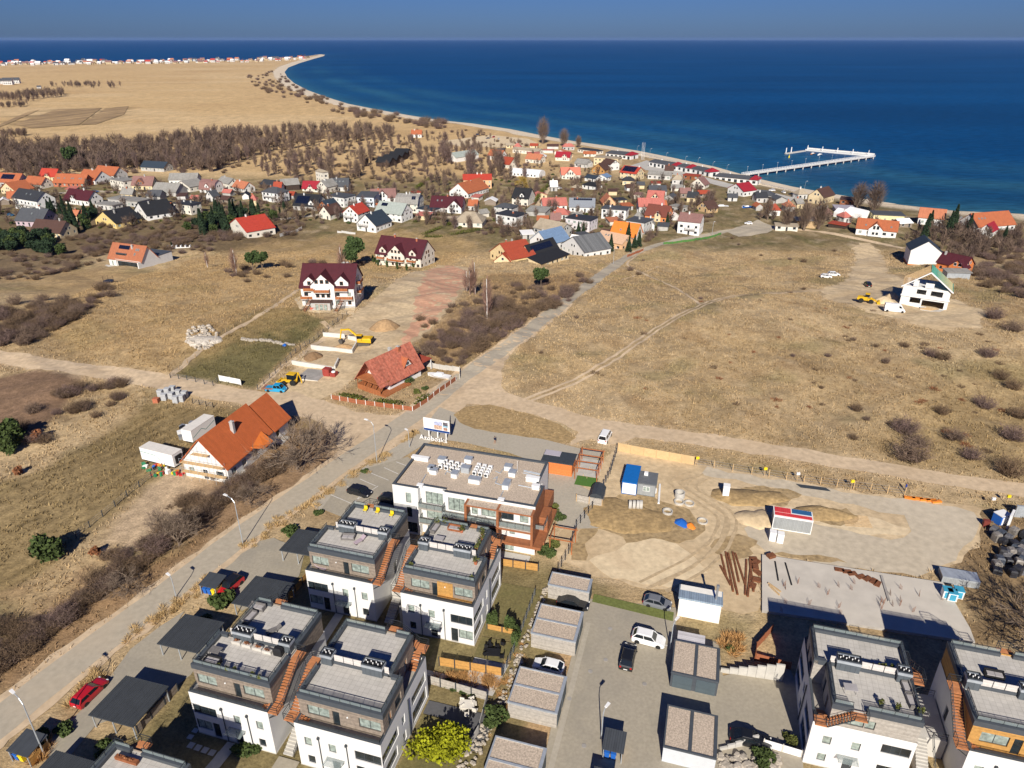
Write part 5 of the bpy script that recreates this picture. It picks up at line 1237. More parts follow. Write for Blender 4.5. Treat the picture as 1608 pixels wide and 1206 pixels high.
# ------------------------------------------------------------------ the far town on the spit
FARH=[]
rr=random.Random(5)
far_me=[]
for rc in ('white','terra','slate','mauve','red'):
 m=MB(); m.box(-6,6,-5,5,-1,6.5); e=[(-6.6,-5.8,6.5),(6.6,-5.8,6.5),(6.6,5.8,6.5),(-6.6,5.8,6.5)]
 m.quad(e[0],e[1],(6.6,0,11),(-6.6,0,11),1); m.quad(e[2],e[3],(-6.6,0,11),(6.6,0,11),1); m.tri(e[1],e[2],(6.6,0,11)); m.tri(e[3],e[0],(-6.6,0,11))
 for x in (-4,-1.2,1.6,4): m.box(x-.7,x+.7,-5.06,-5,1.2,3,2); m.box(x-.7,x+.7,-5.06,-5,4,5.6,2)
 far_me.append(m.mesh('far_house',[WHITE if rc!='mauve' else CREAM,RF[rc],GLASS]))
for i in range(200):
 px=rr.uniform(-10,480)
 yb=103.5-px*.013-max(0,px-380)*.035
 x,y=Pz(px,yb-rr.uniform(0,4.2 if px<420 else 3),1.3)
 o=link('far_house',far_me[rr.choice((0,0,1,2,2,3,3,4))],None,(x,y,1.0),rr.uniform(-.5,.5),'tiny pale house in the town along the far spit','house','houses of the far spit town')
 s=rr.uniform(.65,1.2); o.scale=(s*rr.uniform(.9,1.6),s,s*rr.uniform(.8,1.25))
for px,py,sc in ((4,132,1.2),(14,133,1.5),(26,131,1.3),(62,139,.6),(-4,130,1.2)):
 x,y=Pz(px,py,1.3)
 o=link('far_house',far_me[2],None,(x,y,1.2),.3,'white dark-roofed house by the wood out in the reed beds','house','houses out in the reed beds'); o.scale=(sc,sc,sc*.9)
# ------------------------------------------------------------------ guest houses and villas on the slope
def add_balc(t,x0,x1,y,z,d=1.3):
 b=MB(); b.box(x0,x1,y-d,y,z-.18,z); o=b.obj('balcony',[CONC],t)
 f=MB(); f.box(x0,x1,y-d-.02,y-d+.06,z+.1,z+.95); f.box(x0,x0+.08,y-d+.06,y,z+.1,z+.95); f.box(x1-.08,x1,y-d+.06,y,z+.1,z+.95); f.obj('balustrade',[WOODB2],o)
WOODB2=mk('orange_brown_boards',(.36,.13,.05),.75,.15,3,stripes=(.14,.15),sdir=(1,0,0))
g1=house('large white guest house with burgundy roof, three front gables and wooden balconies',(475.5,480),(558,483),12.5,6.7,5.6,'burg',WHITE,dorm=((.17,3.6,.2),(.78,4.2,.2)),cross=((.43,7.4,1.0,7.6),),chim=((.75,.6),(.82,.6)),wk='b',fl=2,base=GREYW,group='burgundy-roofed guest houses')
w1=17.0
A,B=P(475.5,480),P(558,483); w1=math.hypot(B[0]-A[0],B[1]-A[1])
for x0,x1,y,z in ((.0,.22,0,3.0),(.66,.98,0,3.0),(.07,.26,0,5.7),(.28,.57,-1.0,5.5),(.66,.9,0,5.7)): add_balc(g1,x0*w1,x1*w1,y,z)
b=MB(); b.box(.2*w1,.6*w1,-3.6,-1.0,2.7,2.95,1); b.box(.22*w1,.58*w1,-3.3,-1.0,0,2.7); b.obj('ground_floor_bay',[GREYW,RF['brown']],g1)
for i in range(3): link('door',win_mesh(1.1,2.1,'B',1),g1,((.3+.08*i)*w1,-3.34,.1),0)
for sx in (.08,.68):
 flight(g1,(sx*w1+.2,-5.4),(sx*w1+1.8,-1.4),0,2.85,1.3,12,WOODB)
 railing(g1,[(sx*w1-.4,-5.3,0),(sx*w1+1.2,-1.4,2.85)],0,.9)
for z in (3.4,6.4):
 b=MB(); b.box(w1,w1+1.3,4,8.5,z-.15,z); o=b.obj('balcony',[CONC],g1); f=MB(); f.box(w1+1.24,w1+1.32,4,8.5,z+.1,z+.95); f.box(w1,w1+1.24,4,4.08,z+.1,z+.95); f.obj('balustrade',[WOODB2],o)
g2=house('beige guest house with burgundy roof and clipped cypresses along its front',(591,415),(661,421),12.5,5.2,6.0,'burg',OFFW,dorm=((.16,3.2,.2),(.82,3.2,.2)),cross=((.48,8.0,.8,5.8),),chim=((.3,.5),(.8,.45)),wk='b',fl=2,group='burgundy-roofed guest houses')
A,B=P(591,415),P(661,421); w2=math.hypot(B[0]-A[0],B[1]-A[1])
for x0,x1,y,z in ((.05,.2,0,3.0),(.3,.66,-.8,2.9),(.72,.9,0,3.0)): add_balc(g2,x0*w2,x1*w2,y,z)
mv=house('modern villa with terracotta roof, solar panels and glazed garden front',(173,416),(224,421),8.6,3.3,5.4,tile('roof_terracotta_bright',(.36,.13,.065)),WHITE,chim=((.62,.38),),solar=(.22,.55,.62,.88,5,1),sky=((.76,.6),(.82,.6),(.75,.3)),wk='d',fl=1,group='villas on the slope',nowin=True,door=False)
A,B=P(173,416),P(224,421); w3=math.hypot(B[0]-A[0],B[1]-A[1])
b=MB(); facade(b,mv,(w3+.02,0),(w3+.02,17),-.8,3.3,[(2,5,1.3,1.7,'d'),(14.5,16.2,.6,2.6,'d')]); b.box(.2,w3,8.7,17,-.8,3.3); b.box(0,w3+.1,8.7,17.1,3.3,3.5,1); b.obj('rear_wing',[WHITE,ANTHL],mv)
b=MB(); b.box(.22*w3,w3-.8,-.35,-.02,2.55,3.2); b.box(.2*w3,.25*w3,-.5,-.02,-.3,2.55); b.box(w3-.5,w3,-1.8,-.02,-.5,3.2); b.obj('garden_frame',[WHITE],mv)
link('window',win_mesh(w3*.62,2.3,'d',5),mv,(.27*w3,-.06,.15),0); link('door',win_mesh(1.0,2.1,'C',1),mv,(.08*w3,-.06,.1),0)
b=MB(); b.box(-1.5,w3-.6,-4.5,-.4,-.5,.1); b.obj('terrace',[CONC],mv)
b=MB(); b.box(.2*w3,.52*w3,1.0,3.2,4.0,5.5); o=b.obj('dormer',[ANTHL],mv); link('window',win_mesh(.28*w3,1.1,'d',3),o,(.22*w3,.97,4.2),0)
b=MB(); A=P(262,391); 
st=thing('retaining_wall','curved low white retaining wall with buttresses behind the modern villa','wall',A,.05)
b.box(0,11,-.2,.2,-.5,.8); b.obj('wall',[WHITE],st)
for i in range(6): b=MB(); b.box(i*2.1,i*2.1+.5,.21,1.6,-.5,1.5); b.obj('buttress',[WHITE],st)
# ------------------------------------------------------------------ orange-roofed house with scaffolding
RIBO=mk('roof_orange_ribbed',(.46,.115,.035),.7,.08,1.2,stripes=(.36,.05),sdir=(0,1,0),bump=.9)
oh=house('unfinished white house with long ribbed orange roof and scaffolded gable',(293,747),(361,759),14.0,3.6,5.2,RIBO,WHITE,ridge='y',chim=((.5,.3),),fl=1,wk='d',group=None,gab=False,ov=.5)
A,B=P(293,747),P(361,759); w4=math.hypot(B[0]-A[0],B[1]-A[1]); aoh=math.atan2(B[1]-A[1],B[0]-A[0])
# rear section and the entrance canopy
b=MB(); b.wall((w4,14.02),(w4,20.5),-1,3.4,[(2,3.2,.9,2.3)]); b.wall((w4,20.5),(.6,20.5),-1,3.4); b.wall((.6,20.5),(.6,14.02),-1,3.4); b.poly([(w4,20.5,3.4),(.6,20.5,3.4),(w4/2+.3,20.5,7.9)]); b.obj('rear_wall',[WHITE],oh)
b=MB(); ap=(w4/2+.3,8.3)
for x0 in (.0,w4+.6):
 q=[(x0,14.95,3.0),(x0,21.1,3.0),(ap[0],21.1,ap[1]),(ap[0],14.95,ap[1])]
 if x0==0: q=q[::-1]
 b.hexa([(p[0],p[1],p[2]-.2) for p in q]+q)
b.obj('rear_roof',[RIBO],oh)
b=MB(); q=[(w4-.6,7.0,3.75),(w4+2.6,8.2,3.3),(w4+2.6,11.2,3.3),(w4-1.8,12.6,4.9)]; b.hexa([(p[0],p[1],p[2]-.15) for p in q]+q); b.obj('porch_roof',[mk('roof_orange_sunlit',(.56,.15,.03),.6,.06),WOODN],oh)  # brighter orange than the main roof: sunlight put into the colour
for y0,y1 in ((1,5.0),(15,18)):
 b=MB(); b.box(w4+.05,w4+1.8,y0,y1,-.5,.35); b.obj('side_terrace',[CONC],oh)
sc_=thing('scaffold','steel scaffold with timber planks across the white gable','scaffold',(A[0],A[1],A[2]),aoh)
for y in (-.25,-1.15):
 for i in range(6):
  x=.2+i*(w4-.4)/5; h=4.6+3.2*(1-abs(i-2.5)/2.5)
  b=MB(); b.tube((x,y,0),(x,y,h),.03,n=5); b.obj('pole',[GALV],sc_)
for z,x0,x1 in ((1.6,0,w4),(3.6,.2,w4-.2),(5.8,w4*.32,w4*.68)):
 b=MB(); b.box(x0,x1,-1.15,-.3,z,z+.06); b.obj('planks',[WOODN],sc_)
 b=MB(); b.tube((x0,-1.17,z+1.0),(x1,-1.17,z+1.0),.025,n=4); b.obj('guard_rail',[GALV],sc_)
# ------------------------------------------------------------------ red-roofed cottage on the corner plot
RC=mk('cottage_tiles',(.40,.125,.08),.8,.34,1.6,stripes=(.36,.1),sdir=(0,1,0),damt=.3,dark=(.48,.22,.15),dscale=1.5)
ct=house('red-roofed cottage with timber porch inside the brown board fence',(578,602),(612,614),11.0,2.7,5.0,RC,WHITE,ridge='y',chim=((.62,.44),(.45,.56)),fl=1,wk='b',group=None,ov=.7)
A,B=P(578,602),P(612,614); w5=math.hypot(B[0]-A[0],B[1]-A[1]); act=math.atan2(B[1]-A[1],B[0]-A[0])
b=MB(); b.box(-.2,w5+1.8,-3.2,-.02,-.4,.35); b.box(w5+.02,w5+1.8,0,5.5,-.4,.34); b.obj('porch_floor',[WOODB2],ct)
b=MB(); b.box(-.2,w5+.2,-3.2,-3.08,.35,1.25); b.box(-.2,-.08,-3.08,-.1,.35,1.25); b.obj('porch_rail',[WOODB2],ct)
for i in range(5): b=MB(); x=-.1+i*(w5+.2)/4; b.box(x-.09,x+.09,-3.15,-2.97,.35,2.7); b.obj('porch_post',[WOODB],ct)
b=MB(); b.box(-.3,w5+.3,-3.3,-.02,2.7,2.9); b.obj('porch_beam',[WOODB2],ct)
b=MB(); hh=2.7+5.0
for s,xe in ((-1,-.7),(1,w5+.7)):
 q=[(xe,-3.6,2.3),(xe,-.72,2.3),(w5/2,-.72,hh+.2),(w5/2,-3.6,hh+.2)]
 if s<0: q=q[::-1]
 b.hexa([(p[0],p[1],p[2]-.2) for p in q]+q)
b.obj('porch_roof',[RC],ct)
b=MB(); xe=w5-.3; zb=4.0
b.poly([(xe,5.6,zb),(xe,8.2,zb),(xe,6.9,zb+1.7)]); o_=b.obj('dormer',[WHITE],ct)
b=MB(); b.tri((xe+.3,5.3,zb-.2),(xe+.3,6.9,zb+2.0),(w5*.5,6.9,zb+2.0)); b.tri((xe+.3,6.9,zb+2.0),(xe+.3,8.5,zb-.2),(w5*.5,6.9,zb+2.0)); b.obj('dormer_roof',[RF['orange']],o_)
link('window',win_mesh(.8,.7,'d',1),o_,(xe+.04,6.5,zb+.25),math.pi/2)
b=MB(); b.box(1.5,6.5,11.2,16.0,2.4,2.6); b.box(6.2,6.4,15.7,15.9,-.4,2.4,1); b.box(6.2,6.4,11.4,11.6,-.4,2.4,1); b.box(1.6,1.8,15.7,15.9,-.4,2.4,1); b.obj('carport_roof',[RF['rust'],WHITE],ct)
# ------------------------------------------------------------------ white house still under construction with green roof membrane
A,B=P(1412,477),P(1486,487)
w6=math.hypot(B[0]-A[0],B[1]-A[1]); a6=math.atan2(B[1]-A[1],B[0]-A[0])
cs=thing('unfinished_house','unfinished white block house with open rafters and green roof membrane','house',A,a6)
b=MB(); e6,r6,d6=6.2,5.0,10.0
b.wall((0,0),(w6,0),-1,e6,[(2.6,5.6,1.0,2.7),(4.0,6.6,4.0,5.5),(w6*.46,w6-1,.2,2.3),(w6*.6,w6*.85,3.8,5.5)],dep=.3); b.wall((w6,0),(w6,d6),-1,e6,dep=.3); b.wall((w6,d6),(0,d6),-1,e6,dep=.3); b.wall((0,d6),(0,0),-1,e6,[(3,5,1,2.5)],dep=.3)
b.box(.3,w6-.3,.3,d6-.3,e6-.4,e6-.2); b.box(.3,w6-.3,.31,d6-.3,2.9,3.1); b.obj('wall',[WHITE],cs)
b=MB(); b.box(-.2,w6+.2,-.35,-.02,2.9,3.4); b.obj('floor_band',[WHITEM],cs)
b=MB(); b.box(w6*.2,w6*.2+1.4,.31,.6,e6,e6+2.0); b.box(w6*.45,w6*.45+2.4,.32,.6,e6,e6+1.5); b.obj('gable_blocks',[WHITE],cs)
for i in range(9):
 y=.4+i*(d6-.8)/8
 b=MB(); b.tube((-.3,y,e6),(w6/2,y,e6+r6),.1,n=4); b.obj('rafter',[WOODN],cs)
 b=MB(); b.tube((w6+.3,y,e6),(w6/2,y,e6+r6),.1,n=4); b.obj('rafter',[WOODN],cs)
MEMB=mk('green_membrane',(.10,.33,.24),.7,.15,1,stripes=(1.0,.1),sdir=(0,0,1))
b=MB(); q=[(w6+.6,-.5,e6-.3),(w6+.6,d6+.3,e6-.3),(w6/2,d6+.3,e6+r6+.15),(w6/2,-.5,e6+r6+.15)]; b.hexa([(p[0],p[1],p[2]-.08) for p in q]+q); b.obj('roof_membrane',[MEMB],cs)
b=MB()
for s,xe in ((0,-.6),(1,w6+.6)): b.tube((xe,-.55,e6-.3),(w6/2,-.55,e6+r6+.15),.22,n=4)
b.obj('barge_board',[WHITEM],cs)
b=MB(); b.box(w6*.45,w6+1.5,-3.4,-.4,-.5,.2); b.obj('front_slab',[CONC],cs)
for i in range(5): b=MB(); b.box(w6*.42+i*.5,w6*.42+i*.5+3.6,-3.0+.45*i,-2.75+.45*i,.2+.05*i,.35+.05*i); b.obj('stacked_board',[WOODN],cs)
# ------------------------------------------------------------------ carports and garages of the estate
RIBD=mk('ribbed_dark_sheet',(.070,.078,.088),.55,.08,1.0,stripes=(.28,.06),sdir=(1,0,0),bump=.9,metal=.2)
def carport(u0,u1,v0,v1,label,wall=False):
 x,y=W(u0,v0); t=thing('carport',label,'carport',(x,y,20),TH,'ribbed carports of the estate')
 w_,d_=u1-u0,v1-v0
 b=MB(); q=[(0,0,2.35),(w_,0,2.5),(w_,d_,2.5),(0,d_,2.35)]; b.hexa([(p[0],p[1],p[2]-.14) for p in q]+q); b.obj('roof',[RIBD],t)
 n=int(w_/.28)
 b=MB()
 for i in range(n): xx=.1+i*.28; b.box(xx,xx+.07,.0,d_,2.36+.15*xx/w_,2.41+.15*xx/w_)
 b.obj('ribs',[RIBD],t,kind='stuff')
 for xx in (.3,w_*.5,w_-.3):
  for yy in (.25,d_-.25): b=MB(); b.box(xx-.06,xx+.06,yy-.06,yy+.06,-.1,2.28); b.obj('post',[GALV],t)
 return t
carport(-65.0,-58.5,43.1,49.2,'ribbed carport beside the parked red estate car')
carport(-65.0,-58.6,54.7,60.4,'ribbed carport with open forecourt in front of the crowded roof terraces')
carport(-60.1,-53.5,64.0,70.0,'ribbed carport behind the red car with the black roof')
carport(-60.1,-54.0,76.2,81.9,'ribbed carport against the yellow-chair house')
carport(-64.8,-58.7,32.3,38.3,'ribbed carport beside the yellow flower planter')
def bins(u0,v0,w_,d_,label,cols):
 x,y=W(u0,v0); t=thing('bin_shelter',label,'bin shelter',(x,y,20),TH,'ribbed bin shelters')
 b=MB(); q=[(-.15,-.1,1.9),(w_+.15,-.1,1.9),(w_+.15,d_+.15,2.15),(-.15,d_+.15,2.15)]; b.hexa([(p[0],p[1],p[2]-.1) for p in q]+q); b.obj('roof',[RIBD],t)
 b=MB(); b.box(0,w_,d_-.06,d_,-.1,1.4); b.box(0,.06,.0,d_-.06,-.1,1.3); b.box(w_-.06,w_,0,d_-.06,-.1,1.3); b.obj('board_wall',[WOODY],t)
 for xx in (.05,w_-.05):
  for yy in (.03,d_-.05): b=MB(); b.box(xx-.05,xx+.05,yy-.05,yy+.05,-.1,1.85+.07*yy); b.obj('post',[GALV],t)
 for i,c in enumerate(cols):
  bx_,by_=W(u0+.45+i*.75,v0+.5)
  m=MB(); m.hexa([(-.24,-.28,0),(.24,-.28,0),(.24,.28,0),(-.24,.28,0),(-.3,-.36,.95),(.3,-.36,.95),(.3,.36,.95),(-.3,.36,.95)]); m.box(-.32,.32,-.4,.38,.95,1.04)
  tt=thing('wheelie_bin',c[0]+' wheelie bin in the '+' '.join(label.split(' with')[0].split()[:8]),'bin',(bx_,by_,20.1),TH,'wheelie bins')
  m.obj('bin_body',[c[1]],tt)
  m=MB(); m.tube((-.3,.34,.1),(.3,.34,.1),.1,n=8); m.obj('wheels',[RUBBER],tt)
BLUEP=mk('blue_plastic',(.02,.12,.46),.5,.05); YELP=mk('yellow_plastic',(.75,.58,.02),.5,.05); GREENP=mk('green_plastic',(.03,.22,.10),.5,.05); REDP=mk('red_plastic',(.5,.03,.03),.5,.05)
bins(-67.4,66.4,2.7,2.5,'ribbed bin shelter beside the red car with two blue bins',(('blue',BLUEP),('second blue',BLUEP),('yellow',YELP)))
bins(-5.2,56.0,2.2,2.5,'ribbed bin shelter beside the lamp post on the paved yard',(('blue',BLUEP),('bright blue',BLUEP)))
bins(-70.5,37.0,2.8,2.6,'ribbed bin shelter by the road at the orange grass',(('blue',BLUEP),('yellow',YELP)))
bins(-5.6,51.0,2.4,2.2,'ribbed bin shelter next to the brick bench',(('green',GREENP),))
def garage(u0,u1,v0,v1,label,along,wallm,trim,doors,n=2):
 x,y=W(u0,v0); t=thing('garage_block',label,'garage',(x,y,20),TH,'flat gravel-roofed garages')
 w_,d_,h=u1-u0,v1-v0,2.55
 b=MB(); b.wall((0,0),(w_,0),-.1,h); b.wall((w_,0),(w_,d_),-.1,h); b.wall((w_,d_),(0,d_),-.1,h); b.wall((0,d_),(0,0),-.1,h); b.obj('wall',[wallm],t)
 b=MB()
 b.box(-.06,w_+.06,-.06,.12,h-.12,h+.12); b.box(-.06,w_+.06,d_-.12,d_+.06,h-.12,h+.12); b.box(-.06,.12,.12,d_-.12,h-.12,h+.12); b.box(w_-.32,w_+.06,.12,d_-.12,h-.12,h+.12)
 for i in range(1,n):
  if along=='v': b.box(.12,w_-.32,d_*i/n-.14,d_*i/n+.14,h-.12,h+.11)
  else: b.box(w_*i/n-.2,w_*i/n+.2,.12,d_-.12,h-.12,h+.11)
 b.obj('roof_edge',[trim],t)
 for i in range(n):
  b=MB()
  if along=='v': b.box(.12,w_-.32,d_*i/n+(.12 if i==0 else .14),d_*(i+1)/n-(.12 if i==n-1 else .14),h-.1,h+.02)
  else: b.box(w_*i/n+(.12 if i==0 else .2),w_*(i+1)/n-(.32 if i==n-1 else .2),.12,d_-.12,h-.1,h+.02)
  b.obj('gravel_roof',[GRAVEL],t)
  b=MB()
  if doors=='r': b.box(w_+.01,w_+.05,d_*i/n+.25,d_*(i+1)/n-.25,.02,2.2)
  elif doors=='f': b.box(w_*i/n+.25,w_*(i+1)/n-.25,-.05,-.01,.02,2.25)
  if doors: b.obj('garage_door',[DOORM],t)
 return t
DOORM=mk('ribbed_garage_door',(.075,.10,.115),.6,.06,stripes=(.2,.05),sdir=(0,0,1))
garage(-17.4,-11.3,80.0,82.8,'board-clad garage next to the sheet of turf at the end of the yard','v',WOODL,GALV,'r',1)
garage(-17.4,-11.3,70.1,75.8,'board-clad double garage beside the black saloon car','v',WOODL,GALV,'r')
garage(-17.3,-11.2,58.5,64.1,'board-clad double garage beside the white hatchback','v',WOODL,GALV,'r')
garage(-17.3,-11.3,47.8,53.6,'board-clad double garage beyond the dark green shrub','v',WOODL,GALV,'r')
garage(1.4,7.2,68.6,74.2,'grey double garage with ribbed doors and slatted canopy behind it','u',ANTHL,ANTHL,'f')
garage(1.4,7.2,57.6,63.4,'grey double garage with pale front wall by the boulder bank','u',mk('pale_panel',(.52,.55,.58),.6,.05),ANTHL,None)
x,y=W(1.7,74.4)
b=MB(); b.box(0,3.6,0,1.9,2.2,2.32); o=b.obj('slatted_canopy',[mk('pale_corrugated',(.55,.53,.54),.5,.05,stripes=(.3,.12),sdir=(0,1,0))],None,(x,y,20),TH,label='corrugated lean-to canopy behind the grey double garage',cat='canopy')
for xx,yy in ((.1,1.8),(3.5,1.8),(.1,.1),(3.5,.1)): c=MB(); c.box(xx-.05,xx+.05,yy-.05,yy+.05,-.05,2.2); c.obj('post',[GALV],o)
x,y=W(1.4,81.6); t=thing('site_shed','white shed with ribbed blue-grey roof and metal flue','shed',(x,y,20),TH)
b=MB(); b.box(0,5.8,0,3.0,-.1,3.3); b.obj('wall',[mk('cream_panel',(.78,.75,.68),.7,.05)],t)
b=MB(); q=[(-.15,-.2,3.65),(5.95,-.2,3.65),(5.95,3.3,3.05),(-.15,3.3,3.05)]; b.hexa([(p[0],p[1],p[2]-.3) for p in q]+q); b.obj('roof',[mk('ribbed_blue_grey',(.30,.38,.46),.5,.08,stripes=(.32,.1),sdir=(1,0,0),bump=.9)],t)
b=MB(); b.tube((5.0,1.0,2.8),(5.0,1.0,5.6),.16,n=10); b.tube((5.0,1.0,5.6),(5.0,1.0,6.0),.22,n=10); b.obj('flue',[GREYM],t)
# retaining walls of concrete panels,stepping up
def panels(label,pa,pb,n,h0,h1,back=1):
 A,B=U(*pa),U(*pb); L=math.hypot(B[0]-A[0],B[1]-A[1]); a=math.atan2(B[1]-A[1],B[0]-A[0])
 x,y=W(*A); t=thing('retaining_wall',label,'wall',(x,y,20),TH+a)
 for i in range(n):
  m=MB(); h=h0+(h1-h0)*i/(n-1); m.box(L*i/n+.015,L*(i+1)/n-.015,0,.22,-.2,h); m.obj('wall_panel',[STEPC],t)
panels('stepped concrete panel wall climbing towards the sofa terrace house',(1131,1056),(1228,1071),7,.7,2.9)
panels('low stepped concrete wall above the boulder bank',(1130,1180),(1190,1168),5,.5,1.4)
# ------------------------------------------------------------------ site containers
def container(label,u0,v0,l,wd,h,body,roofm,rot=0,extra=None,name='site_container',seams=True):
 x,y=W(u0,v0); t=thing(name,label,'container',(x,y,hz(x,y)),TH+rot)
 b=MB(); b.box(0,l,0,wd,.08,h); b.obj('body',[body],t)
 f=MB()
 for xx in (0,l): f.box(xx-.05,xx+.05,-.05,.05,.02,h); f.box(xx-.05,xx+.05,wd-.05,wd+.05,.02,h)
 f.box(.05,l-.05,-.04,.04,h-.16,h); f.box(.05,l-.05,-.04,.04,.02,.2); f.box(.05,l-.05,wd-.04,wd+.04,h-.16,h); f.box(-.04,.04,.05,wd-.05,h-.16,h); f.box(l-.04,l+.04,.05,wd-.05,h-.16,h)
 f.obj('frame',[roofm if extra!='plain' else body],t)
 r=MB(); q=[(-.08,-.08,h+.01),(l+.08,-.08,h+.01),(l+.08,wd+.08,h+.01),(-.08,wd+.08,h+.01)]; r.hexa(q+[(p[0],p[1],p[2]+(.1 if 0<i<3 else .1)) for i,p in enumerate(q)]); r.obj('roof',[roofm],t)
 return t
BLUEC=mk('blue_paint',(.01,.13,.42),.5,.06); GREYC=mk('grey_sheet',(.29,.305,.31),.5,.06,stripes=(.25,.05),sdir=(1,0,0)); REDC=mk('red_sheet',(.60,.05,.055),.5,.06,stripes=(.3,.05)); 
A=U(976,775); B=U(992,777)
c1=container('white site container with blue roof and frame',A[0],A[1],2.6,6.0,2.6,WHITEM,BLUEC)
b=MB(); b.box(.4,2.2,-.03,-.01,.2,2.3); b.obj('door',[WHITEM],c1)
c2=container('grey site office with white window and rooftop unit',U(1000,777)[0],U(1000,777)[1],3.2,4.0,2.6,GREYC,mk('dark_roof_sheet',(.13,.14,.15),.6,.08))
link('window',win_mesh(1.2,1.0,'C',2),c2,(1.0,-.04,1.1),0)
b=MB(); b.box(.8,1.5,2.6,3.2,2.7,3.3); b.obj('air_conditioner',[WHITEM],c2)
b=MB(); b.lathe([(.3,0),(.55,.2),(.55,1.0),(.3,1.2)],(0,0,.1),12); x,y=W(*U(1026,775)); tk=b.obj('water_tank',[WHITEM],None,(x,y,20),0,label='white water tank beside the grey site office',cat='tank')
A=U(1212,830); c3=container('grey office container with red and blue striped roof',A[0],A[1],6.1,2.6,2.7,GREYC,WHITEM)
b=MB(); b.box(.1,6.0,.1,.95,2.85,2.9); b.obj('roof_stripe',[REDC],c3); b=MB(); b.box(.1,2.7,1.1,2.5,2.85,2.9); b.obj('roof_stripe',[REDC],c3); b=MB(); b.box(2.9,6.0,1.3,2.5,2.85,2.92); b.obj('roof_tarp',[mk('blue_tarp',(.03,.11,.25),.5,.1)],c3)
TEAL=mk('teal_stripe',(.02,.22,.20),.6,.05)
def trailer(label,pa,pb,wd,h,txt):
 A,B=P(*pa),P(*pb); L=math.hypot(B[0]-A[0],B[1]-A[1]); a=math.atan2(B[1]-A[1],B[0]-A[0])
 t=thing('refrigerated_box',label,'container',A,a)
 b=MB(); b.box(0,L,0,wd,.5,h); b.box(-.03,L+.03,-.03,wd+.03,h,h+.06,1); b.obj('body',[WHITEM,mk('dusty_white',(.66,.63,.58),.8,.06)],t)
 b=MB(); b.box(.3,L-.3,.3,wd-.3,-.1,.5); b.obj('chassis',[BLACK],t)
 s=.06
 for x0,z0,x1,z1 in ((.3,1.35,L*.42,2.25),(L*.42,2.25,L*.58,1.45),(L*.58,1.45,L-.2,2.2)) if txt==1 else ((.1,2.3,L*.45,2.15),(L*.45,2.15,L*.62,1.2)):
  m=MB(); m.quad((x0,-.012,z0-s),(x1,-.012,z1-s),(x1,-.012,z1+s),(x0,-.012,z0+s)); m.obj('stripe',[TEAL],t)
 m=MB(); m.box(L+.01,L+.25,wd*.2,wd*.8,1.0,2.6); m.obj('cooling_unit',[WHITEM if txt==1 else BLACK],t)
 m=MB(); m.box(-.04,-.005,.1,wd*.49,.55,h-.1); m.obj('door',[WHITEM],t); m=MB(); m.box(-.04,-.005,wd*.51,wd-.1,.55,h-.1); m.obj('door',[WHITEM],t)
 return t
trailer('white refrigerated box body with a zigzag teal stripe',(304,698),(340,673),2.5,3.1,1)
trailer('white refrigerated box body with rubbish heaped along its side',(224,724),(275,737),2.5,3.1,2)
# ------------------------------------------------------------------ the concrete slab and foundation works
sl=sheet('concrete_slab',SLAB,.45,CONCD,grid=0,kind=None,label='large cracked concrete floor slab beside the crushed concrete yard',cat='slab')
sl.data.materials.clear(); sl.data.materials.append(mk('slab_concrete',(.50,.46,.40),.95,.10,.5,damt=.5,dark=(.58,.53,.45),dscale=.16,bump=.2))
b=MB(); n=len(SLAB)
for i in range(n):
 a,c=SLAB[i],SLAB[(i+1) % n]; b.quad((a[0],a[1],19.6),(c[0],c[1],19.6),(c[0],c[1],20.45),(a[0],a[1],20.45))
b.obj('slab_edge',[CONCD],sl)
for k,(pa,pb,dirt) in enumerate((((1217,882),(1222,912),1),((1233,884),(1243,919),1),((1384,905),(1396,945),0))):
 A,B=Pz(*pa,20.46),Pz(*pb,20.46); m=MB(); m.bar((A[0],A[1],20.47),(B[0],B[1],20.47),.25 if dirt else .4); m.obj('joint',[CONCD if not dirt else BLACK],sl)
def beam(label,pa,pb,wd,h,mat,name='concrete_wall',cat='wall',z=None,group=None):
 A,B=P(*pa),P(*pb); L=math.hypot(B[0]-A[0],B[1]-A[1])
 m=MB(); m.box(0,L,-wd/2,wd/2,-.3,h)
 return m.obj(name,[mat],None,A,math.atan2(B[1]-A[1],B[0]-A[0]),label=label,cat=cat,group=group)
NEWC=mk('fresh_concrete',(.62,.60,.55),.9,.08,.8,damt=.2)
for lab,pa,pb,h in (('new concrete foundation wall behind the excavator arm',(508,528),(542,531),1.2),('new concrete foundation wall ending at the excavator cab',(547,533),(569,537),1.2),('long new concrete foundation wall in front of the dug pit',(489,548),(554,555),1.2),('short foundation cross wall beside the dug pit',(553,555),(563,541),1.1),
  ('new concrete foundation wall with blue bucket',(459,572),(525,580),1.1),('short foundation wall above the red tool box',(526,580),(532,567),1.0)): beam(lab,pa,pb,.35,h,NEWC)
A,B=P(465,597),P(499,599); L=math.hypot(B[0]-A[0],B[1]-A[1]); m=MB(); m.box(0,L,0,6,-.2,.5,1,0); m.obj('foundation_slab',[CONCD,NEWC],None,A,math.atan2(B[1]-A[1],B[0]-A[0]),label='raised grey concrete base slab beside the backhoe loader',cat='slab')
A=P(507,591); m=MB(); m.box(0,1.8,0,1.6,0,2.0); t=m.obj('tool_box',[mk('maroon_paint',(.30,.05,.04),.6,.1)],None,A,-.3,label='maroon steel tool box on the building plot',cat='box')
m=MB(); m.lathe([(.35,0),(.5,.12),(.5,.3),(.35,.42)],(2.8,.5,1.2),12); m.obj('hose_reel',[WHITEM],t)
m=MB(); m.box(1.95,3.4,0,1.6,0,1.2); m.obj('machine_body',[mk('maroon_paint',(.3,.05,.04))],t)
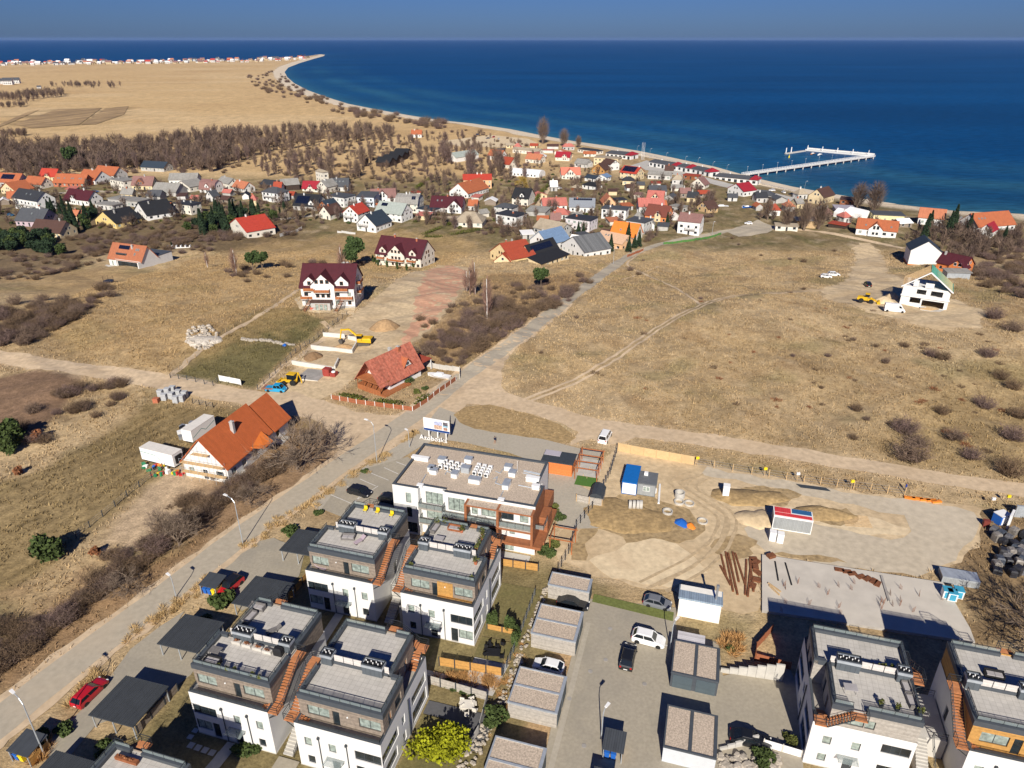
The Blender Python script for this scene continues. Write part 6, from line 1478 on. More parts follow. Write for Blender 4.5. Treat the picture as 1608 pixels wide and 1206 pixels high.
# heaps of soil and rubble
def heap(label,px,py,r,h,mat,seed,name='soil_heap',cat='heap',sy=1.0):
 A=P(px,py); rr=random.Random(seed); m=MB(); rings=[]; N=26
 ph=[rr.uniform(0,6.28) for _ in range(4)]; ox,oy=rr.uniform(-.2,.2)*r,rr.uniform(-.2,.2)*r
 for f,zf in ((1.0,-.2),(.9,.1),(.74,.36),(.56,.62),(.38,.83),(.2,.96),(.06,1.0)):
  ring=[]
  for k in range(N):
   a=6.2832*k/N; q=f*r*(1+.16*math.sin(2*a+ph[0])+.1*math.sin(3*a+ph[1])+.06*math.sin(7*a+ph[2])+rr.uniform(-.03,.03))
   ring.append((q*math.cos(a)+ox*(1-f),sy*q*math.sin(a)+oy*(1-f),h*(zf+rr.uniform(-.05,.05)) if zf>0 else -.5))
  rings.append(ring)
 m.loft(rings); o=m.obj(name,[mat],None,A,0,label=label,cat=cat)
 o.data.polygons.foreach_set('use_smooth',[True]*len(o.data.polygons))
 return o
SOIL=mk('heaped_soil',(.36,.235,.125),.98,.2,1.5,bump=.8,bscale=2.5); SOILD=mk('dark_soil',(.24,.15,.08),.98,.2,1.5,bump=.8,bscale=2.5)
heap('round heap of brown soil behind the excavator',605,517,4.0,3.0,SOIL,1); heap('low heap of dark earth above the foundation wall',490,562,2.6,1.5,SOILD,2); heap('pale earth bank beside the dug pit',540,546,3.0,1.2,SOIL,3,sy=.6)
heap('heap of broken concrete rubble on the dry meadow',318,534,4.6,.8,mk('rubble',(.52,.47,.40),.95,.3,2.5,bump=1,bscale=3),4,'rubble_heap',sy=.9)
heap('sand heap between the wheel loader and the unfinished house',1388,474,3.4,1.6,SANDY,5); heap('second sand heap against the unfinished house',1402,468,3.0,1.8,SAND,6)
heap('grassy mound at the site entrance',1175,781,7.0,.7,DRYG,7,sy=.5); heap('sandy bank beside the striped container',1188,815,3.5,.9,SAND,8); heap('bare earth hump in the muddy site',985,812,8.5,.6,DRYG,9,sy=.7); heap('brown spoil bank by the timber stack',1290,808,6.0,.8,DRYG,10,sy=.4)
# ------------------------------------------------------------------ brick store,pergolas,letters,billboard
x,y=W(-26.6,112.6); t=thing('brick_store','orange brick bin store with black flat roof','shed',(x,y,20),TH)
b=MB(); b.box(.2,6.0,.2,3.9,-.1,2.7); b.obj('wall',[BRICKO],t); b=MB(); b.box(0,6.2,0,4.1,2.72,2.92); b.obj('roof',[ANTH],t); b=MB(); b.box(.1,3.2,2.2,4.0,2.93,3.0); b.obj('roof_sheet',[mk('pale_mauve_sheet',(.42,.39,.43),.6,.05)],t)
def pergola(label,u0,v0,w_,d_,h,n):
 x,y=W(u0,v0); t=thing('pergola',label,'pergola',(x,y,20),TH)
 for i in range(n):
  yy=d_*i/(n-1)
  for xx in (0,w_): b=MB(); b.box(xx-.08,xx+.08,yy-.08,yy+.08,-.1,h); b.obj('post',[WOODB2],t)
  b=MB(); b.box(-.3,w_+.3,yy-.06,yy+.06,h,h+.18); b.obj('beam',[WOODB2],t)
 for xx in (0,w_): b=MB(); b.box(xx-.06,xx+.06,-.3,d_+.3,h+.18,h+.34); b.obj('rail',[WOODB2],t)
 return t
p_=pergola('tall brown timber pergola frame beside the brick bin store',-19.9,112.3,4.2,7.2,2.6,4)
sheet('artificial_lawn',[W(*q) for q in ((-19.6,110.4),(-16.2,110.4),(-15.6,111.2),(-15.6,113.6),(-19.6,113.6))],.14,TURF,grid=0)
sheet('footway',[W(*q) for q in ((-19.8,113.7),(-15.7,113.7),(-15.7,120),(-19.8,120))],.14,STEPC,grid=0)
pergola('brown timber pergola over garden seats below the wooden canopy',-19.6,90.6,3.6,3.2,2.5,2)
x,y=W(-16.0,105.2); t=thing('barrel_shed','small shed with curved black roof at the site fence','shed',(x,y,20),TH)
b=MB(); b.loft([[(0,0,1.6),(0,3.9,1.6),(.5,3.9,2.15),(1.3,3.9,2.4),(2.1,3.9,2.15),(2.6,3.9,1.6)][0:0] or [(px_,yy,pz_) for px_,pz_ in ((0,1.5),(.5,2.15),(1.3,2.4),(2.1,2.15),(2.6,1.5))] for yy in (0,3.9)]); b.obj('roof',[ANTH],t); b=MB(); b.box(.1,2.5,.1,3.8,-.1,1.6); b.obj('wall',[WOODL],t)
def text_mesh(s,size,mat,depth=.05):
 c=bpy.data.curves.new('lettering','FONT'); c.body=s; c.size=size; c.extrude=depth; c.resolution_u=2
 o=bpy.data.objects.new('tmp',c); me=bpy.data.meshes.new_from_object(o); bpy.data.objects.remove(o); me.materials.clear(); me.materials.append(mat); return me
x,y=W(-53.4,119.7); t=thing('billboard','white developer billboard with picture panels and blue lower band','billboard',(x,y,20),TH+rad(-3))
b=MB(); b.box(0,5.9,-.12,0,1.55,4.5); b.obj('board',[WHITEM],t); b=MB(); b.box(.05,5.85,-.135,-.121,1.6,2.1); b.obj('blue_band',[mk('band_blue',(.012,.05,.20),.5)],t)
for x0,x1,z0,z1,c in ((2.4,4.2,3.2,4.1,(.42,.46,.66)),(2.4,4.2,2.25,3.2,(.52,.36,.27)),(4.4,5.5,3.35,4.1,(.13,.12,.14)),(4.4,5.5,2.95,3.35,(.2,.35,.45)),(4.5,5.4,2.2,2.85,(.35,.2,.15))):
 b=MB(); b.box(x0,x1,-.135,-.121,z0,z1); b.obj('picture',[mk('print_%d' % int(x0*100+z0*10),c,.6,.5,3)],t)
for k,(txt,z,sz,xx) in enumerate((('Apartamenty',3.25,.22,.4),('nad morzem',2.95,.22,.4),('na sprzedaz',2.65,.22,.4))):
 o=link('lettering',text_mesh(txt,sz,mk('pale_print',(.45,.5,.6),.6),.004),t,(xx,-.126,z)); o.rotation_euler=(math.pi/2,0,0)
for xx in (1.1,3.1,5.0): b=MB(); b.box(xx-.1,xx+.1,-.1,.1,-.2,1.55); b.obj('post',[WHITEM],t)
b=MB(); q=[(5.9,-.1),(6.0,0),(5.0,2.6),(4.9,2.55)]; b.prism(q,1.6,4.4); b.obj('rear_panel',[mk('shaded_board',(.008,.02,.06),.5)],t)  # shadow side of the angled panel, shade put into its dark navy
x,y=W(-53.9,118.2)
o=link('letter_sign',text_mesh('Azoboska',1.55,WHITEM,.08),None,(x,y,20.05),0,'white free-standing letters of the estate name below the billboard','sign'); o.rotation_euler=(math.pi/2,0,TH)
# ------------------------------------------------------------------ vehicles
def paint(name,c): return mk('paint_'+name,c,.32,.03,1,spec=.5,coat=.35)
CARG=glass('car_glass',(.012,.016,.02),.06,.2)
LAMPW=mk('headlamp',(.75,.75,.72),.2,.05); LAMPR=mk('tail_lamp',(.45,.01,.01),.3,.05); RIM=mk('alloy_rim',(.5,.5,.52),.35,.05,metal=.6); PLATE=mk('number_plate',(.8,.8,.78),.5,.03)
CT_={  # L,W,H,belt,xs of windscreen foot,roof front,roof rear,rear glass foot ; hood height
 'hatch': (4.1,1.75,1.48,.95,1.05,1.75,3.35,3.95,.88),'saloon': (4.75,1.82,1.43,.92,1.45,2.2,3.5,4.3,.85),'suv': (4.55,1.85,1.68,1.08,1.25,1.85,3.9,4.4,1.0),'estate': (4.6,1.82,1.48,.95,1.3,2.0,4.05,4.5,.88),
 'minivan': (4.85,1.9,1.95,1.15,.75,1.45,4.6,4.8,1.05),'van': (5.9,2.0,2.55,1.35,.7,1.5,5.8,5.88,1.15),'pickup': (4.9,1.9,1.9,1.1,.7,1.3,2.7,2.8,1.05)}
def car(label,px,py,head,kind,pm,cat='car',roofm=None,loc=None,group=None):
 """head: direction the nose points, degrees in the estate axes (0 = along +u)"""
 L,Wd,Hh,belt,ws,rf,rr_,rb,hood=CT_[kind]
 A=P(px,py) if loc is None else loc
 t=thing({'van': 'delivery_van','minivan': 'passenger_van','pickup': 'pickup_truck'}.get(kind,'parked_car'),label,cat,A,TH+rad(head)+math.pi,group)
 w=Wd/2; x0=-L/2                       # nose at -x
 def ring(x,hw,zb,zt): return [(x0+x,-hw*.96,zb),(x0+x,-hw,(zb+zt)/2),(x0+x,-hw*.93,zt),(x0+x,hw*.93,zt),(x0+x,hw,(zb+zt)/2),(x0+x,hw*.96,zb)]
 b=MB()
 end=[(rb,w,.24,belt),(L-.12,w*.96,.26,belt-.03 if rb>L-.5 else belt-.08),(L,w*.86,.36,belt-.14)]
 b.loft([ring(0,w*.78,.36,.58),ring(.14,w*.92,.26,.7),ring(.5,w,.22,hood-.06),(ring(ws,w,.22,belt-.02))]+[ring(x,hw,zb,zt) for x,hw,zb,zt in [((ws+rb)/2,w,.22,belt)]+end])
 if kind=='pickup': pass
 # roof panel with rounded edge and pillars
 rw,bw=w*.74,w*.9
 zr=Hh
 pts_b=[(ws,belt),(rb,belt)]
 corner={}
 for s in (-1,1):
  corner[s]=[(x0+ws,s*bw,belt-.01),(x0+rf,s*rw,zr-.07),(x0+rr_,s*rw,zr-.07),(x0+rb,s*bw,belt-.01)]
 b.loft([[(x0+rf-.05,-rw,zr-.08),(x0+rr_+.05,-rw,zr-.08),(x0+rr_+.05,rw,zr-.08),(x0+rf-.05,rw,zr-.08)],[(x0+rf+.15,-rw*.85,zr),(x0+rr_-.15,-rw*.85,zr),(x0+rr_-.15,rw*.85,zr),(x0+rf+.15,rw*.85,zr)]],1)
 for s in (-1,1):
  c=corner[s]
  b.tube(c[0],c[1],.05,n=4,m=1); b.tube(c[2],c[3],.07,n=4,m=1); b.tube(c[1],c[2],.05,n=4,m=1)
  m1=tuple((c[0][k]*.5+c[3][k]*.5) for k in range(3)); m2=tuple((c[1][k]*.45+c[2][k]*.55) for k in range(3)); b.tube(m1,m2,.045,n=4,m=1)
 b.obj('body',[pm,roofm or pm],t)
 a,c=corner[-1],corner[1]
 full=kind=='van'
 for nm,q,mt in (('windscreen',(c[0],a[0],a[1],c[1]),CARG),('rear_window',(a[3],c[3],c[2],a[2]),pm if full else CARG),('side_window',(a[0],a[3],a[2],a[1]),pm if full else CARG),('side_window',(c[3],c[0],c[1],c[2]),pm if full else CARG)):
  g=MB(); g.quad(*q); g.obj(nm if mt is CARG else 'side_panel',[mt],t)
 if full:
  for s in (-1,1):
   g=MB(); cc=corner[s]; q=[(cc[0][0]+.25,cc[0][1]*1.005,belt+.05),(cc[0][0]+1.2,cc[0][1]*1.005,belt+.05),(cc[1][0]+.55,s*(rw+(bw-rw)*.3),belt+.75),(cc[1][0]+.05,s*(rw+(bw-rw)*.3),belt+.75)]
   q=[(p[0],p[1]+s*.02,p[2]) for p in q]
   g.quad(*(q if s<0 else q[::-1])); g.obj('side_window',[CARG],t)
 R0=.33 if kind in ('hatch','saloon','estate') else .37
 key=('wheel',R0)
 if key not in WC:
  m=MB(); m.lathe([(R0*.62,-.1),(R0*.96,-.1),(R0,-.05),(R0,.05),(R0*.96,.1),(R0*.62,.1)],(0,0,0),14); r_=MB(); r_.lathe([(R0*.63,-.09),(R0*.63,.09),(R0*.2,.07)],(0,0,0),10)
  WC[key]=(m.mesh('tyre',[RUBBER]),r_.mesh('rim',[RIM]))
 for xx in (.82,L-.85):
  for s in (-1,1):
   o=link('wheel',WC[key][0],t,(x0+xx,s*(w-.1),R0)); o.rotation_euler=(-s*math.pi/2,0,0); link('rim',WC[key][1],o)
 for s in (-1,1):
  m=MB(); m.box(x0+.06,x0+.22,s*w*.55,s*w*.86,.58,.72); m.obj('headlight',[LAMPW],t)
  m=MB(); m.box(x0+L-.1,x0+L+.005,s*w*.62,s*w*.87,belt-.32,belt-.1); m.obj('tail_light',[LAMPR],t)
  m=MB(); m.box(x0+ws+.25,x0+ws+.4,s*w,s*(w+.17),belt,belt+.13); m.obj('mirror',[pm],t)
 m=MB(); m.box(x0+L-.02,x0+L+.012,-.26,.26,.5,.62); m.obj('number_plate',[PLATE],t)
 return t
PW,PB,PR,PS=paint('white',(.80,.80,.79)),paint('black',(.012,.013,.016)),paint('red',(.42,.012,.02)),paint('silver_grey',(.16,.17,.19))
car('red estate car parked beside the ribbed carport',143,1092,88,'estate',PR)
car('red car with black roof beside the bin shelter',362,925,262,'suv',PR,roofm=PB)
car('black estate car in the marked bay by the apartment block',565,776,-8,'estate',PB)
car('dark car half hidden behind the yellow-chair terrace',612,788,-6,'hatch',PB)
car('silver-grey hatchback against the turf strip of the yard',1032,951,-4,'hatch',PS)
car('black saloon car between the board-clad garages',900,951,0,'saloon',PB)
car('white off-road car parked across the yard bay',1018,1008,-4,'suv',PW)
car('black off-road car next to the white one',986,1036,88,'suv',PB)
car('white hatchback between the board-clad garages',861,1051,178,'hatch',PW)
car('dark car in the shade of the stepped wall',1178,1166,0,'saloon',PB)
car('white passenger van parked by the dirt road',950,690,84,'minivan',PW,'van')
car('white delivery van beside the unfinished house',1404,489,-2,'van',PW,'van')
car('white car with the blue-tinted windows on the sandy lot',1297,436,0,'hatch',PW); car('second white car beside the blue-tinted one on the sandy lot',1309,433,10,'suv',PW)
car('black pickup truck on the sandy lot',1362,449,95,'suv',PB,'truck')
car('white saloon on the lawn behind the pink roof',877,297,175,'saloon',PW); car('white car by the road bend',1175,352,185,'hatch',PW)
for i,(px,py,c,n_) in enumerate(((17,339,(.02,.10,.20),'blue-green'),(150,302,(.03,.12,.35),'blue'),(1168,326,(.6,.6,.62),'silver'),(1230,303,(.75,.75,.75),'white'),(1243,306,(.05,.05,.06),'black'),(1212,300,(.7,.7,.72),'pale grey'),(766,218,(.1,.1,.12),'dark grey'),(775,216,(.7,.1,.1),'red'),(783,219,(.6,.6,.6),'light grey'),(750,212,(.04,.05,.1),'navy'))):
 car('distant %s car parked in the seaside village' % n_,px,py,i*37,'hatch',paint(n_,c),group='cars in the village')
YEL=mk('machine_yellow',(.66,.40,.015),.5,.08,2,damt=.2,dark=(.4,.25,.05)); TRACK=mk('steel_track',(.09,.08,.07),.8,.2,4)
def wheel(t,x,y,r,wd,n=14):
 m=MB(); m.lathe([(r*.5,-wd/2),(r*.95,-wd/2),(r,-wd*.3),(r,wd*.3),(r*.95,wd/2),(r*.5,wd/2)],(0,0,0),n); o=m.obj('wheel',[RUBBER],t,(x,y,r)); o.rotation_euler=(math.pi/2,0,0)
 m=MB(); m.lathe([(r*.52,-wd*.45),(r*.52,wd*.45),(r*.15,wd*.4)],(0,0,0),10); m.obj('rim',[YEL],o)
def cab(t,x0,x1,y0,y1,z0,z1,roofm):
 m=MB(); 
 for x,y in ((x0,y0),(x1,y0),(x0,y1),(x1,y1)): m.box(x-.05,x+.05,y-.05,y+.05,z0,z1)
 m.box(x0-.08,x1+.08,y0-.08,y1+.08,z1,z1+.14,1); o=m.obj('cab',[BLACK,roofm],t)
 m=MB(); m.box(x0+.03,x1-.03,y0+.03,y1-.03,z0,z1-.01); m.obj('cab_glass',[CARG],o)
A=P(572,541); ex=thing('excavator','yellow tracked excavator digging among the foundation walls','excavator',A,TH+rad(188))
for s in (-1,1):
 m=MB(); m.loft([[(x,s*1.25+dy,z) for x,z in ((-2.1,.35),(-1.8,0.02),(1.8,.02),(2.1,.35),(2.1,.6),(1.8,.92),(-1.8,.92),(-2.1,.6))] for dy in (-.3,.3)]); m.obj('track',[TRACK],ex)
m=MB(); m.box(-1.3,1.3,-.9,.9,.5,1.0); m.obj('undercarriage',[TRACK],ex)
m=MB(); m.loft([[(-2.4,-1.3,1.05),(1.5,-1.3,1.05),(1.5,1.3,1.05),(-2.4,1.3,1.05)],[(-2.4,-1.3,2.0),(1.5,-1.3,2.0),(1.5,1.3,2.0),(-2.4,1.3,2.0)],[(-2.1,-1.1,2.3),(.2,-1.1,2.2),(.2,1.1,2.2),(-2.1,1.1,2.3)]]); m.obj('house',[YEL],ex)
m=MB(); m.box(-2.6,-2.4,-1.2,1.2,1.1,2.1); m.obj('counterweight',[BLACK],ex); cab(ex,.2,1.5,.2,1.25,1.5,3.0,YEL)
for nm,a,c,r0,r1 in (('boom',(1.2,-.2,1.8),(4.0,-.2,4.2),.34,.3),('boom',(4.0,-.2,4.2),(6.2,-.2,3.9),.3,.24),('stick',(6.2,-.2,4.2),(6.8,-.2,1.2),.24,.18)):
 m=MB(); m.tube(a,c,r0,r1,n=4); m.obj(nm,[YEL],ex)
m=MB(); m.loft([[(6.5,y,1.2),(7.3,y,.9),(7.0,y,.0),(6.2,y,-.1),(6.1,y,.6)] for y in (-.75,.35)]); m.obj('bucket',[TRACK],ex)
A=P(457,603); bh=thing('backhoe_loader','yellow backhoe loader beside the blue flatbed','loader',A,TH+rad(182))
for x,r in ((1.3,.55),(-1.1,.78)):
 for s in (-1,1): wheel(bh,x,s*.95,r,.42)
m=MB(); m.loft([[(-1.6,y,.7),(2.0,y,.7),(2.1,y,1.2),(.6,y,1.55),(-1.6,y,1.5)] for y in (-.65,.65)]); m.obj('body',[YEL],bh); cab(bh,-1.5,.4,-.75,.75,1.5,2.8,YEL)
for s in (-1,1): m=MB(); m.tube((.4,s*.7,1.5),(2.9,s*.7,.5),.12,n=4); m.obj('loader_arm',[YEL],bh)
m=MB(); m.loft([[(2.8,y,.1),(3.6,y,.15),(3.1,y,.9),(2.8,y,.9)] for y in (-1.15,1.15)]); m.obj('front_bucket',[YEL],bh)
for a,c in (((-1.7,0,1.2),(-2.3,0,3.4)),((-2.3,0,3.4),(-2.9,0,1.6)),((-2.9,0,1.6),(-3.0,0,.6))): m=MB(); m.tube(a,c,.16,.13,n=4); m.obj('backhoe_arm',[YEL],bh)
A=P(1360,475); wl=thing('wheel_loader','yellow wheel loader on the sand beside the unfinished house','loader',A,TH+rad(-14))
for x in (1.4,-1.5):
 for s in (-1,1): wheel(wl,x,s*1.05,.75,.55)
m=MB(); m.loft([[(-2.9,y,.9),(.2,y,.9),(.2,y,2.0),(-2.7,y,1.8)] for y in (-.9,.9)]); m.obj('rear_body',[YEL],wl); m=MB(); m.box(.3,1.9,-.7,.7,.8,1.5); m.obj('front_frame',[YEL],wl); cab(wl,-.6,.6,-.7,.7,2.0,2.9,YEL)
for s in (-1,1): m=MB(); m.tube((1.0,s*.55,1.7),(3.3,s*.55,.7),.15,n=4); m.obj('loader_arm',[YEL],wl)
m=MB(); m.loft([[(3.2,y,.1),(4.3,y,.15),(3.7,y,1.2),(3.2,y,1.1)] for y in (-1.3,1.3)]); m.obj('bucket',[YEL],wl)
BLUEV=paint('sky_blue',(.02,.30,.55))
pk=car('sky blue flatbed truck with crew cab at the plot entrance',434,614,8,'pickup',BLUEV,'truck')
m=MB(); m.box(.35,3.2,-.95,.95,.75,.9); m.box(.35,3.2,-.95,-.88,.9,1.15); m.box(.35,3.2,.88,.95,.9,1.15); m.obj('flatbed',[mk('rusty_bed',(.22,.11,.08),.9,.3,3)],pk)
# ------------------------------------------------------------------ boats and the pier
def boat(label,A,rot,L,hull,group=None,cover=None):
 t=thing('boat',label,'boat',A,rot,group)
 m=MB(); s=[(0,.05,.9),(.12,.55,.85),(.35,.95,.75),(.7,1.0,.72),(1.0,.85,.75)]
 Wd=L*.17
 m.loft([[(x*L,-hw*Wd,zt),(x*L,-hw*Wd*.55,.1),(x*L,hw*Wd*.55,.1),(x*L,hw*Wd,zt)] for x,hw,zt in s]); m.obj('hull',[hull],t)
 m=MB(); m.loft([[(L*.3,-Wd*.5,.7),(L*.7,-Wd*.6,.7),(L*.7,Wd*.6,.7),(L*.3,Wd*.5,.7)],[(L*.4,-Wd*.4,1.35),(L*.68,-Wd*.5,1.35),(L*.68,Wd*.5,1.35),(L*.4,Wd*.4,1.35)]]); m.obj('cabin',[cover or WHITEM],t)
 return t
boat('white motor boat under cover in the cottage yard',P(672,590),rad(-20),6,WHITEM); boat('red and white inflatable with blue covers on the guest house forecourt',P(487,487),rad(25),5,mk('coral_rubber',(.5,.14,.1),.7),None,BLUEP)
boat('white boat on the gravel by the bare lime trees',P(1120,325),0,9,WHITEM); boat('blue-decked boat beside the tarpaulin',P(1166,327),.4,6,BLUEP)
PA,PB_=Pz(1168,274,2.2),Pz(1371,245,2.2)
LP=math.hypot(PB_[0]-PA[0],PB_[1]-PA[1]); aP=math.atan2(PB_[1]-PA[1],PB_[0]-PA[0])
pr=thing('pier','long white pier on round piles running out over the sea','pier',(PA[0],PA[1],0),aP)
m=MB(); m.box(0,LP,-2.2,2.2,1.9,2.3); m.obj('deck',[mk('pale_deck',(.66,.64,.60),.8,.06,stripes=(1.2,.05))],pr)
for s in (-1,1):
 m=MB()
 n_=int(LP/2)
 for i in range(n_+1): x=LP*i/n_; m.box(x-.09,x+.09,s*2.1-.06,s*2.1+.06,2.3,3.35)
 m.box(0,LP,s*2.1-.05,s*2.1+.05,3.25,3.4); m.box(0,LP,s*2.1-.03,s*2.1+.03,2.7,2.85); m.obj('railing',[WHITEM],pr)
for i in range(16):
 for s in (-1,1): m=MB(); x=4+(LP-6)*i/15; m.tube((x,s*1.8,-3),(x,s*1.8,1.9),.45,n=8); m.obj('pile',[CONC],pr)
for i in range(10): m=MB(); x=6+(LP-10)*i/9; m.tube((x,2.0,2.3),(x,2.0,7.2),.07,n=5); m.box(x-.5,x+.5,1.9,2.1,7.2,7.35,1); m.obj('pier_lamp',[GALV,WHITEM],pr)
QA,QB=Pz(1372,244,1.0),Pz(1266,234.5,1.0); LQ=math.hypot(QB[0]-QA[0],QB[1]-QA[1])
br=thing('breakwater_jetty','concrete jetty with moored boats angled off the pier head','jetty',(QA[0],QA[1],0),math.atan2(QB[1]-QA[1],QB[0]-QA[0]))
m=MB(); m.box(0,LQ,-2.5,2.5,-3,1.4); m.box(0,LQ,-2.5,-2.1,1.4,2.4); m.obj('deck',[mk('jetty_white',(.6,.6,.58),.8,.06)],br)
for i in range(5): m=MB(); x=4+(LQ-6)*i/4; m.tube((x,2.2,-3),(x,2.2,5.0),.35,n=8); m.obj('mooring_pile',[WHITEM],br)
RA,RB=Pz(1234,241,.6),Pz(1264,236.5,.6); m=MB(); m.box(0,math.hypot(RB[0]-RA[0],RB[1]-RA[1]),-1.2,1.2,-.5,.9); fl_=m.obj('floating_dock',[CONC],None,(RA[0],RA[1],0),math.atan2(RB[1]-RA[1],RB[0]-RA[0]),label='grey floating dock beyond the pier head',cat='dock')
for x in (0,8): m=MB(); m.tube((x,0,.9),(x,0,5.5),.4,n=8); m.obj('pile',[WHITEM],fl_)
for lab,px,py,c in (('orange boat moored at the floating dock',1273,242,mk('orange_gel',(.55,.22,.05),.4)),('white and blue boat moored by the jetty',1284,243.5,WHITEM),('white motor boat at the jetty beside the pier',1308,238,WHITEM),('white boat with blue cover near the pier head',1322,240,WHITEM)): boat(lab,(*Pz(px,py,.4),-.1),.2+aP,8,c)
b=MB(); b.lathe([(.5,0),(.6,.8),(.25,2.0),(.1,3.0)],(0,0,0),10); b.obj('buoy',[YELP],None,(*Pz(1239,247,.5),0),label='yellow marker buoy by the floating dock',cat='buoy')
SW=[Pz(a,b_,1.2) for a,b_ in ((958,236),(1010,243),(1060,255),(1125,270),(1165,279),(1190,288),(1250,302),(1262,305))]
sw=thing('sea_wall','pale stone sea wall along the harbour front','wall',(SW[0][0],SW[0][1],0))
for a,c in zip(SW,SW[1:]):
 m=MB(); d=Vector((c[0]-a[0],c[1]-a[1],0)); nn=Vector((-d.y,d.x,0)).normalized()*1.6; o0=Vector((a[0]-SW[0][0],a[1]-SW[0][1],0)); o1=o0+d
 m.prism([(o0+nn)[:2],(o1+nn)[:2],(o1-nn)[:2],(o0-nn)[:2]],-2,2.1); m.obj('wall_section',[mk('boulders',(.50,.45,.38),.95,.4,1.2)],sw)
# ------------------------------------------------------------------ vegetation
def leafmat(name,c,var=.35):
 m=mk(name,c,.85,var,.9,spec=.15); n=m.node_tree; b=n.nodes['Principled BSDF']
 return m
BARK=mk('bark_grey_brown',(.16,.12,.09),.95,.25,2); TWIG=mk('bare_twigs',(.165,.115,.085),.95,.3,.6); TWIGP=mk('bare_twigs_purple',(.155,.105,.09),.95,.3,.4); TWIGY=mk('willow_twigs',(.36,.25,.06),.95,.3,.5); BIRCH=mk('birch_bark',(.62,.58,.54),.9,.25,3)
SHRUBM=mk('scrub_stems',(.15,.10,.062),.95,.35,.5); RUSSET=mk('russet_leaves',(.24,.10,.045),.95,.3,1); NEEDLE=leafmat('spruce_needles',(.028,.048,.024)); PINEM=leafmat('pine_needles',(.055,.085,.028)); GREENB=leafmat('evergreen_leaves',(.06,.085,.026)); OLIVE=leafmat('olive_leaves',(.10,.11,.03)); YGREEN=leafmat('yellow_green_leaves',(.25,.26,.012)); STRAW=mk('dry_grass_blades',(.50,.35,.165),.95,.3,1.2); STRAWO=mk('orange_grass_blades',(.46,.26,.10),.95,.3,1.2)
WOODT=mk('wood_twigs',(.085,.058,.046),.95,.3,.3)
class TB:
 def __init__(s): s.v=[]; s.f=[]
 def limb(s,a,b,r0,r1,n=4):
  d=(b-a)
  if d.length<1e-5: return
  d.normalize(); x=d.orthogonal().normalized(); y=d.cross(x); i=len(s.v)
  for c,r in ((a,r0),(b,r1)):
   for k in range(n):
    t=6.2832*k/n; s.v.append(tuple(c+x*(r*math.cos(t))+y*(r*math.sin(t))))
  for k in range(n): s.f.append((i+k,i+(k+1) % n,i+n+(k+1) % n,i+n+k))
 def sliver(s,a,b,w,rr):
  d=b-a; p=d.cross(Vector((rr.gauss(0,1),rr.gauss(0,1),rr.gauss(0,1))))
  if p.length<1e-6: return
  p=p.normalized()*w; i=len(s.v); s.v+=[tuple(a-p),tuple(a+p),tuple(b)]; s.f.append((i,i+1,i+2))
 def mesh(s,name,mat):
  me=bpy.data.meshes.new(name); me.from_pydata(s.v,[],s.f); me.materials.append(mat); me.update(); return me
def bare(seed,h=10.,spread=.55,lev=4,kids=4,tw=7,tww=.03,bark=BARK,twig=TWIG,trunk=.28,clear=.28,updir=.35,merged=False):
 rr=random.Random(seed); tk=TB(); cr=TB()
 def grow(a,d,L,r,l):
  segs=2 if l<2 else 1; p=a
  for s in range(segs):
   d=(d+Vector((rr.gauss(0,.13),rr.gauss(0,.13),rr.gauss(.05,.08)))).normalized(); q=p+d*L/segs
   (tk if l<=1 else cr).limb(p,q,r*(1-.3*s/segs),r*(1-.3*(s+1)/segs),5 if l<2 else 3); p0=p; p=q
   if l<lev:
    for k in range(kids if s==segs-1 else max(1,kids-2)):
     al=rr.uniform(.35,.85)*(1.25 if l==0 else 1)*spread*1.6; ph=rr.uniform(0,6.28); ox=d.orthogonal().normalized(); oy=d.cross(ox)
     nd=(d*math.cos(al)+(ox*math.cos(ph)+oy*math.sin(ph))*math.sin(al)+Vector((0,0,updir*.3))).normalized()
     st=p0+(p-p0)*(rr.uniform(.45,1) if l>0 or s else rr.uniform(.75,1)); grow(st,nd,L*rr.uniform(.55,.8)*.95 if l else h*rr.uniform(.26,.38),r*.55,l+1)
   else:
    for k in range(tw):
     st=p0+(p-p0)*rr.random(); nd=(d+Vector((rr.gauss(0,.6),rr.gauss(0,.6),rr.gauss(.12,.5)))).normalized(); cr.sliver(st,st+nd*L*rr.uniform(.5,1.2),tww,rr)
 grow(Vector((0,0,-.2)),Vector((0,0,1)),h*(clear+.12),trunk,0)
 if merged:
  i=len(cr.v); cr.v+=tk.v; cr.f+=[tuple(k+i for k in f) for f in tk.f]; return None,cr.mesh('bare_tree',twig)
 return tk.mesh('trunk',bark),cr.mesh('crown',twig)
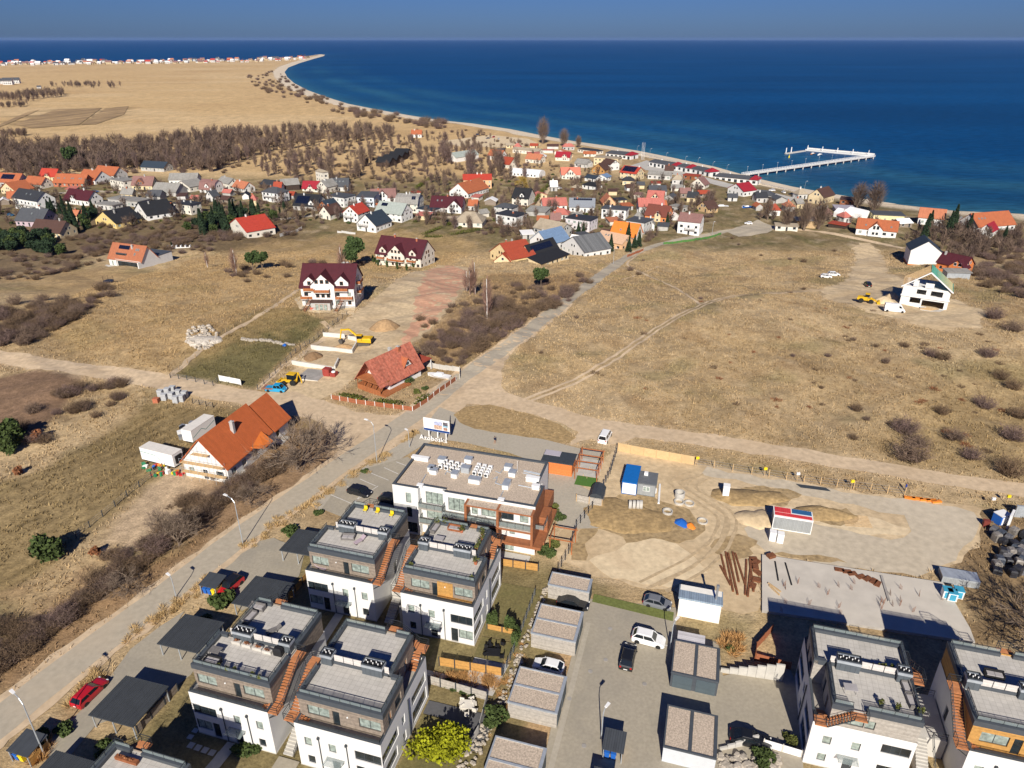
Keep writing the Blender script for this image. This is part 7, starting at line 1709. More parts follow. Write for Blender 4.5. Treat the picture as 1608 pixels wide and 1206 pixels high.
def clump(seed,n,rad3,size,mat,base=0.,shell=.55,cone=False,droop=0.,name='crown',lumps=0):
 """leaf-sized faces through a crown volume, thicker in a few lumps"""
 r=np.random.RandomState(seed)
 if cone:
  t=r.rand(n)**.75; z=t; a=r.rand(n)*6.283; tier=.78+.22*np.abs(np.sin(t*24)); rr_=(1-t)*(shell+(1-shell)*r.rand(n))*tier
  c=np.stack([np.cos(a)*rr_*rad3[0],np.sin(a)*rr_*rad3[1],z*rad3[2]+base],1)
 else:
  d=r.normal(size=(n,3)); d /= np.linalg.norm(d,axis=1)[:,None]; q=(shell+(1-shell)*r.rand(n)) 
  if lumps:
   L=r.normal(size=(lumps,3)); L *= (.5+.65*r.rand(lumps))[:,None]/np.linalg.norm(L,axis=1)[:,None]; k=r.randint(0,lumps,n); d=L[k]*.62+d*.42; q=.75+.25*r.rand(n)
  c=d*q[:,None]*np.array(rad3); c[:,2]+=base
 nn=r.normal(size=(n,3)); nn[:,2]+=.4; nn /= np.linalg.norm(nn,axis=1)[:,None]
 u=np.cross(nn,r.normal(size=(n,3))); u /= np.linalg.norm(u,axis=1)[:,None]; v=np.cross(nn,u); s=size*(.6+.8*r.rand(n))[:,None]
 if droop: v[:,2]-=droop
 V=np.stack([c-u*s*.5,c+v*s*.55,c+u*s*.5,c-v*s*.55],1).reshape(-1,3)
 me=bpy.data.meshes.new(name); me.from_pydata(V.tolist(),[],np.arange(4*n).reshape(-1,4).tolist()); me.materials.append(mat); me.update(); return me
def stems(seed,n,r,h,mat,w=.035,spread=.6,twigs=3,name='shrub'):
 rr=random.Random(seed); t=TB()
 for i in range(n):
  a=rr.uniform(0,6.283); q=r*math.sqrt(rr.random()); p=Vector((q*math.cos(a)*.5,q*math.sin(a)*.5,-.1)); L=h*rr.uniform(.5,1.05)*(1-.3*q/r)
  e=p+Vector((math.cos(a)*q*spread+rr.gauss(0,.12*h),math.sin(a)*q*spread+rr.gauss(0,.12*h),L)); t.sliver(p,e,w,rr)
  for k in range(twigs):
   s_=p+(e-p)*rr.uniform(.35,.95); t.sliver(s_,s_+Vector((rr.gauss(0,.22),rr.gauss(0,.22),rr.uniform(0,.35)))*h*.7,w*.75,rr)
 return t.mesh(name,mat)
def put(kind,px,py,s,label,cat,group,rot=None,loc=None,sz=None):
 """kind: (trunk mesh or None, crown mesh, name)"""
 A=P(px,py) if loc is None else loc
 tk,cr,nm=kind
 rot=R.uniform(0,6.283) if rot is None else rot
 if tk is None: o=link(nm,cr,None,A,rot,label,cat,group)
 else:
  o=thing(nm,label,cat,A,rot,group); link('trunk',tk,o); link('crown',cr,o)
 o.scale=(s,s,s*(sz or R.uniform(.88,1.12)))
 return o
def cyl(h,r,mat,nm='trunk'):
 t=TB(); t.limb(Vector((0,0,-.3)),Vector((0,0,h)),r,r*.5,6); return t.mesh(nm,mat)
def fartree(seed,h,r,n,w,mat,name='bare_tree'):
 rr=random.Random(seed); t=TB(); lean=Vector((rr.gauss(0,.04)*h,rr.gauss(0,.04)*h,0))
 t.limb(Vector((0,0,-.4)),Vector((0,0,h*.55))+lean*.5,.22,.12,4); t.limb(Vector((0,0,h*.55))+lean*.5,Vector((0,0,h*.92))+lean,.12,.03,3)
 for k in range(7):
  a=rr.uniform(0,6.28); z=h*rr.uniform(.2,.5); t.limb(Vector((0,0,z)),Vector((math.cos(a)*r*.6,math.sin(a)*r*.6,z+h*rr.uniform(.2,.38))),.09,.03,3)
 for k in range(n):
  d=Vector((rr.gauss(0,1),rr.gauss(0,1),rr.gauss(0,1))).normalized(); q=rr.random()**.4
  e=Vector((d.x*r*q,d.y*r*q,h*(.60+.40*d.z*q)))+lean; b0=Vector((e.x*.45,e.y*.45,e.z-rr.uniform(.10,.24)*h)); t.sliver(b0,e,w,rr)
 return t.mesh(name,mat)
def join(kinds,places,name,label,cat):
 vs,fs,mi,mats,off=[],[],[],[],0
 cache={}
 for k,(x,y,sc,rot) in places:
  me=k[1]
  if me.name not in cache: v=np.empty(len(me.vertices)*3); me.vertices.foreach_get('co',v); cache[me.name]=(v.reshape(-1,3),[tuple(p.vertices) for p in me.polygons],me.materials[0])
  v,f,mt=cache[me.name]
  if mt not in mats: mats.append(mt)
  c,s_=math.cos(rot)*sc,math.sin(rot)*sc; vs.append(np.stack([v[:,0]*c-v[:,1]*s_+x,v[:,0]*s_+v[:,1]*c+y,v[:,2]*sc+hz(x,y)],1)); fs+=[tuple(i+off for i in q) for q in f]; mi+=[mats.index(mt)]*len(f); off+=len(v)
 me=bpy.data.meshes.new(name); me.from_pydata(np.concatenate(vs).tolist(),[],fs); [me.materials.append(q) for q in mats]; me.polygons.foreach_set('material_index',mi); me.update()
 return link(name,me,kind='stuff',label=label,cat=cat)
def free(x,y,m=1.2):
 for cx_,cy_,an,hw,hd in FOOT:
  if abs(x-cx_)+abs(y-cy_)<60:
   dx,dy=x-cx_,y-cy_; a=dx*math.cos(an)+dy*math.sin(an); b_=-dx*math.sin(an)+dy*math.cos(an)
   if abs(a)<hw+m and abs(b_)<hd+m: return False
 return True
def spots(poly,n,kinds,s0,s1):
 xs=[p[0] for p in poly]; ys=[p[1] for p in poly]; out=[]; g=0
 while len(out)<n and g<n*40:
  g+=1; px,py=rv.uniform(min(xs),max(xs)),rv.uniform(min(ys),max(ys))
  if inside(poly,[px],[py])[0]:
   A=P(px,py)
   if free(A[0],A[1]): out.append((rv.choice(kinds),(A[0],A[1],rv.uniform(s0,s1),rv.uniform(0,6.28))))
 return out
rv=random.Random(77)
NEART=[(*bare(s,6.5,.78,4,4,5,.015,trunk=.12,clear=.04,twig=mk('pale_twigs',(.20,.15,.11),.95,.3,.6)),'bare_tree') for s in (1,2)]
MIDT=[(*bare(s,9,.5,3,4,9,.05),'bare_tree') for s in (3,4,5)]
FART=[(None,fartree(s,11,2.7+.35*(s % 3),340,.085,TWIGP if s % 2 else TWIG),'bare_tree') for s in (6,7,8,9,10)]
LOWT=[(None,fartree(s,9,3.2,120,.14,WOODT if s % 2 else TWIG),'bare_tree') for s in (16,17,18)]
BIRT=[(cyl(8.5,.17,BIRCH),fartree(s,10,1.9,420,.035,mk('birch_twigs',(.22,.13,.10),.95,.3,.6),'crown'),'birch_tree') for s in (11,12)]
LIME=[(cyl(5,.5,BARK),fartree(s,13,4.2,1100,.05,TWIG,'crown'),'lime_tree') for s in (13,14)]
WILL=(*bare(15,8,.7,3,4,14,.06,twig=TWIGY),'willow_tree')
SPRU=[(cyl(1.5,.16,BARK),clump(s,1500,(2.0,2.0,8.6),.55,NEEDLE,.5,.5,True,.35),'spruce_tree') for s in (21,22)]
PINE=[(bare(31,6,.45,2,3,0,.02,trunk=.2)[0],clump(s,1500,(2.4,2.4,2.3),.5,PINEM,4.3,.35,lumps=9),'pine_tree') for s in (31,32)]
BPIN=[(cyl(1.0,.15,BARK),clump(s,1300,(2.6,2.6,2.6),.5,m,2.3,.3,lumps=11),'evergreen_tree') for s,m in ((33,GREENB),(34,NEEDLE))]
THUJ=(None,clump(41,500,(.5,.5,1.5),.24,GREENB,1.35,.5),'thuja'); THUD=(None,clump(42,700,(.9,.9,3.4),.4,NEEDLE,3.2,.5),'cypress')
BUSH=[(None,clump(s,700,(1.3,1.3,.7),.26,m,.45,.4,lumps=9),'evergreen_shrub') for s,m in ((43,GREENB),(44,OLIVE))]
SHRB=[(None,stems(s,150,1.6,2.7,m,.03,.75,6),'bare_shrub') for s,m in ((51,SHRUBM),(52,SHRUBM),(53,TWIGP),(54,TWIG))]
LOWS=[(None,stems(s,60,1.0,.8,m,.05,.9,3),'low_scrub') for s,m in ((55,SHRUBM),(56,RUSSET))]
RUST_=(None,clump(57,600,(1.2,1.2,1.0),.3,RUSSET,.9,.4,lumps=7),'russet_shrub')
GRAS=[(None,stems(s,90,.75,1.1,m,.045,.95,0,'grass_clump'),'grass_clump') for s,m in ((61,STRAW),(62,STRAW),(63,STRAWO))]
def scatter(poly,n,kinds,smin,smax,label,cat,group,minz=None):
 xs=[p[0] for p in poly]; ys=[p[1] for p in poly]; k=0; g=0
 while k<n and g<n*40:
  g+=1; px,py=rv.uniform(min(xs),max(xs)),rv.uniform(min(ys),max(ys))
  if inside(poly,[px],[py])[0] and free(*P(px,py)[:2]): put(rv.choice(kinds),px,py,rv.uniform(smin,smax),label,cat,group); k+=1
BT='bare tree'; BS='shrub'
# the wood between the village and the reeds
WL,WG='leafless tree in the dense wood between village and reed beds','leafless trees of the wood behind the village'
WOODP=[(-20,266),(60,274),(250,264),(330,270),(420,242),(500,228),(620,222),(620,206),(470,204),(330,212),(230,226),(100,230),(-20,228)]
scatter([(-20,274),(60,280),(250,268),(330,272),(430,240),(430,228),(320,252),(60,258),(-20,256)],110,FART,.85,1.25,WL,'tree',WG)
join(LOWT,spots(WOODP,900,LOWT,.95,1.6),'bare_woodland','dense leafless wood between the village and the reed beds','wood')
join(SHRB,spots([(-20,282),(250,272),(340,276),(440,245),(470,225),(440,222),(320,255),(-20,262)],130,SHRB,.9,1.6),'woodland_edge','brown brush along the edge of the bare wood','brush')
scatter([(400,262),(470,225),(620,215),(730,205),(740,240),(650,265),(560,285),(430,285)],55,FART+MIDT[:1],.55,1.1,'leafless tree standing in the meadow behind the village','tree','leafless trees of the meadow')
scatter([(640,262),(700,232),(790,236),(830,275),(760,300),(700,282)],16,FART,1.2,1.9,'tall leafless tree on the slope behind the scarlet roofs','tree','tall leafless trees on the slope')
scatter([(430,262),(520,232),(600,240),(560,285),(470,288)],14,FART,1.1,1.7,'tall leafless tree at the meadow edge','tree','tall leafless trees at the meadow edge')
scatter([(680,250),(760,225),(850,240),(830,290),(720,300),(650,285)],24,FART,.6,1.1,'leafless tree on the slope between meadow and beach','tree','leafless trees on the slope')
scatter([(380,300),(650,300),(860,300),(1060,290),(1110,340),(980,375),(760,365),(450,345),(250,350),(240,320)],70,FART,.5,1.0,'small leafless garden tree among the village houses','tree','leafless garden trees of the village')
scatter([(1040,300),(1130,280),(1130,330),(1060,350)],16,FART,.5,.9,'leafless tree in the overgrown village plot','tree','leafless trees of the overgrown plot')
# reed-bed copses
CPS=[]
for poly,n,s0,s1 in (([(80,136),(145,139),(190,139),(190,133),(120,133),(80,132)],22,.5,.9),([(-5,158),(55,160),(105,150),(100,146),(0,150)],34,.7,1.1),([(-5,168),(45,164),(40,168),(0,172)],10,.5,.7),([(455,90),(488,92),(485,88),(460,88)],10,.6,.9),([(0,218),(45,214),(40,210),(0,210)],14,.4,.6)):
 CPS+=spots(poly,n*2,LOWT,s0*1.7,s1*1.7)
CPS+=spots([(-10,105),(200,102),(430,97),(470,92),(430,92),(0,98)],150,LOWT,.7,1.2)
join(LOWT,CPS,'reed_bed_copses','leafless copses standing out in the reed beds','wood')
TH_=spots([(385,115),(440,112),(470,140),(560,170),(700,195),(700,205),(560,185),(460,160),(400,140)],150,SHRB,1.4,3.4)
join(SHRB,TH_,'beach_thicket','dark bare thicket behind the beach','thicket')
# garden growth between the houses
VILP=[(-10,300),(60,278),(240,285),(400,288),(480,285),(640,300),(700,290),(840,262),(940,250),(1010,268),(1110,285),(1130,330),(1110,350),(1000,385),(900,380),(830,380),(760,370),(660,352),(560,352),(430,352),(330,350),(240,365),(130,360),(0,355)]
join(SHRB,spots(VILP,640,SHRB,.5,1.15),'garden_brush','bare brown garden shrubs between the village houses','brush')
join(LOWT,spots(VILP,300,LOWT,.4,.95),'garden_trees','small leafless garden trees crowding between the village houses','trees')
join(BUSH,spots(VILP,190,BUSH,.6,1.3),'garden_evergreens','green garden bushes between the village houses','bushes')
join(LOWT,spots([(400,270),(470,228),(620,215),(730,205),(850,235),(840,262),(700,290),(640,296),(480,282)],230,LOWT,.4,.95)+spots([(1180,345),(1260,340),(1420,362),(1600,345),(1605,400),(1500,420),(1480,395),(1330,352)],110,LOWT,.5,1.0),'meadow_trees','bare young trees scattered behind the village','trees')
join(SHRB,spots([(400,285),(470,228),(620,215),(730,200),(850,230),(840,262),(700,290),(640,296),(480,282)],210,SHRB,.7,1.5)+spots([(1490,380),(1610,350),(1610,470),(1540,450),(1500,420)],120,SHRB,.8,1.5),'meadow_brush','brown brush behind the village and around the brick house','brush')
# landmark trees
for px,py,s,lab in ((852,226,1.25,'tall round-crowned lime by the beach, tallest of the promenade trio'),(886,230,1.0,'round-crowned lime between two others on the promenade'),(909,232,.62,'smallest lime of the promenade trio')): put(LIME[0],px,py,s*1.55,lab,'tree','promenade lime trees')
for px,py,s,lab in ((1345,328,1.0,'huge leafless tree leaning by the shore beside the tents'),(1371,334,1.15,'huge leafless tree with wide crown at the beach'),(1262,362,.85,'gnarled leafless tree leaning over the tan shed'),(1285,360,.95,'gnarled dark-crowned tree at the field edge'),(1235,360,.8,'leafless tree beside the caravan-like shed'),(1205,345,.7,'leafless tree near the road bend')): put(LIME[1],px,py,s*1.5,lab,'tree','old trees at the shore')
for i,(px,py,s) in enumerate(((113,264,1.6),)): put(PINE[0],px,py,2.6,'tall lone pine rising above the bare wood','tree',None)
for px,py in ((372,432),(538,434),(326,420)): put(BIRT[0],px,py,1.3 if px!=326 else .8,'slender white-stemmed birch on the field behind the guest house','tree','birches behind the guest house')
for px,py,s in ((398,426,.9),(412,424,.8),(560,417,1.15),(552,422,.9)): put(PINE[1],px,py,s*1.6,'dark pine beside the field birches','tree','pines beside the birches')
for px,py,s in ((765,500,1.1),(738,462,.95),(746,462,1.0),(733,458,.8)): put(BIRT[1],px,py,s*1.2,'white-stemmed birch on the brown scrub slope','tree','birches on the scrub slope')
put(PINE[0],850,453,1.35,'broad green pine by the scrub slope below the solar roof','tree',None)
put(WILL,822,296,1.2,'golden weeping willow beside the white event tent','tree',None)
for px,py,s in ((908,368,.8),(916,370,.7),(959,395,.95),(986,380,1.0),(996,390,.8),(1003,388,.85),(987,396,.9),(932,382,.6),(1047,357,.8)): put(rv.choice(SPRU),px,py,s,'dark fir among the gardens beside the orange and peach roofs','tree','garden firs of the village')
for px,py,s in ((1452,372,1.3),(1458,362,1.2),(1495,362,1.5),(1488,368,1.2),(1520,365,1.1),(1575,380,.9),(1448,378,.9)): put(rv.choice(SPRU),px,py,s,'tall dark fir in the group by the long red-orange roof','tree','tall firs near the shore')
for px,py,s in ((407,338,1.1),(425,342,.8),(447,333,1.0),(440,338,.7),(270,388,.45),(322,372,.7)): put(THUD,px,py,s,'dark columnar cypress in the village gardens','tree','cypresses of the village')
scatter([(290,345),(390,335),(440,345),(390,362),(300,375)],44,BPIN+SPRU,.8,1.4,'dark evergreen tree in the garden belt','tree','evergreens of the garden belt')
scatter([(75,335),(150,335),(160,355),(110,372),(75,350)],26,BPIN+SPRU,.9,1.3,'dark evergreen tree beside the three-storey house','tree','evergreens by the three-storey house')
scatter([(-15,365),(60,372),(125,385),(120,400),(60,402),(-15,395)],48,BPIN,.9,1.35,'dark pine of the dense clump at the field edge','tree','pine clump at the field edge')
for px,py,s in ((20,698,1.3),(80,880,1.15),(14,712,.9)): put(BPIN[0],px,py,s,'young green pine standing in the mown field','tree','pines of the mown field')
put(RUST_,60,692,1.3,'russet-leaved bush beside the young pine',BS,None); put(RUST_,30,745,1.0,'russet bush on the field bank',BS,None); put(RUST_,152,872,.9,'russet bush at the edge of the orange house lot',BS,None)
# scrub
join(SHRB,spots([(650,560),(690,520),(760,450),(850,440),(940,432),(900,470),(800,522),(720,575)],130,SHRB,.5,1.1)+spots([(0,490),(100,475),(175,455),(150,480),(40,545),(-20,545)],110,SHRB,.5,1.0)+spots([(-20,400),(130,392),(240,372),(350,368),(330,398),(200,400),(60,440),(-20,445)],130,SHRB,.4,1.0)+spots([(100,375),(250,352),(480,350),(470,372),(350,380),(240,385),(130,398)],170,SHRB,.6,1.3),'hillside_brush','brown brush spreading through the hillside thickets','brush')
scatter([(700,520),(730,490),(760,470),(830,470),(930,440),(900,468),(800,520),(730,566),(690,560)],60,SHRB,.9,1.6,'brown bare shrub on the slope below the cottage road',BS,'scrub on the slope beside the road')
scatter([(640,560),(660,500),(700,470),(760,440),(830,440),(780,470),(700,560)],20,SHRB,.5,1.0,'loose bare shrub on the upper scrub slope',BS,'loose scrub on the upper slope')
scatter([(0,478),(80,470),(170,452),(180,465),(110,505),(40,545),(-20,545)],50,SHRB,.9,1.5,'dark bare shrub of the thicket on the western slope',BS,'western slope thicket')
scatter([(-20,400),(120,400),(230,375),(350,365),(430,378),(330,398),(200,400),(60,440),(-20,445)],36,SHRB,.7,1.4,'bare shrub in the hollow below the modern villa',BS,'shrubs in the western hollow')
scatter([(355,425),(460,415),(560,400),(640,395),(560,420),(440,440),(370,450)],24,SHRB,.7,1.2,'bare shrub around the field birches',BS,'shrubs around the birches')
scatter([(30,680),(70,620),(150,600),(220,600),(240,620),(160,650),(90,700),(40,720)],26,SHRB,.6,1.2,'bare thorn bush on the field bank beside the ploughed strip',BS,'thorn bushes on the field bank')
hedge=px2w([(-20,1078),(60,1020),(140,955),(220,895),(300,838),(360,792),(420,750),(470,715)])
HD_=[]
for i in range(190):
 t_=rv.random()*(len(hedge)-1.001); j=int(t_); f=t_-j; x=hedge[j][0]+(hedge[j+1][0]-hedge[j][0])*f; y=hedge[j][1]+(hedge[j+1][1]-hedge[j][1])*f
 x-=abs(rv.gauss(0,3.2)); y+=rv.gauss(0,1.2)
 if i<46: put(rv.choice(SHRB),0,0,rv.uniform(.7,1.2),'bare shrub of the thicket lining the road',BS,'roadside thicket',loc=(x,y,hz(x,y)))
 else: HD_.append((rv.choice(SHRB+LOWS[:1]),(x,y,rv.uniform(.45,.95),rv.uniform(0,6.28))))
join(SHRB,HD_,'roadside_brush','low brown brush filling the roadside thicket','brush')
put(NEART[0],466,738,2.2,'big spreading leafless tree beside the unfinished orange-roofed house','tree',None,rot=.4); put(NEART[0],1690,1045,2.4,'leafless tree just beyond the debris field','tree',None); put(NEART[1],282,858,1.35,'leafless roadside tree in front of the sandy lot','tree',None); put(NEART[1],392,790,.95,'small leafless tree in the roadside thicket','tree',None); put(NEART[0],200,928,.9,'low leafless tree in the lower roadside thicket','tree',None)
for px,py,s in ((1480,470,.9),(1560,500,1.6),(1590,520,1.7),(1550,560,1.3),(1480,565,1.2),(1570,595,1.2),(1420,545,.8),(1375,545,.5),(1340,535,.5),(1390,570,.7),(1462,560,1.1),(1590,610,1.3),(1420,680,1.6),(1428,722,2.0),(1440,700,1.5),(1480,650,1.0),(1500,690,1.2),(1525,720,1.2),(1545,640,1.4),(1590,690,1.6),(1585,745,1.7),(1600,655,1.3),(1262,412,.9),(1240,408,.6),(1195,402,.5),(1262,455,.5),(1310,395,.7),(1345,645,.8),(1300,560,.5),(1245,560,.4),(1290,610,.4),(1340,690,.6),(1590,440,1.4),(1540,440,1.1),(1555,425,1.0),(1100,470,.5),(1010,410,.5),(990,425,.9),(1003,432,.8),(875,470,.6),(850,555,.4),(905,500,.5),(1160,385,.5),(1150,375,.6),(1360,660,.5),(1500,430,.9)):
 put(rv.choice(SHRB),px,py,s*.95,'rounded dark bare shrub on the open dry field',BS,'shrubs of the open field')
scatter([(1180,420),(1600,520),(1600,730),(1300,660),(900,600),(1000,500)],60,LOWS,.5,1.2,'low dark scrub tuft on the open dry field',BS,'low scrub tufts of the field')
scatter([(1490,400),(1600,390),(1605,450),(1520,440)],20,SHRB,.9,1.4,'bare thicket shrub behind the brick house',BS,'thicket behind the brick house')
# gardens of the estate
for px,py,s,k in ((350,950,1.7,0),(322,975,.8,0),(455,838,1.3,0),(500,808,.8,0),(65,1165,1.2,0),(100,1150,1.0,0),(170,1178,1.2,0),(573,742,.7,0),(690,723,.9,0),(872,800,.9,1),(880,815,1.0,0),(858,872,1.3,0),(870,858,1.0,1),(395,1182,1.0,0),(378,1178,.9,0),(640,600,1.2,0),(655,617,.9,1),(668,612,.8,0),(1195,1195,1.3,0),(1145,1020,.6,0),(775,1130,1.5,0),(700,1075,.6,0),(715,1082,.6,0),(728,1088,.6,0),(742,1092,.6,0),(1240,1165,.9,1)):
 put(BUSH[k],px,py,s,'rounded evergreen shrub planted in the estate gardens',BS,'evergreen shrubs of the estate')
yb=clump(70,4600,(4.2,3.0,2.2),.3,YGREEN,1.7,.2,lumps=22); put((cyl(1.2,.12,BARK),yb,'yellow_green_bush'),690,1182,1.0,'big yellow-green bush on the lawn beside the terrace house',BS,None,rot=0)
for px,py in ((769,985),(777,985),(797,992),(805,993),(812,1005),(808,1015)): put(THUJ,px,py,1.0,'green columnar thuja along the garden fence',BS,'garden thujas')
for px,py in ((591,415),(594,418),(608,420),(624,423),(639,425),(649,420),(586,412)): put(THUJ,px,py,1.1,'clipped cypress in front of the beige guest house',BS,'clipped cypresses of the guest house')
def clumps(line,n,sp,s0,s1,kinds,label,group):
 L=px2w(line)
 for i in range(n):
  t_=rv.random()*(len(L)-1.001); j=int(t_); f=t_-j; x=L[j][0]+(L[j+1][0]-L[j][0])*f+rv.gauss(0,sp); y=L[j][1]+(L[j+1][1]-L[j][1])*f+rv.gauss(0,sp)
  put(rv.choice(kinds),0,0,rv.uniform(s0,s1),label,'grass',group,loc=(x,y,hz(x,y)))
clumps([(110,1105),(150,1060),(130,1085)],30,.6,.7,1.1,GRAS[:2],'tan ornamental grass clump beside the red estate car','grass clumps by the red estate car')
clumps([(200,1000),(250,968),(285,945),(330,905)],36,.6,.6,1.0,GRAS[:2],'tan ornamental grass clump along the carport verge','grass clumps of the carport verge')
clumps([(385,860),(440,820),(490,790),(560,745),(640,690),(655,680)],70,.7,.6,1.1,GRAS[:2],'tan ornamental grass clump between road and car park','grass clumps between road and car park')
clumps([(690,1062),(790,1075)],34,.5,.7,1.1,GRAS[2:],'orange ornamental grass clump below the board fence','grass clumps below the board fence')
clumps([(840,990),(800,1070),(770,1150)],26,.7,.4,.8,GRAS,'dry grass clump on the stony strip','grass clumps of the stony strip')
clumps([(55,1170),(75,1180)],10,.7,1.0,1.4,GRAS[2:],'tall orange grass clump by the road bin shelter','grass clumps by the road bin shelter')
clumps([(1150,1020),(1155,1000)],8,.5,1.0,1.4,GRAS[2:],'orange grass clump behind the stepped wall','grass clumps behind the stepped wall')
# dry grass of the open ground
def grass_field(n,seed=3):
 r=np.random.RandomState(seed); x=r.uniform(-150,195,n); y=62+268*r.rand(n)**.85
 ok=np.ones(n,bool)
 for pl in (ROADP,DIRT_L,DIRT_R,JUNC,BRANCH,CARPK,SITE1,SITE2,SANDR,PAVE_N,SLAB,PLOUGH,LOT_OR,YARD,*DRIVES): ok&=~inside(pl,x,y)
 ok&=~inside([W(*q) for q in ((-66,20),(-66,84),(-48,106),(-20,108),(-8,86),(50,86),(50,20))],x,y)
 tk_=px2w(smooth([(826,629),(900,600),(960,565),(1040,512),(1090,485),(1150,466),(1250,458),(1300,455)],5)); ok&=pdist(tk_,x,y,False)>1.5
 for fp in ([(1000,402),(985,416),(1015,432),(1060,452),(1100,478)],[(268,590),(330,540),(400,500),(470,455),(500,430)]): ok&=pdist(px2w(fp),x,y,False)>.9
 ok&=(sdist(LAND,x,y)>20) & (fbm(x,y,.3,12)+r.rand(n)*.9>.1)
 x,y=x[ok],y[ok]; m=len(x); z=hgt(x,y)
 ix=np.clip(np.searchsorted(gx,x),0,len(gx)-1); iy=np.clip(np.searchsorted(gy,y),0,len(gy)-1); c=col[iy*len(gx)+ix]
 K=4; a=r.rand(m,K)*6.283; h=(.16+.34*r.rand(m,K))*(1+.6*np.clip(fbm(x,y,.5,14),0,1))[:,None]; ln=.1+.3*r.rand(m,K); wd=.05+.07*r.rand(m,K)
 bx=x[:,None]+.15*r.normal(size=(m,K)); by=y[:,None]+.15*r.normal(size=(m,K)); bz=z[:,None]-.03+0*bx; ca,sa=np.cos(a),np.sin(a)
 V=np.stack([np.stack([bx-sa*wd,by+ca*wd,bz],-1),np.stack([bx+sa*wd,by-ca*wd,bz],-1),np.stack([bx+ca*ln,by+sa*ln,bz+h],-1)],2).reshape(-1,3)
 cc=np.repeat(c*1.02*(.74+.45*r.rand(m))[:,None],K*3,0)
 nt_=m*K; me=bpy.data.meshes.new('dry_grass'); me.vertices.add(nt_*3); me.vertices.foreach_set('co',V.ravel()); me.loops.add(nt_*3); me.loops.foreach_set('vertex_index',np.arange(nt_*3)); me.polygons.add(nt_); me.polygons.foreach_set('loop_start',np.arange(nt_)*3); me.polygons.foreach_set('loop_total',np.full(nt_,3))
 at_=me.attributes.new('Col','FLOAT_COLOR','POINT'); at_.data.foreach_set('color',np.concatenate([np.clip(cc,0,1),np.ones((len(cc),1))],1).ravel().astype(np.float32)); me.update()
 mt=bpy.data.materials.new('grass_blades'); mt.use_nodes=True; q=mt.node_tree; ab=q.nodes.new('ShaderNodeAttribute'); ab.attribute_name='Col'; links(q,ab.outputs['Color'],q.nodes['Principled BSDF'].inputs['Base Color']); q.nodes['Principled BSDF'].inputs['Roughness'].default_value=.95; q.nodes['Principled BSDF'].inputs['Specular IOR Level'].default_value=.1
 me.materials.append(mt); link('dry_grass',me,kind='stuff',label='dry straw-coloured grass covering the open fields',cat='grass')
grass_field(170000)
# ------------------------------------------------------------------ lamps,poles,fences
def lamp(px,py,h,arm,label,group='street lamps'):
 A=P(px,py); t=thing('street_lamp',label,'street lamp',A,0,group)
 m=MB(); m.tube((0,0,-.2),(0,0,h-.8),.09,.06,n=6); e=Vector((arm[0],arm[1],0)); m.tube((0,0,h-.8),(e.x*.35,e.y*.35,h-.15),.055,n=5); m.tube((e.x*.35,e.y*.35,h-.15),(e.x,e.y,h),.05,n=5); m.obj('pole',[GALV],t)
 m=MB(); d=e.normalized(); n_=Vector((-d.y,d.x,0)); m.prism([tuple((e+d*a+n_*b_)[:2]) for a,b_ in ((-.2,-.14),(.6,-.18),(.6,.18),(-.2,.14))],h-.04,h+.1); m.obj('lamp_head',[WHITEM],t)
lamp(382,856,9.2,(-1.5,.9),'tall street lamp beside the road below the sandy lot'); lamp(592,727,9.2,(-1.3,.8),'tall street lamp where the street leaves the road junction'); lamp(1052,1021,5.0,(.5,.6),'slim lamp post at the corner of the grey double garage'); lamp(944,1161,5.0,(.4,.5),'slim lamp post beside the bin shelter on the paved yard'); lamp(70,1186,9.2,(-1.4,.9),'tall street lamp by the orange grass and road bin shelter')
lamp(277,938,4.0,(-.4,.3),'short lamp post on the carport verge'); lamp(643,703,4.0,(-.3,.3),'short lamp post behind the apartment block'); lamp(963,415,7,(.8,.3),'street lamp on the road by the garden walls'); lamp(1118,370,7,(.5,.5),'street lamp beside the green fence')
for px,py in ((1000,244),(1020,249),(1045,256),(1075,262),(1095,264),(1118,271),(1140,276),(1262,304),(1190,290)): lamp(px,py,8,(1.0,.6),'grey promenade lamp along the sea wall','promenade lamps')
for px in (1007,1009,1011): A=P(px,251); m=MB(); m.tube((0,0,0),(0,0,14),.12,.07,n=5); m.obj('flag_mast',[WHITEM],None,A,0,label='white flag mast on the harbour square',cat='mast',group='flag masts')
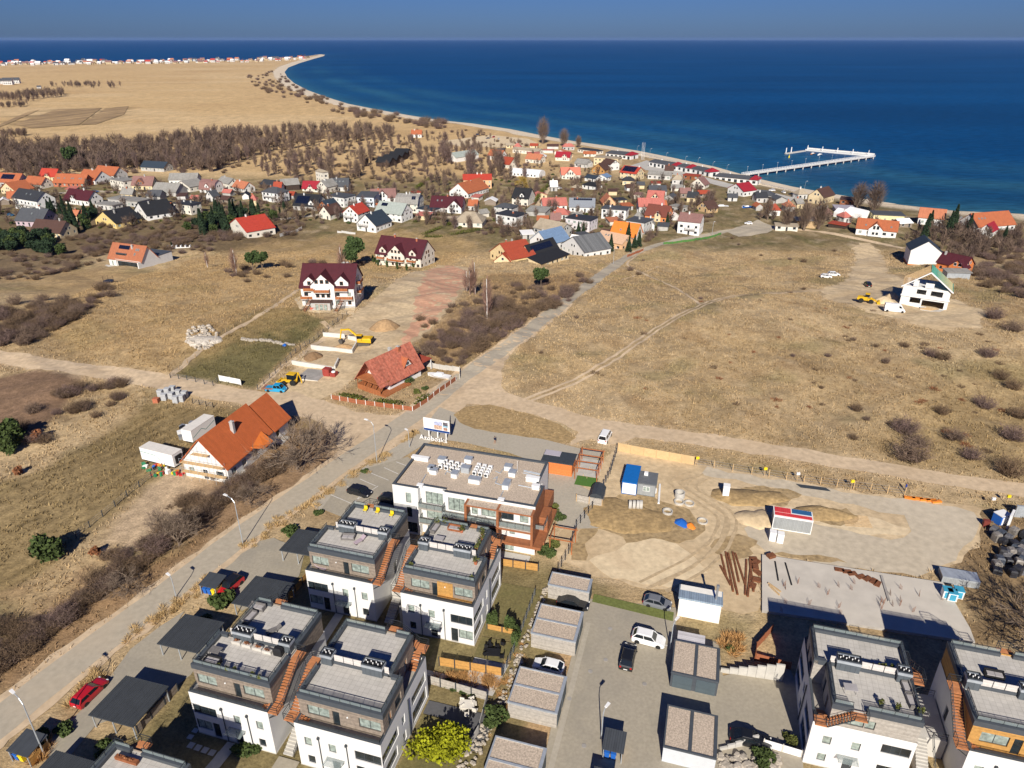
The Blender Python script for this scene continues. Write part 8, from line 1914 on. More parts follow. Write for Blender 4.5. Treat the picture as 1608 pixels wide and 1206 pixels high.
def fence(label,pts,h,board,postm,step=2.2,name='board_fence',gap=.03,slat=None,close=False,ph=.12):
 L=px2w(pts); x0,y0=L[0]; t=thing(name,label,'fence',(x0,y0,hz(x0,y0)))
 pm={}
 for a,b_ in zip(L,L[1:]):
  D=math.hypot(b_[0]-a[0],b_[1]-a[1]); n=max(1,int(round(D/step))); an=math.atan2(b_[1]-a[1],b_[0]-a[0])
  for i in range(n+1):
   x=a[0]+(b_[0]-a[0])*i/n; y=a[1]+(b_[1]-a[1])*i/n; z=hz(x,y)-hz(x0,y0)
   if 'post' not in pm: q=MB(); q.box(-.06,.06,-.06,.06,-.2,h+ph); pm['post']=q.mesh('post',[postm])
   link('post',pm['post'],t,(x-x0,y-y0,z),an)
   if i<n and board is not None:
    w_=round(D/n,2)
    if w_ not in pm: q=MB(); q.box(.06+gap,w_-.06-gap,-.025,.025,.06,h); pm[w_]=q.mesh('panel',[board])
    link('panel',pm[w_],t,(x-x0,y-y0,z),an)
   elif i<n:
    x2=a[0]+(b_[0]-a[0])*(i+1)/n; y2=a[1]+(b_[1]-a[1])*(i+1)/n; z2=hz(x2,y2)-hz(x0,y0); q=MB()
    for f in (.3,.65,1.0): q.tube((x-x0,y-y0,z+h*f),(x2-x0,y2-y0,z2+h*f),.018,n=3)
    q.obj('wires',[GALV],t)
 return t
BRNF=mk('brown_fence_boards',(.30,.105,.05),.85,.15,3,stripes=(.14,.12),sdir=(0,0,1))
fence('brown board fence with white posts round the cottage garden',[(521,627),(560,634),(648,646),(672,631),(716,598)],1.15,BRNF,WHITEM,2.4); fence('grey concrete fence behind the cottage',[(660,573),(690,580),(722,584),(722,596)],1.4,CONC,CONC,2.2)
fence('honey board fence above the orange grass',[(690,1045),(788,1062)],1.5,WOODY,ANTH,1.9); fence('dark post fence along the stony strip',[(790,1062),(812,1012),(840,935)],1.3,None,ANTH,1.6); fence('honey board fence behind the lawn of the honey-panel house',[(786,888),(845,897)],1.4,WOODY,ANTH,2.0); fence('low honey fence between the thujas',[(765,988),(812,998)],1.0,WOODY,ANTH,1.8)
fence('pale slatted fence behind the charcoal patio',[(668,1072),(765,1100)],1.5,WOODL,ANTH,1.9); fence('grey garden fence beside the dark green shrub',[(765,1100),(752,1150),(735,1180)],1.3,CONC,ANTH,2.0); fence('weathered board fence beside the ribbed carport',[(217,1152),(280,1085)],1.3,WOODG,ANTH,2.0); fence('board fence between carport and yellow-chair house',[(453,944),(486,905)],1.3,WOODY,ANTH,2.0)
fence('red-brown fence behind the stepped concrete wall',[(1187,1020),(1185,1037),(1240,1052)],1.3,BRNF,WOODB,2.0); fence('red-brown fence climbing to the slab',[(1187,1020),(1212,992)],1.3,BRNF,WOODB,2.0); fence('white garden wall with posts below the sofa terrace',[(1198,1172),(1258,1190)],1.2,WHITEM,OFFW,2.2)
OSB=mk('yellow_site_boards',(.56,.40,.21),.85,.08,2,damt=.2); fence('yellow board hoarding along the dirt road',[(970,708),(1010,716),(1050,723),(1089,730)],1.9,OSB,WOODN,2.5,'site_hoarding',.01); fence('black site fence between apartment block and building site',[(970,706),(958,745),(930,800),(905,830),(893,870),(876,900)],1.6,None,BLACK,1.6,'site_fence')
fence('wire site fence along the dirt road',[(1092,731),(1180,745),(1262,758),(1340,768),(1420,778)],1.6,None,WOODN,3.4,'site_fence'); fence('weathered timber hoarding behind the curved-roof shed',[(905,788),(945,797)],1.6,WOODL,WOODN,2.0,'site_hoarding'); fence('wire fence beside the mown field and lot',[(120,845),(200,780),(290,710)],1.2,None,ANTH,3.0,'wire_fence'); fence('wire fence along the guest house drive',[(405,612),(450,570),(500,530),(545,496)],1.3,None,ANTH,3.0,'wire_fence'); fence('wire fence along the lawn and dirt road',[(268,594),(335,606),(342,600)],1.2,None,ANTH,3.0,'wire_fence'); fence('field fence behind the guest house lawn',[(268,592),(330,540),(400,493),(475,450)],1.1,None,WOODN,4.5,'wire_fence')
fence('white metal gate at the guest house drive',[(345,598),(379,606)],1.5,WHITEM,WHITEM,2.6,'gate'); fence('black open gate beside the grey block pallets',[(303,634),(335,640)],1.2,None,BLACK,2.0,'gate'); fence('bright green fence beside the road bend',[(1042,384),(1090,378),(1132,369)],1.1,mk('green_fence',(.09,.20,.05),.6),GREENP,2.5,'green_fence'); fence('red brick fence posts along the garden road',[(985,404),(1010,394)],1.2,BRNF,BRICK,2.5)
fence('grey panel fence of the field gardens',[(440,372),(474,360)],1.6,LGREY,CONC,2.5); fence('timber garden fence of the lane houses',[(676,342),(745,346)],1.2,WOODG,WOODG,2.5); fence('low white wall of the navy solar house',[(530,366),(558,368)],1.2,LGREY,LGREY,3)
HEDG=leafmat('clipped_hedge',(.09,.10,.02),.3)
def hedge_(label,pts,w_,h):
 L=px2w(pts); x0,y0=L[0]; t=thing('clipped_hedge',label,'hedge',(x0,y0,hz(x0,y0)))
 for a,b_ in zip(L,L[1:]):
  D=math.hypot(b_[0]-a[0],b_[1]-a[1]); me=clump(int(a[0]*10) % 999,int(D*26),(D/2,w_/2,h/2),.4,HEDG,h*.5,.3,name='foliage'); link('foliage',me,t,((a[0]+b_[0])/2-x0,(a[1]+b_[1])/2-y0,hz(*a)-hz(x0,y0)),math.atan2(b_[1]-a[1],b_[0]-a[0]))
hedge_('long clipped hedge round the beige hip-roofed house',[(660,372),(700,357),(712,350)],2.5,2.2); hedge_('clipped hedge in front of the beige hip-roofed house',[(660,374),(700,372),(760,362)],2.5,2.2); hedge_('tall yellow-green hedge along the straight lane',[(838,322),(855,300),(874,278)],3,3); hedge_('dark hedge by the parsonage garden',[(650,300),(670,285),(685,278)],3,2.5); hedge_('dense hedge on the cottage corner',[(650,640),(676,622)],2.4,1.8); hedge_('brushy hedge inside the cottage fence',[(530,622),(580,632),(640,638)],2.4,1.4)
sheet('village_lane',ribbon(px2w([(838,332),(856,305),(878,278)]),3.0),.08,DIRT); sheet('village_lane',ribbon(px2w(smooth([(1205,358),(1290,364),(1360,378),(1420,390)],4)),3.5),.08,DIRT); sheet('village_lane',ribbon(px2w(smooth([(440,345),(480,340),(540,335),(660,340),(760,345)],4)),4),.08,ASPH); sheet('harbour_square',px2w([(985,262),(1015,252),(1040,258),(1120,282),(1180,296),(1255,312),(1240,318),(1170,302),(1060,275)]),.08,STEPC); sheet('beach_car_park',px2w([(690,222),(770,212),(830,218),(850,228),(800,232),(720,230)]),.08,SANDY); sheet('road_bend',px2w([(1140,364),(1180,350),(1190,345),(1220,356),(1205,366),(1160,372)]),.125,ASPH)
# ------------------------------------------------------------------ the building site
def ringc(label,px,py,r,h,tilt=None,group='concrete rings'):
 A=P(px,py); m=MB(); n=16
 for k in range(n):
  a,c=6.2832*k/n,6.2832*(k+1)/n; q=lambda rr,t,z: (rr*math.cos(t),rr*math.sin(t),z)
  m.hexa([q(r*.82,a,0),q(r,a,0),q(r,c,0),q(r*.82,c,0),q(r*.82,a,h),q(r,a,h),q(r,c,h),q(r*.82,c,h)])
 o=m.obj('concrete_ring',[STEPC],None,A,0,label=label,cat='ring',group=group)
 if tilt: o.rotation_euler=(math.pi/2,0,tilt); o.location.z+=r
for px in (987,993,999,1004): ringc('upright concrete well ring in the row below the site office',px,798,.8,.5,1.4)
for lab,px,py,h in (('tall concrete well ring beside the site track',1067,781,1.2),('concrete well ring next to the tall one',1066,790,.5),('concrete well ring by the wheel ruts',1082,792,.4),('lone concrete well ring on the muddy ground',1048,806,.6),('broken concrete ring beside the blue tarpaulin',1103,820,.4)): ringc(lab,px,py,.9,h,None,None)
A,B=P(1034,792),P(1036,762); m=MB(); m.tube((0,0,.2),(B[0]-A[0],B[1]-A[1],.2),.2,n=8); m.obj('pipe',[WHITEM],None,A,0,label='long white drain pipe beside the site office',cat='pipe')
for i,(pa,pb) in enumerate((((1132,872),(1140,905)),((1139,868),(1151,930)),((1143,870),(1158,935)),((1150,868),(1160,915)),((1154,870),(1170,920)),((1131,890),(1147,920)),((1172,880),(1170,935)),((1180,880),(1174,938)),((1177,880),(1183,930)),((1146,880),(1155,925)))): beam('rusty steel beam lying in the stack beside the slab',pa,pb,.3,.28+.02*(i % 3),RUST,'steel_beam','beam',group='rusty steel beams')
for i,(px,py) in enumerate(((1183,879),(1187,884),(1186,893),(1190,900),(1188,912),(1210,878),(1182,921))): A=P(px,py); m=MB(); m.box(-.6,.6,-.45,.45,0,.3+.1*(i % 3)); m.obj('rusty_formwork',[RUST],None,(A[0],A[1],A[2]+(.43 if px==1210 else 0)),i*.7,label='rusty piece of steel formwork beside the slab',cat='formwork',group='rusty formwork pieces')
for i,(px,py) in enumerate(((1318,895),(1330,898),(1338,901),(1352,906),(1362,909),(1372,913),(1378,917))): A=Pz(px,py,20.46); m=MB(); m.box(-.7,.7,-.4,.4,0,.15); m.obj('rusty_plate',[RUST],None,(*A,20.46),TH+i*.2,label='rusty steel plate on the edge of the slab',cat='plate',group='rusty plates on the slab')
for i,(pa,pb) in enumerate((((1206,916),(1226,930)),((1208,920),(1224,935)))): A,B=Pz(*pa,20.5),Pz(*pb,20.5); m=MB(); m.bar((0,0,.1),(B[0]-A[0],B[1]-A[1],.1),.22); m.obj('timber_beam',[WOODN],None,(*A,20.5),0,label='yellow timber beam lying on the slab',cat='beam',group='timber beams on the slab')
for i in range(26): A=Pz(rv.uniform(1225,1490),rv.uniform(912,965),20.46); m=MB(); [m.tube((.12*k,.05*(k % 2),0),(.12*k+.08,.1,.7+.1*k),.02,n=3) for k in range(4)]; m.obj('starter_bars',[RUST],None,(*A,20.46),rv.uniform(0,3),label='bundle of steel starter bars sticking out of the slab',cat='rebar',group='starter bars of the slab')
def cabin(label,px,py,w_,d_,h,mat,top=None,rot=0,name='portable_toilet',cat='toilet',group=None,z=None):
 A=P(px,py) if z is None else (*Pz(px,py,z),z); t=thing(name,label,cat,A,TH+rot,group); m=MB(); m.box(-w_/2,w_/2,-d_/2,d_/2,0,h); m.obj('body',[mat],t); m=MB(); m.box(-w_/2-.04,w_/2+.04,-d_/2-.04,d_/2+.04,h,h+.12); m.obj('top',[top or mat],t)
 m=MB(); m.box(-w_*.35,w_*.35,-d_/2-.02,-d_/2-.002,.1,h*.9); m.obj('front',[top or mat],t)
cabin('white portable toilet by the site track',1139,779,1.1,1.1,2.3,WHITEM); cabin('white portable toilet in front of the striped container',1212,848,1.0,1.0,1.7,WHITEM); cabin('second white toilet in front of the striped container',1224,851,1.0,1.0,1.7,WHITEM)
for lab,px,py in (('white wrapped block stack with blue top nearest the slab corner',1485,940),('white wrapped block stack in front of the other two',1493,944),('white wrapped block stack beside the slab edge',1503,940)): cabin(lab,px,py-4,1.2,1.2,1.3,WHITEM,mk('blue_wrap',(.05,.3,.45),.5),0,'block_stack','stack',z=20.46)
A=U(1478,915); container('low grey rubbish skip at the yard end',A[0],A[1],5.0,2.2,1.2,GREYC,GALV,0,None,'rubbish_skip')
cabin('blue and white refuse container by the debris field',1570,820,2.2,1.6,1.8,BLUEP,WHITEM,.6,'refuse_container','container'); cabin('tall white board leaning by the debris field',1583,826,2.4,.3,2.6,WHITEM,None,1.1,'leaning_board','board'); cabin('grey board standing behind the debris field',1602,812,2.2,.3,2.2,GALV,None,.1,'leaning_board','board'); cabin('dark red barrel pair by the yard corner',1547,826,.9,.7,1.1,mk('dark_red_barrel',(.18,.04,.03),.6),None,0,'barrel','barrel')
WRAP=[mk('wrap_%d' % i,c,.35,.4,3) for i,c in enumerate(((.06,.07,.09),(.12,.12,.13),(.03,.03,.035),(.22,.2,.18)))]
for i in range(34):
 A=P(rv.uniform(1556,1625),rv.uniform(835,905)); m=MB(); a=rv.uniform(.9,1.3); h_=rv.uniform(.8,1.6); m.loft([[(-a*.5*f,-a*.5*f,z),(a*.5*f,-a*.45*f,z),(a*.45*f,a*.5*f,z),(-a*.5*f,a*.45*f,z)] for z,f in ((0,1),(h_*.8,1.02),(h_,.8))]); m.obj('wrapped_pallet',[rv.choice(WRAP)],None,A,rv.uniform(0,3),label='foil-wrapped pallet of building material in the debris field',cat='pallet',group='wrapped pallets')
for i,(px,py) in enumerate(((253,618),(259,624),(264,615),(270,622),(277,628),(281,618),(286,626),(291,620),(246,628),(272,612))): cabin('grey stack of building blocks on the field corner',px,py+4,1.2,1.0,1.5 if px!=246 else 1.0,mk('grey_blocks',(.40,.41,.42),.9,.12,2,stripes=(.24,.08),sdir=(0,0,1)) if px!=246 else BRICK,None,.2,'block_stack','stack','grey block stacks')
JC=[BLUEP,YELP,WHITEM,REDP,GREENP,BLACK,WOODN,mk('orange_plastic',(.7,.22,.03),.5)]
for i in range(30): A=P(rv.uniform(222,290),735+rv.uniform(-6,14)); m=MB(); a=rv.uniform(.3,.9); m.box(-a/2,a/2,-a*.4,a*.4,0,rv.uniform(.15,.8)); m.obj('junk_item',[rv.choice(JC)],None,A,rv.uniform(0,3),label='small junk item heaped beside the refrigerated box',cat='junk',group='junk beside the refrigerated boxes')
for i in range(12): A=P(rv.uniform(283,305),rv.uniform(665,690)); m=MB(); a=rv.uniform(.5,1.2); m.box(-a/2,a/2,-a*.4,a*.4,0,rv.uniform(.3,1.2)); m.obj('junk_item',[rv.choice([BLACK,WOODN,GREYM,WHITEM])],None,A,rv.uniform(0,3),label='dark junk item behind the zigzag-striped box body',cat='junk',group='junk behind the box body')
for lab,px,py,mt,a in (('blue tarpaulin bundle on the muddy ground',1070,822,BLUEP,1.4),('orange sack on the muddy ground',1084,827,JC[7],1.0),('blue bucket on the guest house lawn',447,543,BLUEP,.8)): heap(lab,px,py,a,.6,mt,5,'bundle','bundle')
for i in range(8): A,B=P(1252+i*2,758+i*.4),P(1296+i,766+i*.3); beam('dark steel pipe in the bundle along the site road',(1250+i,761+i*.7),(1297+i,767+i*.7),.12,.15,ANTH,'steel_pipe','pipe',group='steel pipes along the site road')
for i,(px,py) in enumerate(((1428,783),(1440,784),(1452,786),(1462,787),(1470,789))): A=P(px,py); m=MB(); m.box(-.9,.9,-.3,.3,0,.35); m.obj('orange_pipe_bundle',[JC[7]],None,A,TH+.1*i,label='orange pipe bundle at the end of the site fence',cat='pipes',group='orange pipe bundles')
for lab,px,py,c in (('yellow meter box on a post beside the hoarding',1094,731,YELP),('yellow meter box on a post along the wire fence',1200,748,YELP),('yellow meter box near the timber rail',1336,768,YELP),('white meter box on a pole beside the wire fence',1251,756,WHITEM),('yellow meter box above the debris field',1580,792,YELP),('white box on the leaning pole above the debris field',1556,796,WHITEM)): A=P(px,py); t=thing('meter_post',lab,'post',A); m=MB(); m.tube((0,0,-.2),(0,0,2.2),.05,n=5); m.obj('post',[WOODN],t); m=MB(); m.box(-.3,.3,-.15,.15,1.5,2.0); m.obj('box',[c],t)
for i in range(9): beam('long timber plank in the stack by the spoil bank',(1322+i*.6,808+i*2.2),(1362+i,812+i*2.1),.2,.12,WOODN,'timber_plank','plank',group='timber planks')
sheet('kerb',[W(*p) for p in ((-11.0,47),(-10.3,47),(-10.3,76.6),(-11.0,76.6))],.125,PAVER2,grid=0); sheet('kerb',[W(*p) for p in ((-.6,75.5),(.6,75.5),(.6,75.2),(-.6,75.2))],.125,STEPC,grid=0)
for px,py in ((1012,1075),(951,1037),(927,1055),(894,1098),(917,1172),(958,988)): x,y=Pz(px,py,20); m=MB(); m.lathe([(.3,.1),(.3,.135),(.24,.138)],(0,0,0),12); m.obj('manhole_cover',[CONCD],None,(x,y,20),0,label='round iron manhole cover in the paved yard',cat='manhole',group='manhole covers')
# marked bays,lawns and paths of the estate
LINE=mk('bay_marking',(.62,.60,.56),.8,.1)
for i,(pa,pb) in enumerate((((540,812),(572,771)),((554,790),(594,764)),((545,765),(572,777)),((565,753),(590,764)),((583,744),(610,755)),((603,735),(625,745)),((520,778),(553,792)),((622,726),(640,733)))): sheet('bay_marking',ribbon([P(*pa)[:2],P(*pb)[:2]],.13),.145,LINE,grid=0)
def est(name,q,mt,off=.1): sheet(name,[W(*p) for p in q],off,mt,grid=0)
est('lawn',((-24.9,81.2),(-18.6,81.2),(-19.0,70.4),(-24.4,70.4)),LAWN); est('lawn',((-24.4,70.0),(-19.0,70.0),(-20.0,66.3),(-24.4,66.3)),LAWN,.11); est('garden_patio',((-24.2,66.2),(-19.4,66.2),(-20.0,60.8),(-31.5,60.8),(-31.5,62.4),(-24.2,62.4)),STEPC,.12); est('lawn',((-33,67.8),(-30,67.8),(-30,63),(-33,63)),LAWN,.11)
est('charcoal_patio',((-27.5,58.0),(-18.6,58.0),(-19.2,52.8),(-24,52.8),(-24,56),(-27.5,56)),mk('charcoal_slabs',(.10,.10,.105),.9,.1,2),.12); est('lawn',((-27.4,55.9),(-24.1,55.9),(-24.1,52.6),(-19.3,52.6),(-20.5,44),(-27.4,44)),LAWN,.11); est('turf_strip',((-10.9,82.6),(.9,82.0),(.9,80.2),(-10.9,80.9)),mk('turf_green',(.14,.16,.045),.95,.2,3),.12)
est('garden_path',((-48.2,46),(-46.8,46),(-47.2,40),(-48.8,40)),STEPC); est('garden_path',((-46.2,68.4),(-44.9,68.4),(-44.6,60),(-46,60)),STEPC); est('paved_street',((-41.3,46),(-38.6,46),(-38.4,40),(-41.2,40)),PAVER,.11); est('paved_street',((-39.4,68),(-35.6,68),(-36,59.6),(-41.5,59.6)),PAVER,.11)
for i in range(5): est('stepping_stone',[(-52.4+i*1.0+a,44.0-i*.05+b_) for a,b_ in ((0,0),(.75,0),(.75,.75),(0,.75))],STEPC,.13)
for i in range(4): est('stepping_stone',[(-53.2+a,45.0+i*.9+b_) for a,b_ in ((0,0),(.7,0),(.7,.6),(0,.6))],STEPC,.13)
def stones(name,label,q,n,s0,s1,mt):
 ys=[p[1] for p in q]; xs=[p[0] for p in q]; m=MB()
 for i in range(n*3):
  u,v=rv.uniform(min(xs),max(xs)),rv.uniform(min(ys),max(ys))
  if not inside(q,[u],[v])[0]: continue
  x,y=W(u,v); a=rv.uniform(s0,s1); z=hz(x,y)+rv.uniform(0,.25); m.loft([[(x+a*f*math.cos(t_*1.256+i)*rv.uniform(.8,1.2),y+a*f*math.sin(t_*1.256+i)*rv.uniform(.8,1.2),z+a*zf) for t_ in range(5)] for f,zf in ((.8,-.3),(1,.3),(.6,.8))])
 m.obj(name,[mt],label=label,cat='stones',kind='stuff')
ROCK=mk('pale_rock',(.38,.335,.275),.95,.3,2); stones('boulder_bank','bank of pale boulders beside the grey double garage',[(7.4,60),(14.5,62),(14,58.5),(8,55)],150,.25,.55,ROCK); stones('stony_strip','strip of pale rubble stones beside the garages',[(-18.4,82),(-17.6,82),(-18,60),(-19.5,48),(-21.5,48),(-19,62)],260,.1,.3,ROCK); stones('rubble_blocks','broken concrete blocks of the rubble heap on the meadow',[tuple(U(*p,19.5)) for p in ((292,540),(300,522),(325,516),(345,528),(338,545),(312,553))],90,.2,.75,mk('broken_concrete',(.42,.37,.305),.95,.4,2)); stones('stone_edging','line of pale stones across the guest house lawn',[tuple(U(*p)) for p in ((380,530),(462,540),(462,543),(380,533))],60,.25,.5,ROCK)
# ------------------------------------------------------------------ terrace furniture
FUR=mk('grey_rattan',(.16,.15,.145),.9,.15,4); CUSH=mk('grey_cushion',(.36,.34,.34),.9,.08); YCH=mk('yellow_shell',(.68,.52,.02),.6,.05); LIL=mk('lilac_fabric',(.40,.32,.36),.9,.06)
def furn(kind,px,py,label,mt=FUR,z=29.58,rot=0.0,s=1.0,group=None):
 x,y=Pz(px,py,z); t=thing(kind,label,{'potted_plant': 'plant','sun_lounger': 'lounger'}.get(kind,kind.replace('_',' ')),(x,y,z),TH+rot,group); m=MB()
 if kind=='sofa':
  m.box(-1*s,1*s,-.4,.4,0,.35); m.obj('base',[mt],t); m=MB(); m.box(-1*s,1*s,.28,.42,.35,.75); m.box(-1*s,-.86*s,-.4,.28,.35,.6); m.box(.86*s,1*s,-.4,.28,.35,.6); m.obj('backrest',[mt],t)
  for i in range(2): m=MB(); m.box((-.82+.84*i)*s,(-.02+.84*i)*s,-.36,.26,.35,.47); m.obj('cushion',[CUSH],t)
 elif kind=='chair':
  m.box(-.28,.28,-.28,.28,.3,.42); m.obj('seat',[mt],t); m=MB(); m.box(-.28,.28,.2,.3,.42,.9); m.obj('backrest',[mt],t)
  for a in (-.24,.24):
   for c in (-.24,.24): m=MB(); m.tube((a,c,0),(a,c,.3),.025,n=4); m.obj('leg',[BLACK],t)
 elif kind=='table':
  m.box(-.7*s,.7*s,-.5*s,.5*s,.66,.74); m.obj('table_top',[mt],t)
  for a in (-.6*s,.6*s):
   for c in (-.4*s,.4*s): m=MB(); m.tube((a,c,0),(a,c,.66),.035,n=4); m.obj('leg',[mt],t)
 elif kind=='sun_lounger':
  m.box(-.33,.33,-.9,.4,.25,.36); m.obj('bed',[mt],t); m=MB(); m.hexa([(-.33,.4,.25),(.33,.4,.25),(.33,1.0,.6),(-.33,1.0,.6),(-.33,.4,.36),(.33,.4,.36),(.33,.95,.72),(-.33,.95,.72)]); m.obj('backrest',[mt],t); m=MB(); m.box(-.3,.3,-.8,-.7,0,.25); m.obj('leg',[BLACK],t); m=MB(); m.box(-.3,.3,.3,.4,0,.25); m.obj('leg',[BLACK],t)
 elif kind=='potted_plant':
  m.lathe([(.2,0),(.28,.4),(.24,.42)],(0,0,0),8); m.obj('pot',[mt],t); link('foliage',clump(int(px) % 97,60,(.38*s,.38*s,.45*s),.2,OLIVE,.75,.3,name='foliage'),t)
 elif kind=='planter':
  m.box(-.6*s,.6*s,-.22,.22,0,.4); m.obj('box',[mt],t); link('foliage',clump(int(px) % 89,50,(.5*s,.2,.22),.16,RUSSET,.5,.2,name='foliage'),t)
 elif kind=='grill':
  m.box(-.55,.55,-.3,.3,0,.85); m.obj('cover',[BLACK],t); m=MB(); m.loft([[(-.58,-.33,.85),(.58,-.33,.85),(.58,.33,.85),(-.58,.33,.85)],[(-.4,-.2,1.15),(.4,-.2,1.15),(.4,.2,1.15),(-.4,.2,1.15)]]); m.obj('lid',[BLACK],t)
for px,py in ((574,803),(593,806),(615,811)): furn('chair',px,py,'yellow shell chair on the rear roof terrace',YCH,group='yellow shell chairs')
furn('sofa',547,846,'grey rattan sofa with cushions on the front roof terrace',rot=.2); furn('sun_lounger',565,851,'lilac sun lounger beside the rattan sofa',LIL,rot=-.4); furn('sun_lounger',505,893,'lilac lounger on the narrow front balcony',LIL,26.35,1.4)
furn('sofa',683,832,'dark lounge sofa along the rear parapet of the green terrace',rot=1.5); furn('sofa',714,832,'brown wooden bench on the green rear terrace',WOODB); furn('table',690,851,'grey covered table on the green rear terrace',CUSH)
for px,py in ((687,824),(700,824),(757,840),(757,848),(752,858),(748,865),(725,836),(747,886)): furn('potted_plant',px,py,'leafy potted plant on the green roof terrace',BRICK,s=1.5,group='potted plants of the green terrace')
for lab,px,py in (('potted shrub beside the exercise frame on the front terrace',645,892),('potted fern in the corner of the front terrace railing',740,914)): furn('potted_plant',px,py,lab,CONC)
furn('sofa',405,956,'grey lounge corner on the crowded rear terrace',rot=0); furn('sofa',393,972,'second grey lounge sofa on the crowded rear terrace',rot=1.5); furn('sun_lounger',430,992,'grey lounger beside the red plants',FUR,rot=-.7); furn('table',340,1027,'grey table on the crowded front terrace',FUR); furn('sofa',335,1040,'black sofa in the corner of the crowded front terrace',BLACK); furn('grill',438,1028,'black covered grill by the vent box')
for px,py in ((372,1010),(388,1015),(405,1020),(420,1025)): furn('planter',px,py,'grey planter box with russet plants along the screen',CONC,group='planters along the screen')
for px,py in ((345,1052),(358,1056),(370,1058),(398,1066),(408,1070)): furn('potted_plant',px,py,'small pot plant along the front parapet',CONC,s=.7,group='pot plants on the parapet')
furn('table',1334,1086,'grey square table near the terrace railing',CUSH,rot=.1); furn('sofa',1424,1085,'first part of the long grey corner sofa',rot=-1.45); furn('sofa',1430,1103,'second part of the long grey corner sofa',rot=-1.45); furn('table',1317,1043,'white side table beside the vent box',WHITEM,s=.6); furn('chair',1334,1048,'black armchair beside the white side table',BLACK); furn('potted_plant',1383,1110,'potted conifer at the terrace railing',ANTH); furn('potted_plant',1408,1116,'second potted conifer at the terrace railing',ANTH); furn('potted_plant',1414,1062,'olive tree in a pot beside the sofa',ANTH,s=1.6); furn('potted_plant',1445,1122,'yellow-leaved pot plant behind the corner sofa',ANTH)
for px in (1363,1371,1379,1387,1398): furn('potted_plant',px,1053,'terracotta pot with dry plant along the slatted screen',BRICK,s=.8,group='terracotta pots along the screen')
furn('sofa',1560,1062,'black rattan sofa on the honey-boarded house terrace',BLACK); furn('planter',200,1195,'long timber planter of yellow flowers',WOODB,s=2.2)
furn('table',734,1112,'beige dining table on the charcoal patio',OFFW,20.13,.2,1.3)
for i,(px,py) in enumerate(((725,1106),(728,1116),(745,1108),(746,1118),(740,1100),(733,1125))): furn('chair',px,py,'beige dining chair round the patio table',OFFW,20.13,i,group='beige dining chairs')
furn('table',775,1030,'black dining table on the garden patio',BLACK,20.13,.2,1.3)
for i,(px,py) in enumerate(((763,1022),(770,1016),(781,1018),(790,1014),(762,1030),(788,1034))): furn('chair',px,py,'black garden chair round the black table',BLACK,20.13,i,group='black garden chairs')
A=P(171,444); t=thing('trampoline','round black garden trampoline with net on the dry slope','trampoline',A); m=MB(); m.lathe([(1.9,.75),(1.9,.85),(1.6,.85)],(0,0,0),18); m.obj('mat',[mk('navy_mat',(.02,.03,.06),.8)],t)
for k in range(6): a=k*1.047; m=MB(); m.tube((1.85*math.cos(a),1.85*math.sin(a),-.2),(1.85*math.cos(a),1.85*math.sin(a),2.5),.04,n=4); m.obj('net_post',[BLACK],t)
m=MB(); [m.tube((1.85*math.cos(k*.35),1.85*math.sin(k*.35),z),(1.85*math.cos(k*.35+.35),1.85*math.sin(k*.35+.35),z),.02,n=3) for k in range(18) for z in (1.3,1.9,2.45)]; m.obj('net',[BLACK],t)
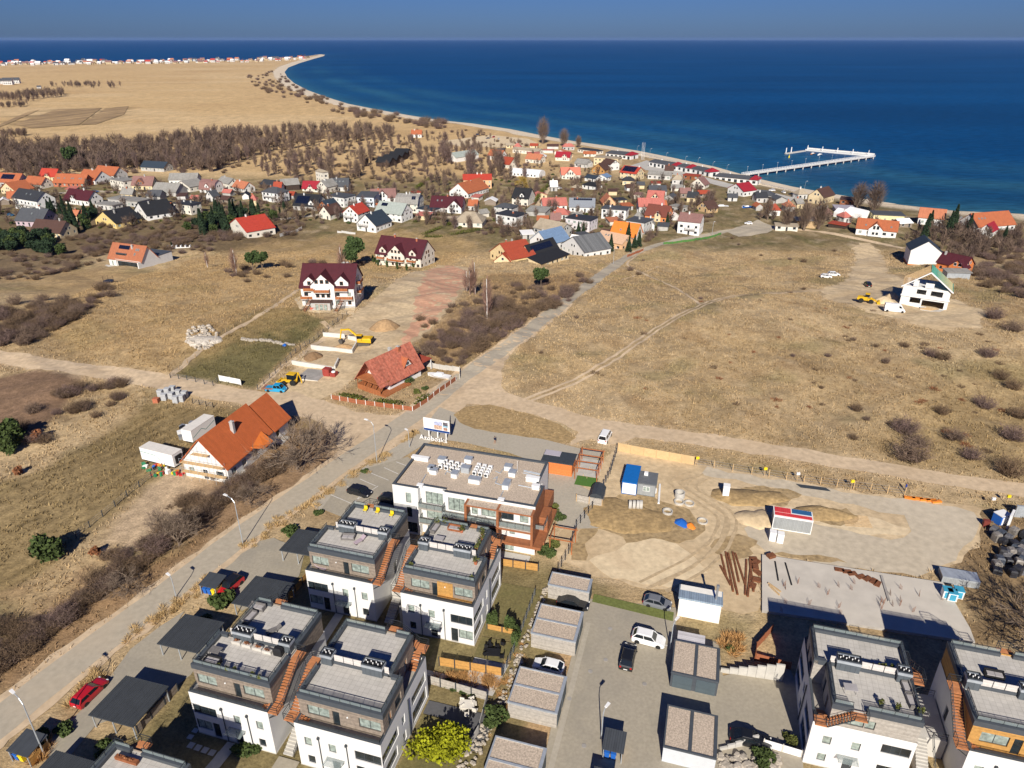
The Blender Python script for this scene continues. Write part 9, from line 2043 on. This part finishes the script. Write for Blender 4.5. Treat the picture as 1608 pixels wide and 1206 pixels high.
# ------------------------------------------------------------------ people
def person(label,px,py,face,jacket,legs,skinc=(.50,.30,.21)):
 A=P(px,py); t=thing('person',label,'person',A,face)
 J={'pel': (0,0,.95,.14),'waist': (0,.0,1.1,.135),'chest': (0,-.02,1.35,.165),'neck': (0,-.02,1.52,.06),'head': (0,-.04,1.66,.095),'top': (0,-.03,1.76,.08),'kl': (-.1,-.12,.52,.075),'fl': (-.1,.06,.08,.05),'tl': (-.1,-.1,.03,.045),'kr': (.1,-.02,.52,.075),'fr': (.1,.22,.09,.05),'tr': (.1,.08,.03,.045),'sl': (-.19,-.02,1.42,.065),'el': (-.26,.05,1.15,.05),'hl': (-.24,-.08,.92,.04),'sr': (.19,-.02,1.42,.065),'er': (.26,.02,1.15,.05),'hr': (.24,-.14,.95,.04)}
 E=[('pel','waist'),('waist','chest'),('chest','neck'),('neck','head'),('head','top'),('pel','kl'),('kl','fl'),('fl','tl'),('pel','kr'),('kr','fr'),('fr','tr'),('chest','sl'),('sl','el'),('el','hl'),('chest','sr'),('sr','er'),('er','hr')]
 K=list(J); me=bpy.data.meshes.new('body'); me.from_pydata([J[k][:3] for k in K],[(K.index(a),K.index(b_)) for a,b_ in E],[]); o=link('body',me,t)
 md=o.modifiers.new('skin','SKIN'); o.modifiers.new('sub','SUBSURF').levels=1; sv=me.skin_vertices[0].data
 for i,k in enumerate(K): sv[i].radius=(J[k][3],J[k][3]); sv[i].use_root=(k=='pel')
 m=mk('clothes_'+label[:12],jacket,.9,.1); n=m.node_tree; b_=n.nodes['Principled BSDF']; tc=n.nodes.new('ShaderNodeTexCoord'); sp=n.nodes.new('ShaderNodeSeparateXYZ'); links(n,tc.outputs['Object'],sp.inputs[0]); cr=n.nodes.new('ShaderNodeValToRGB'); cr.color_ramp.interpolation='CONSTANT'; dv=n.nodes.new('ShaderNodeMath'); dv.operation='DIVIDE'; dv.inputs[1].default_value=2.0; links(n,sp.outputs[2],dv.inputs[0]); links(n,dv.outputs[0],cr.inputs[0])
 el=cr.color_ramp.elements; el[0].color=(.02,.02,.02,1); el[1].position=.06; el[1].color=(*legs,1)
 for p_,c in ((.475,jacket),(.77,skinc),(.855,(.06,.035,.02))): e=el.new(p_); e.color=(*c,1)
 links(n,cr.outputs[0],b_.inputs['Base Color']); me.materials.append(m)
 m=MB(); m.lathe([(.1,0),(.108,.06),(.09,.12),(.03,.155)],(0,-.025,1.69),10); m.obj('hair',[mk('dark_hair',(.03,.02,.015),.8)],t)
person('person in dark jacket and shorts walking on the paved street',777,697,2.4,(.02,.025,.05),(.35,.22,.15)); person('person in blue jacket standing at the end of the site fence',1421,771,.6,(.015,.04,.22),(.08,.10,.16))
# ------------------------------------------------------------------ haze
m=MB(); m.box(-43000,43000,-60,43000,-6,112)
hm=bpy.data.materials.new('haze_air'); hm.use_nodes=True; n=hm.node_tree; n.nodes.remove(n.nodes['Principled BSDF']); v=n.nodes.new('ShaderNodeVolumePrincipled'); v.inputs['Color'].default_value=(.30,.50,.95,1); v.inputs['Density'].default_value=2.0e-5; v.inputs['Anisotropy'].default_value=.1
links(n,v.outputs[0],n.nodes['Material Output'].inputs['Volume'])
m.obj('haze',[hm],kind='stuff')
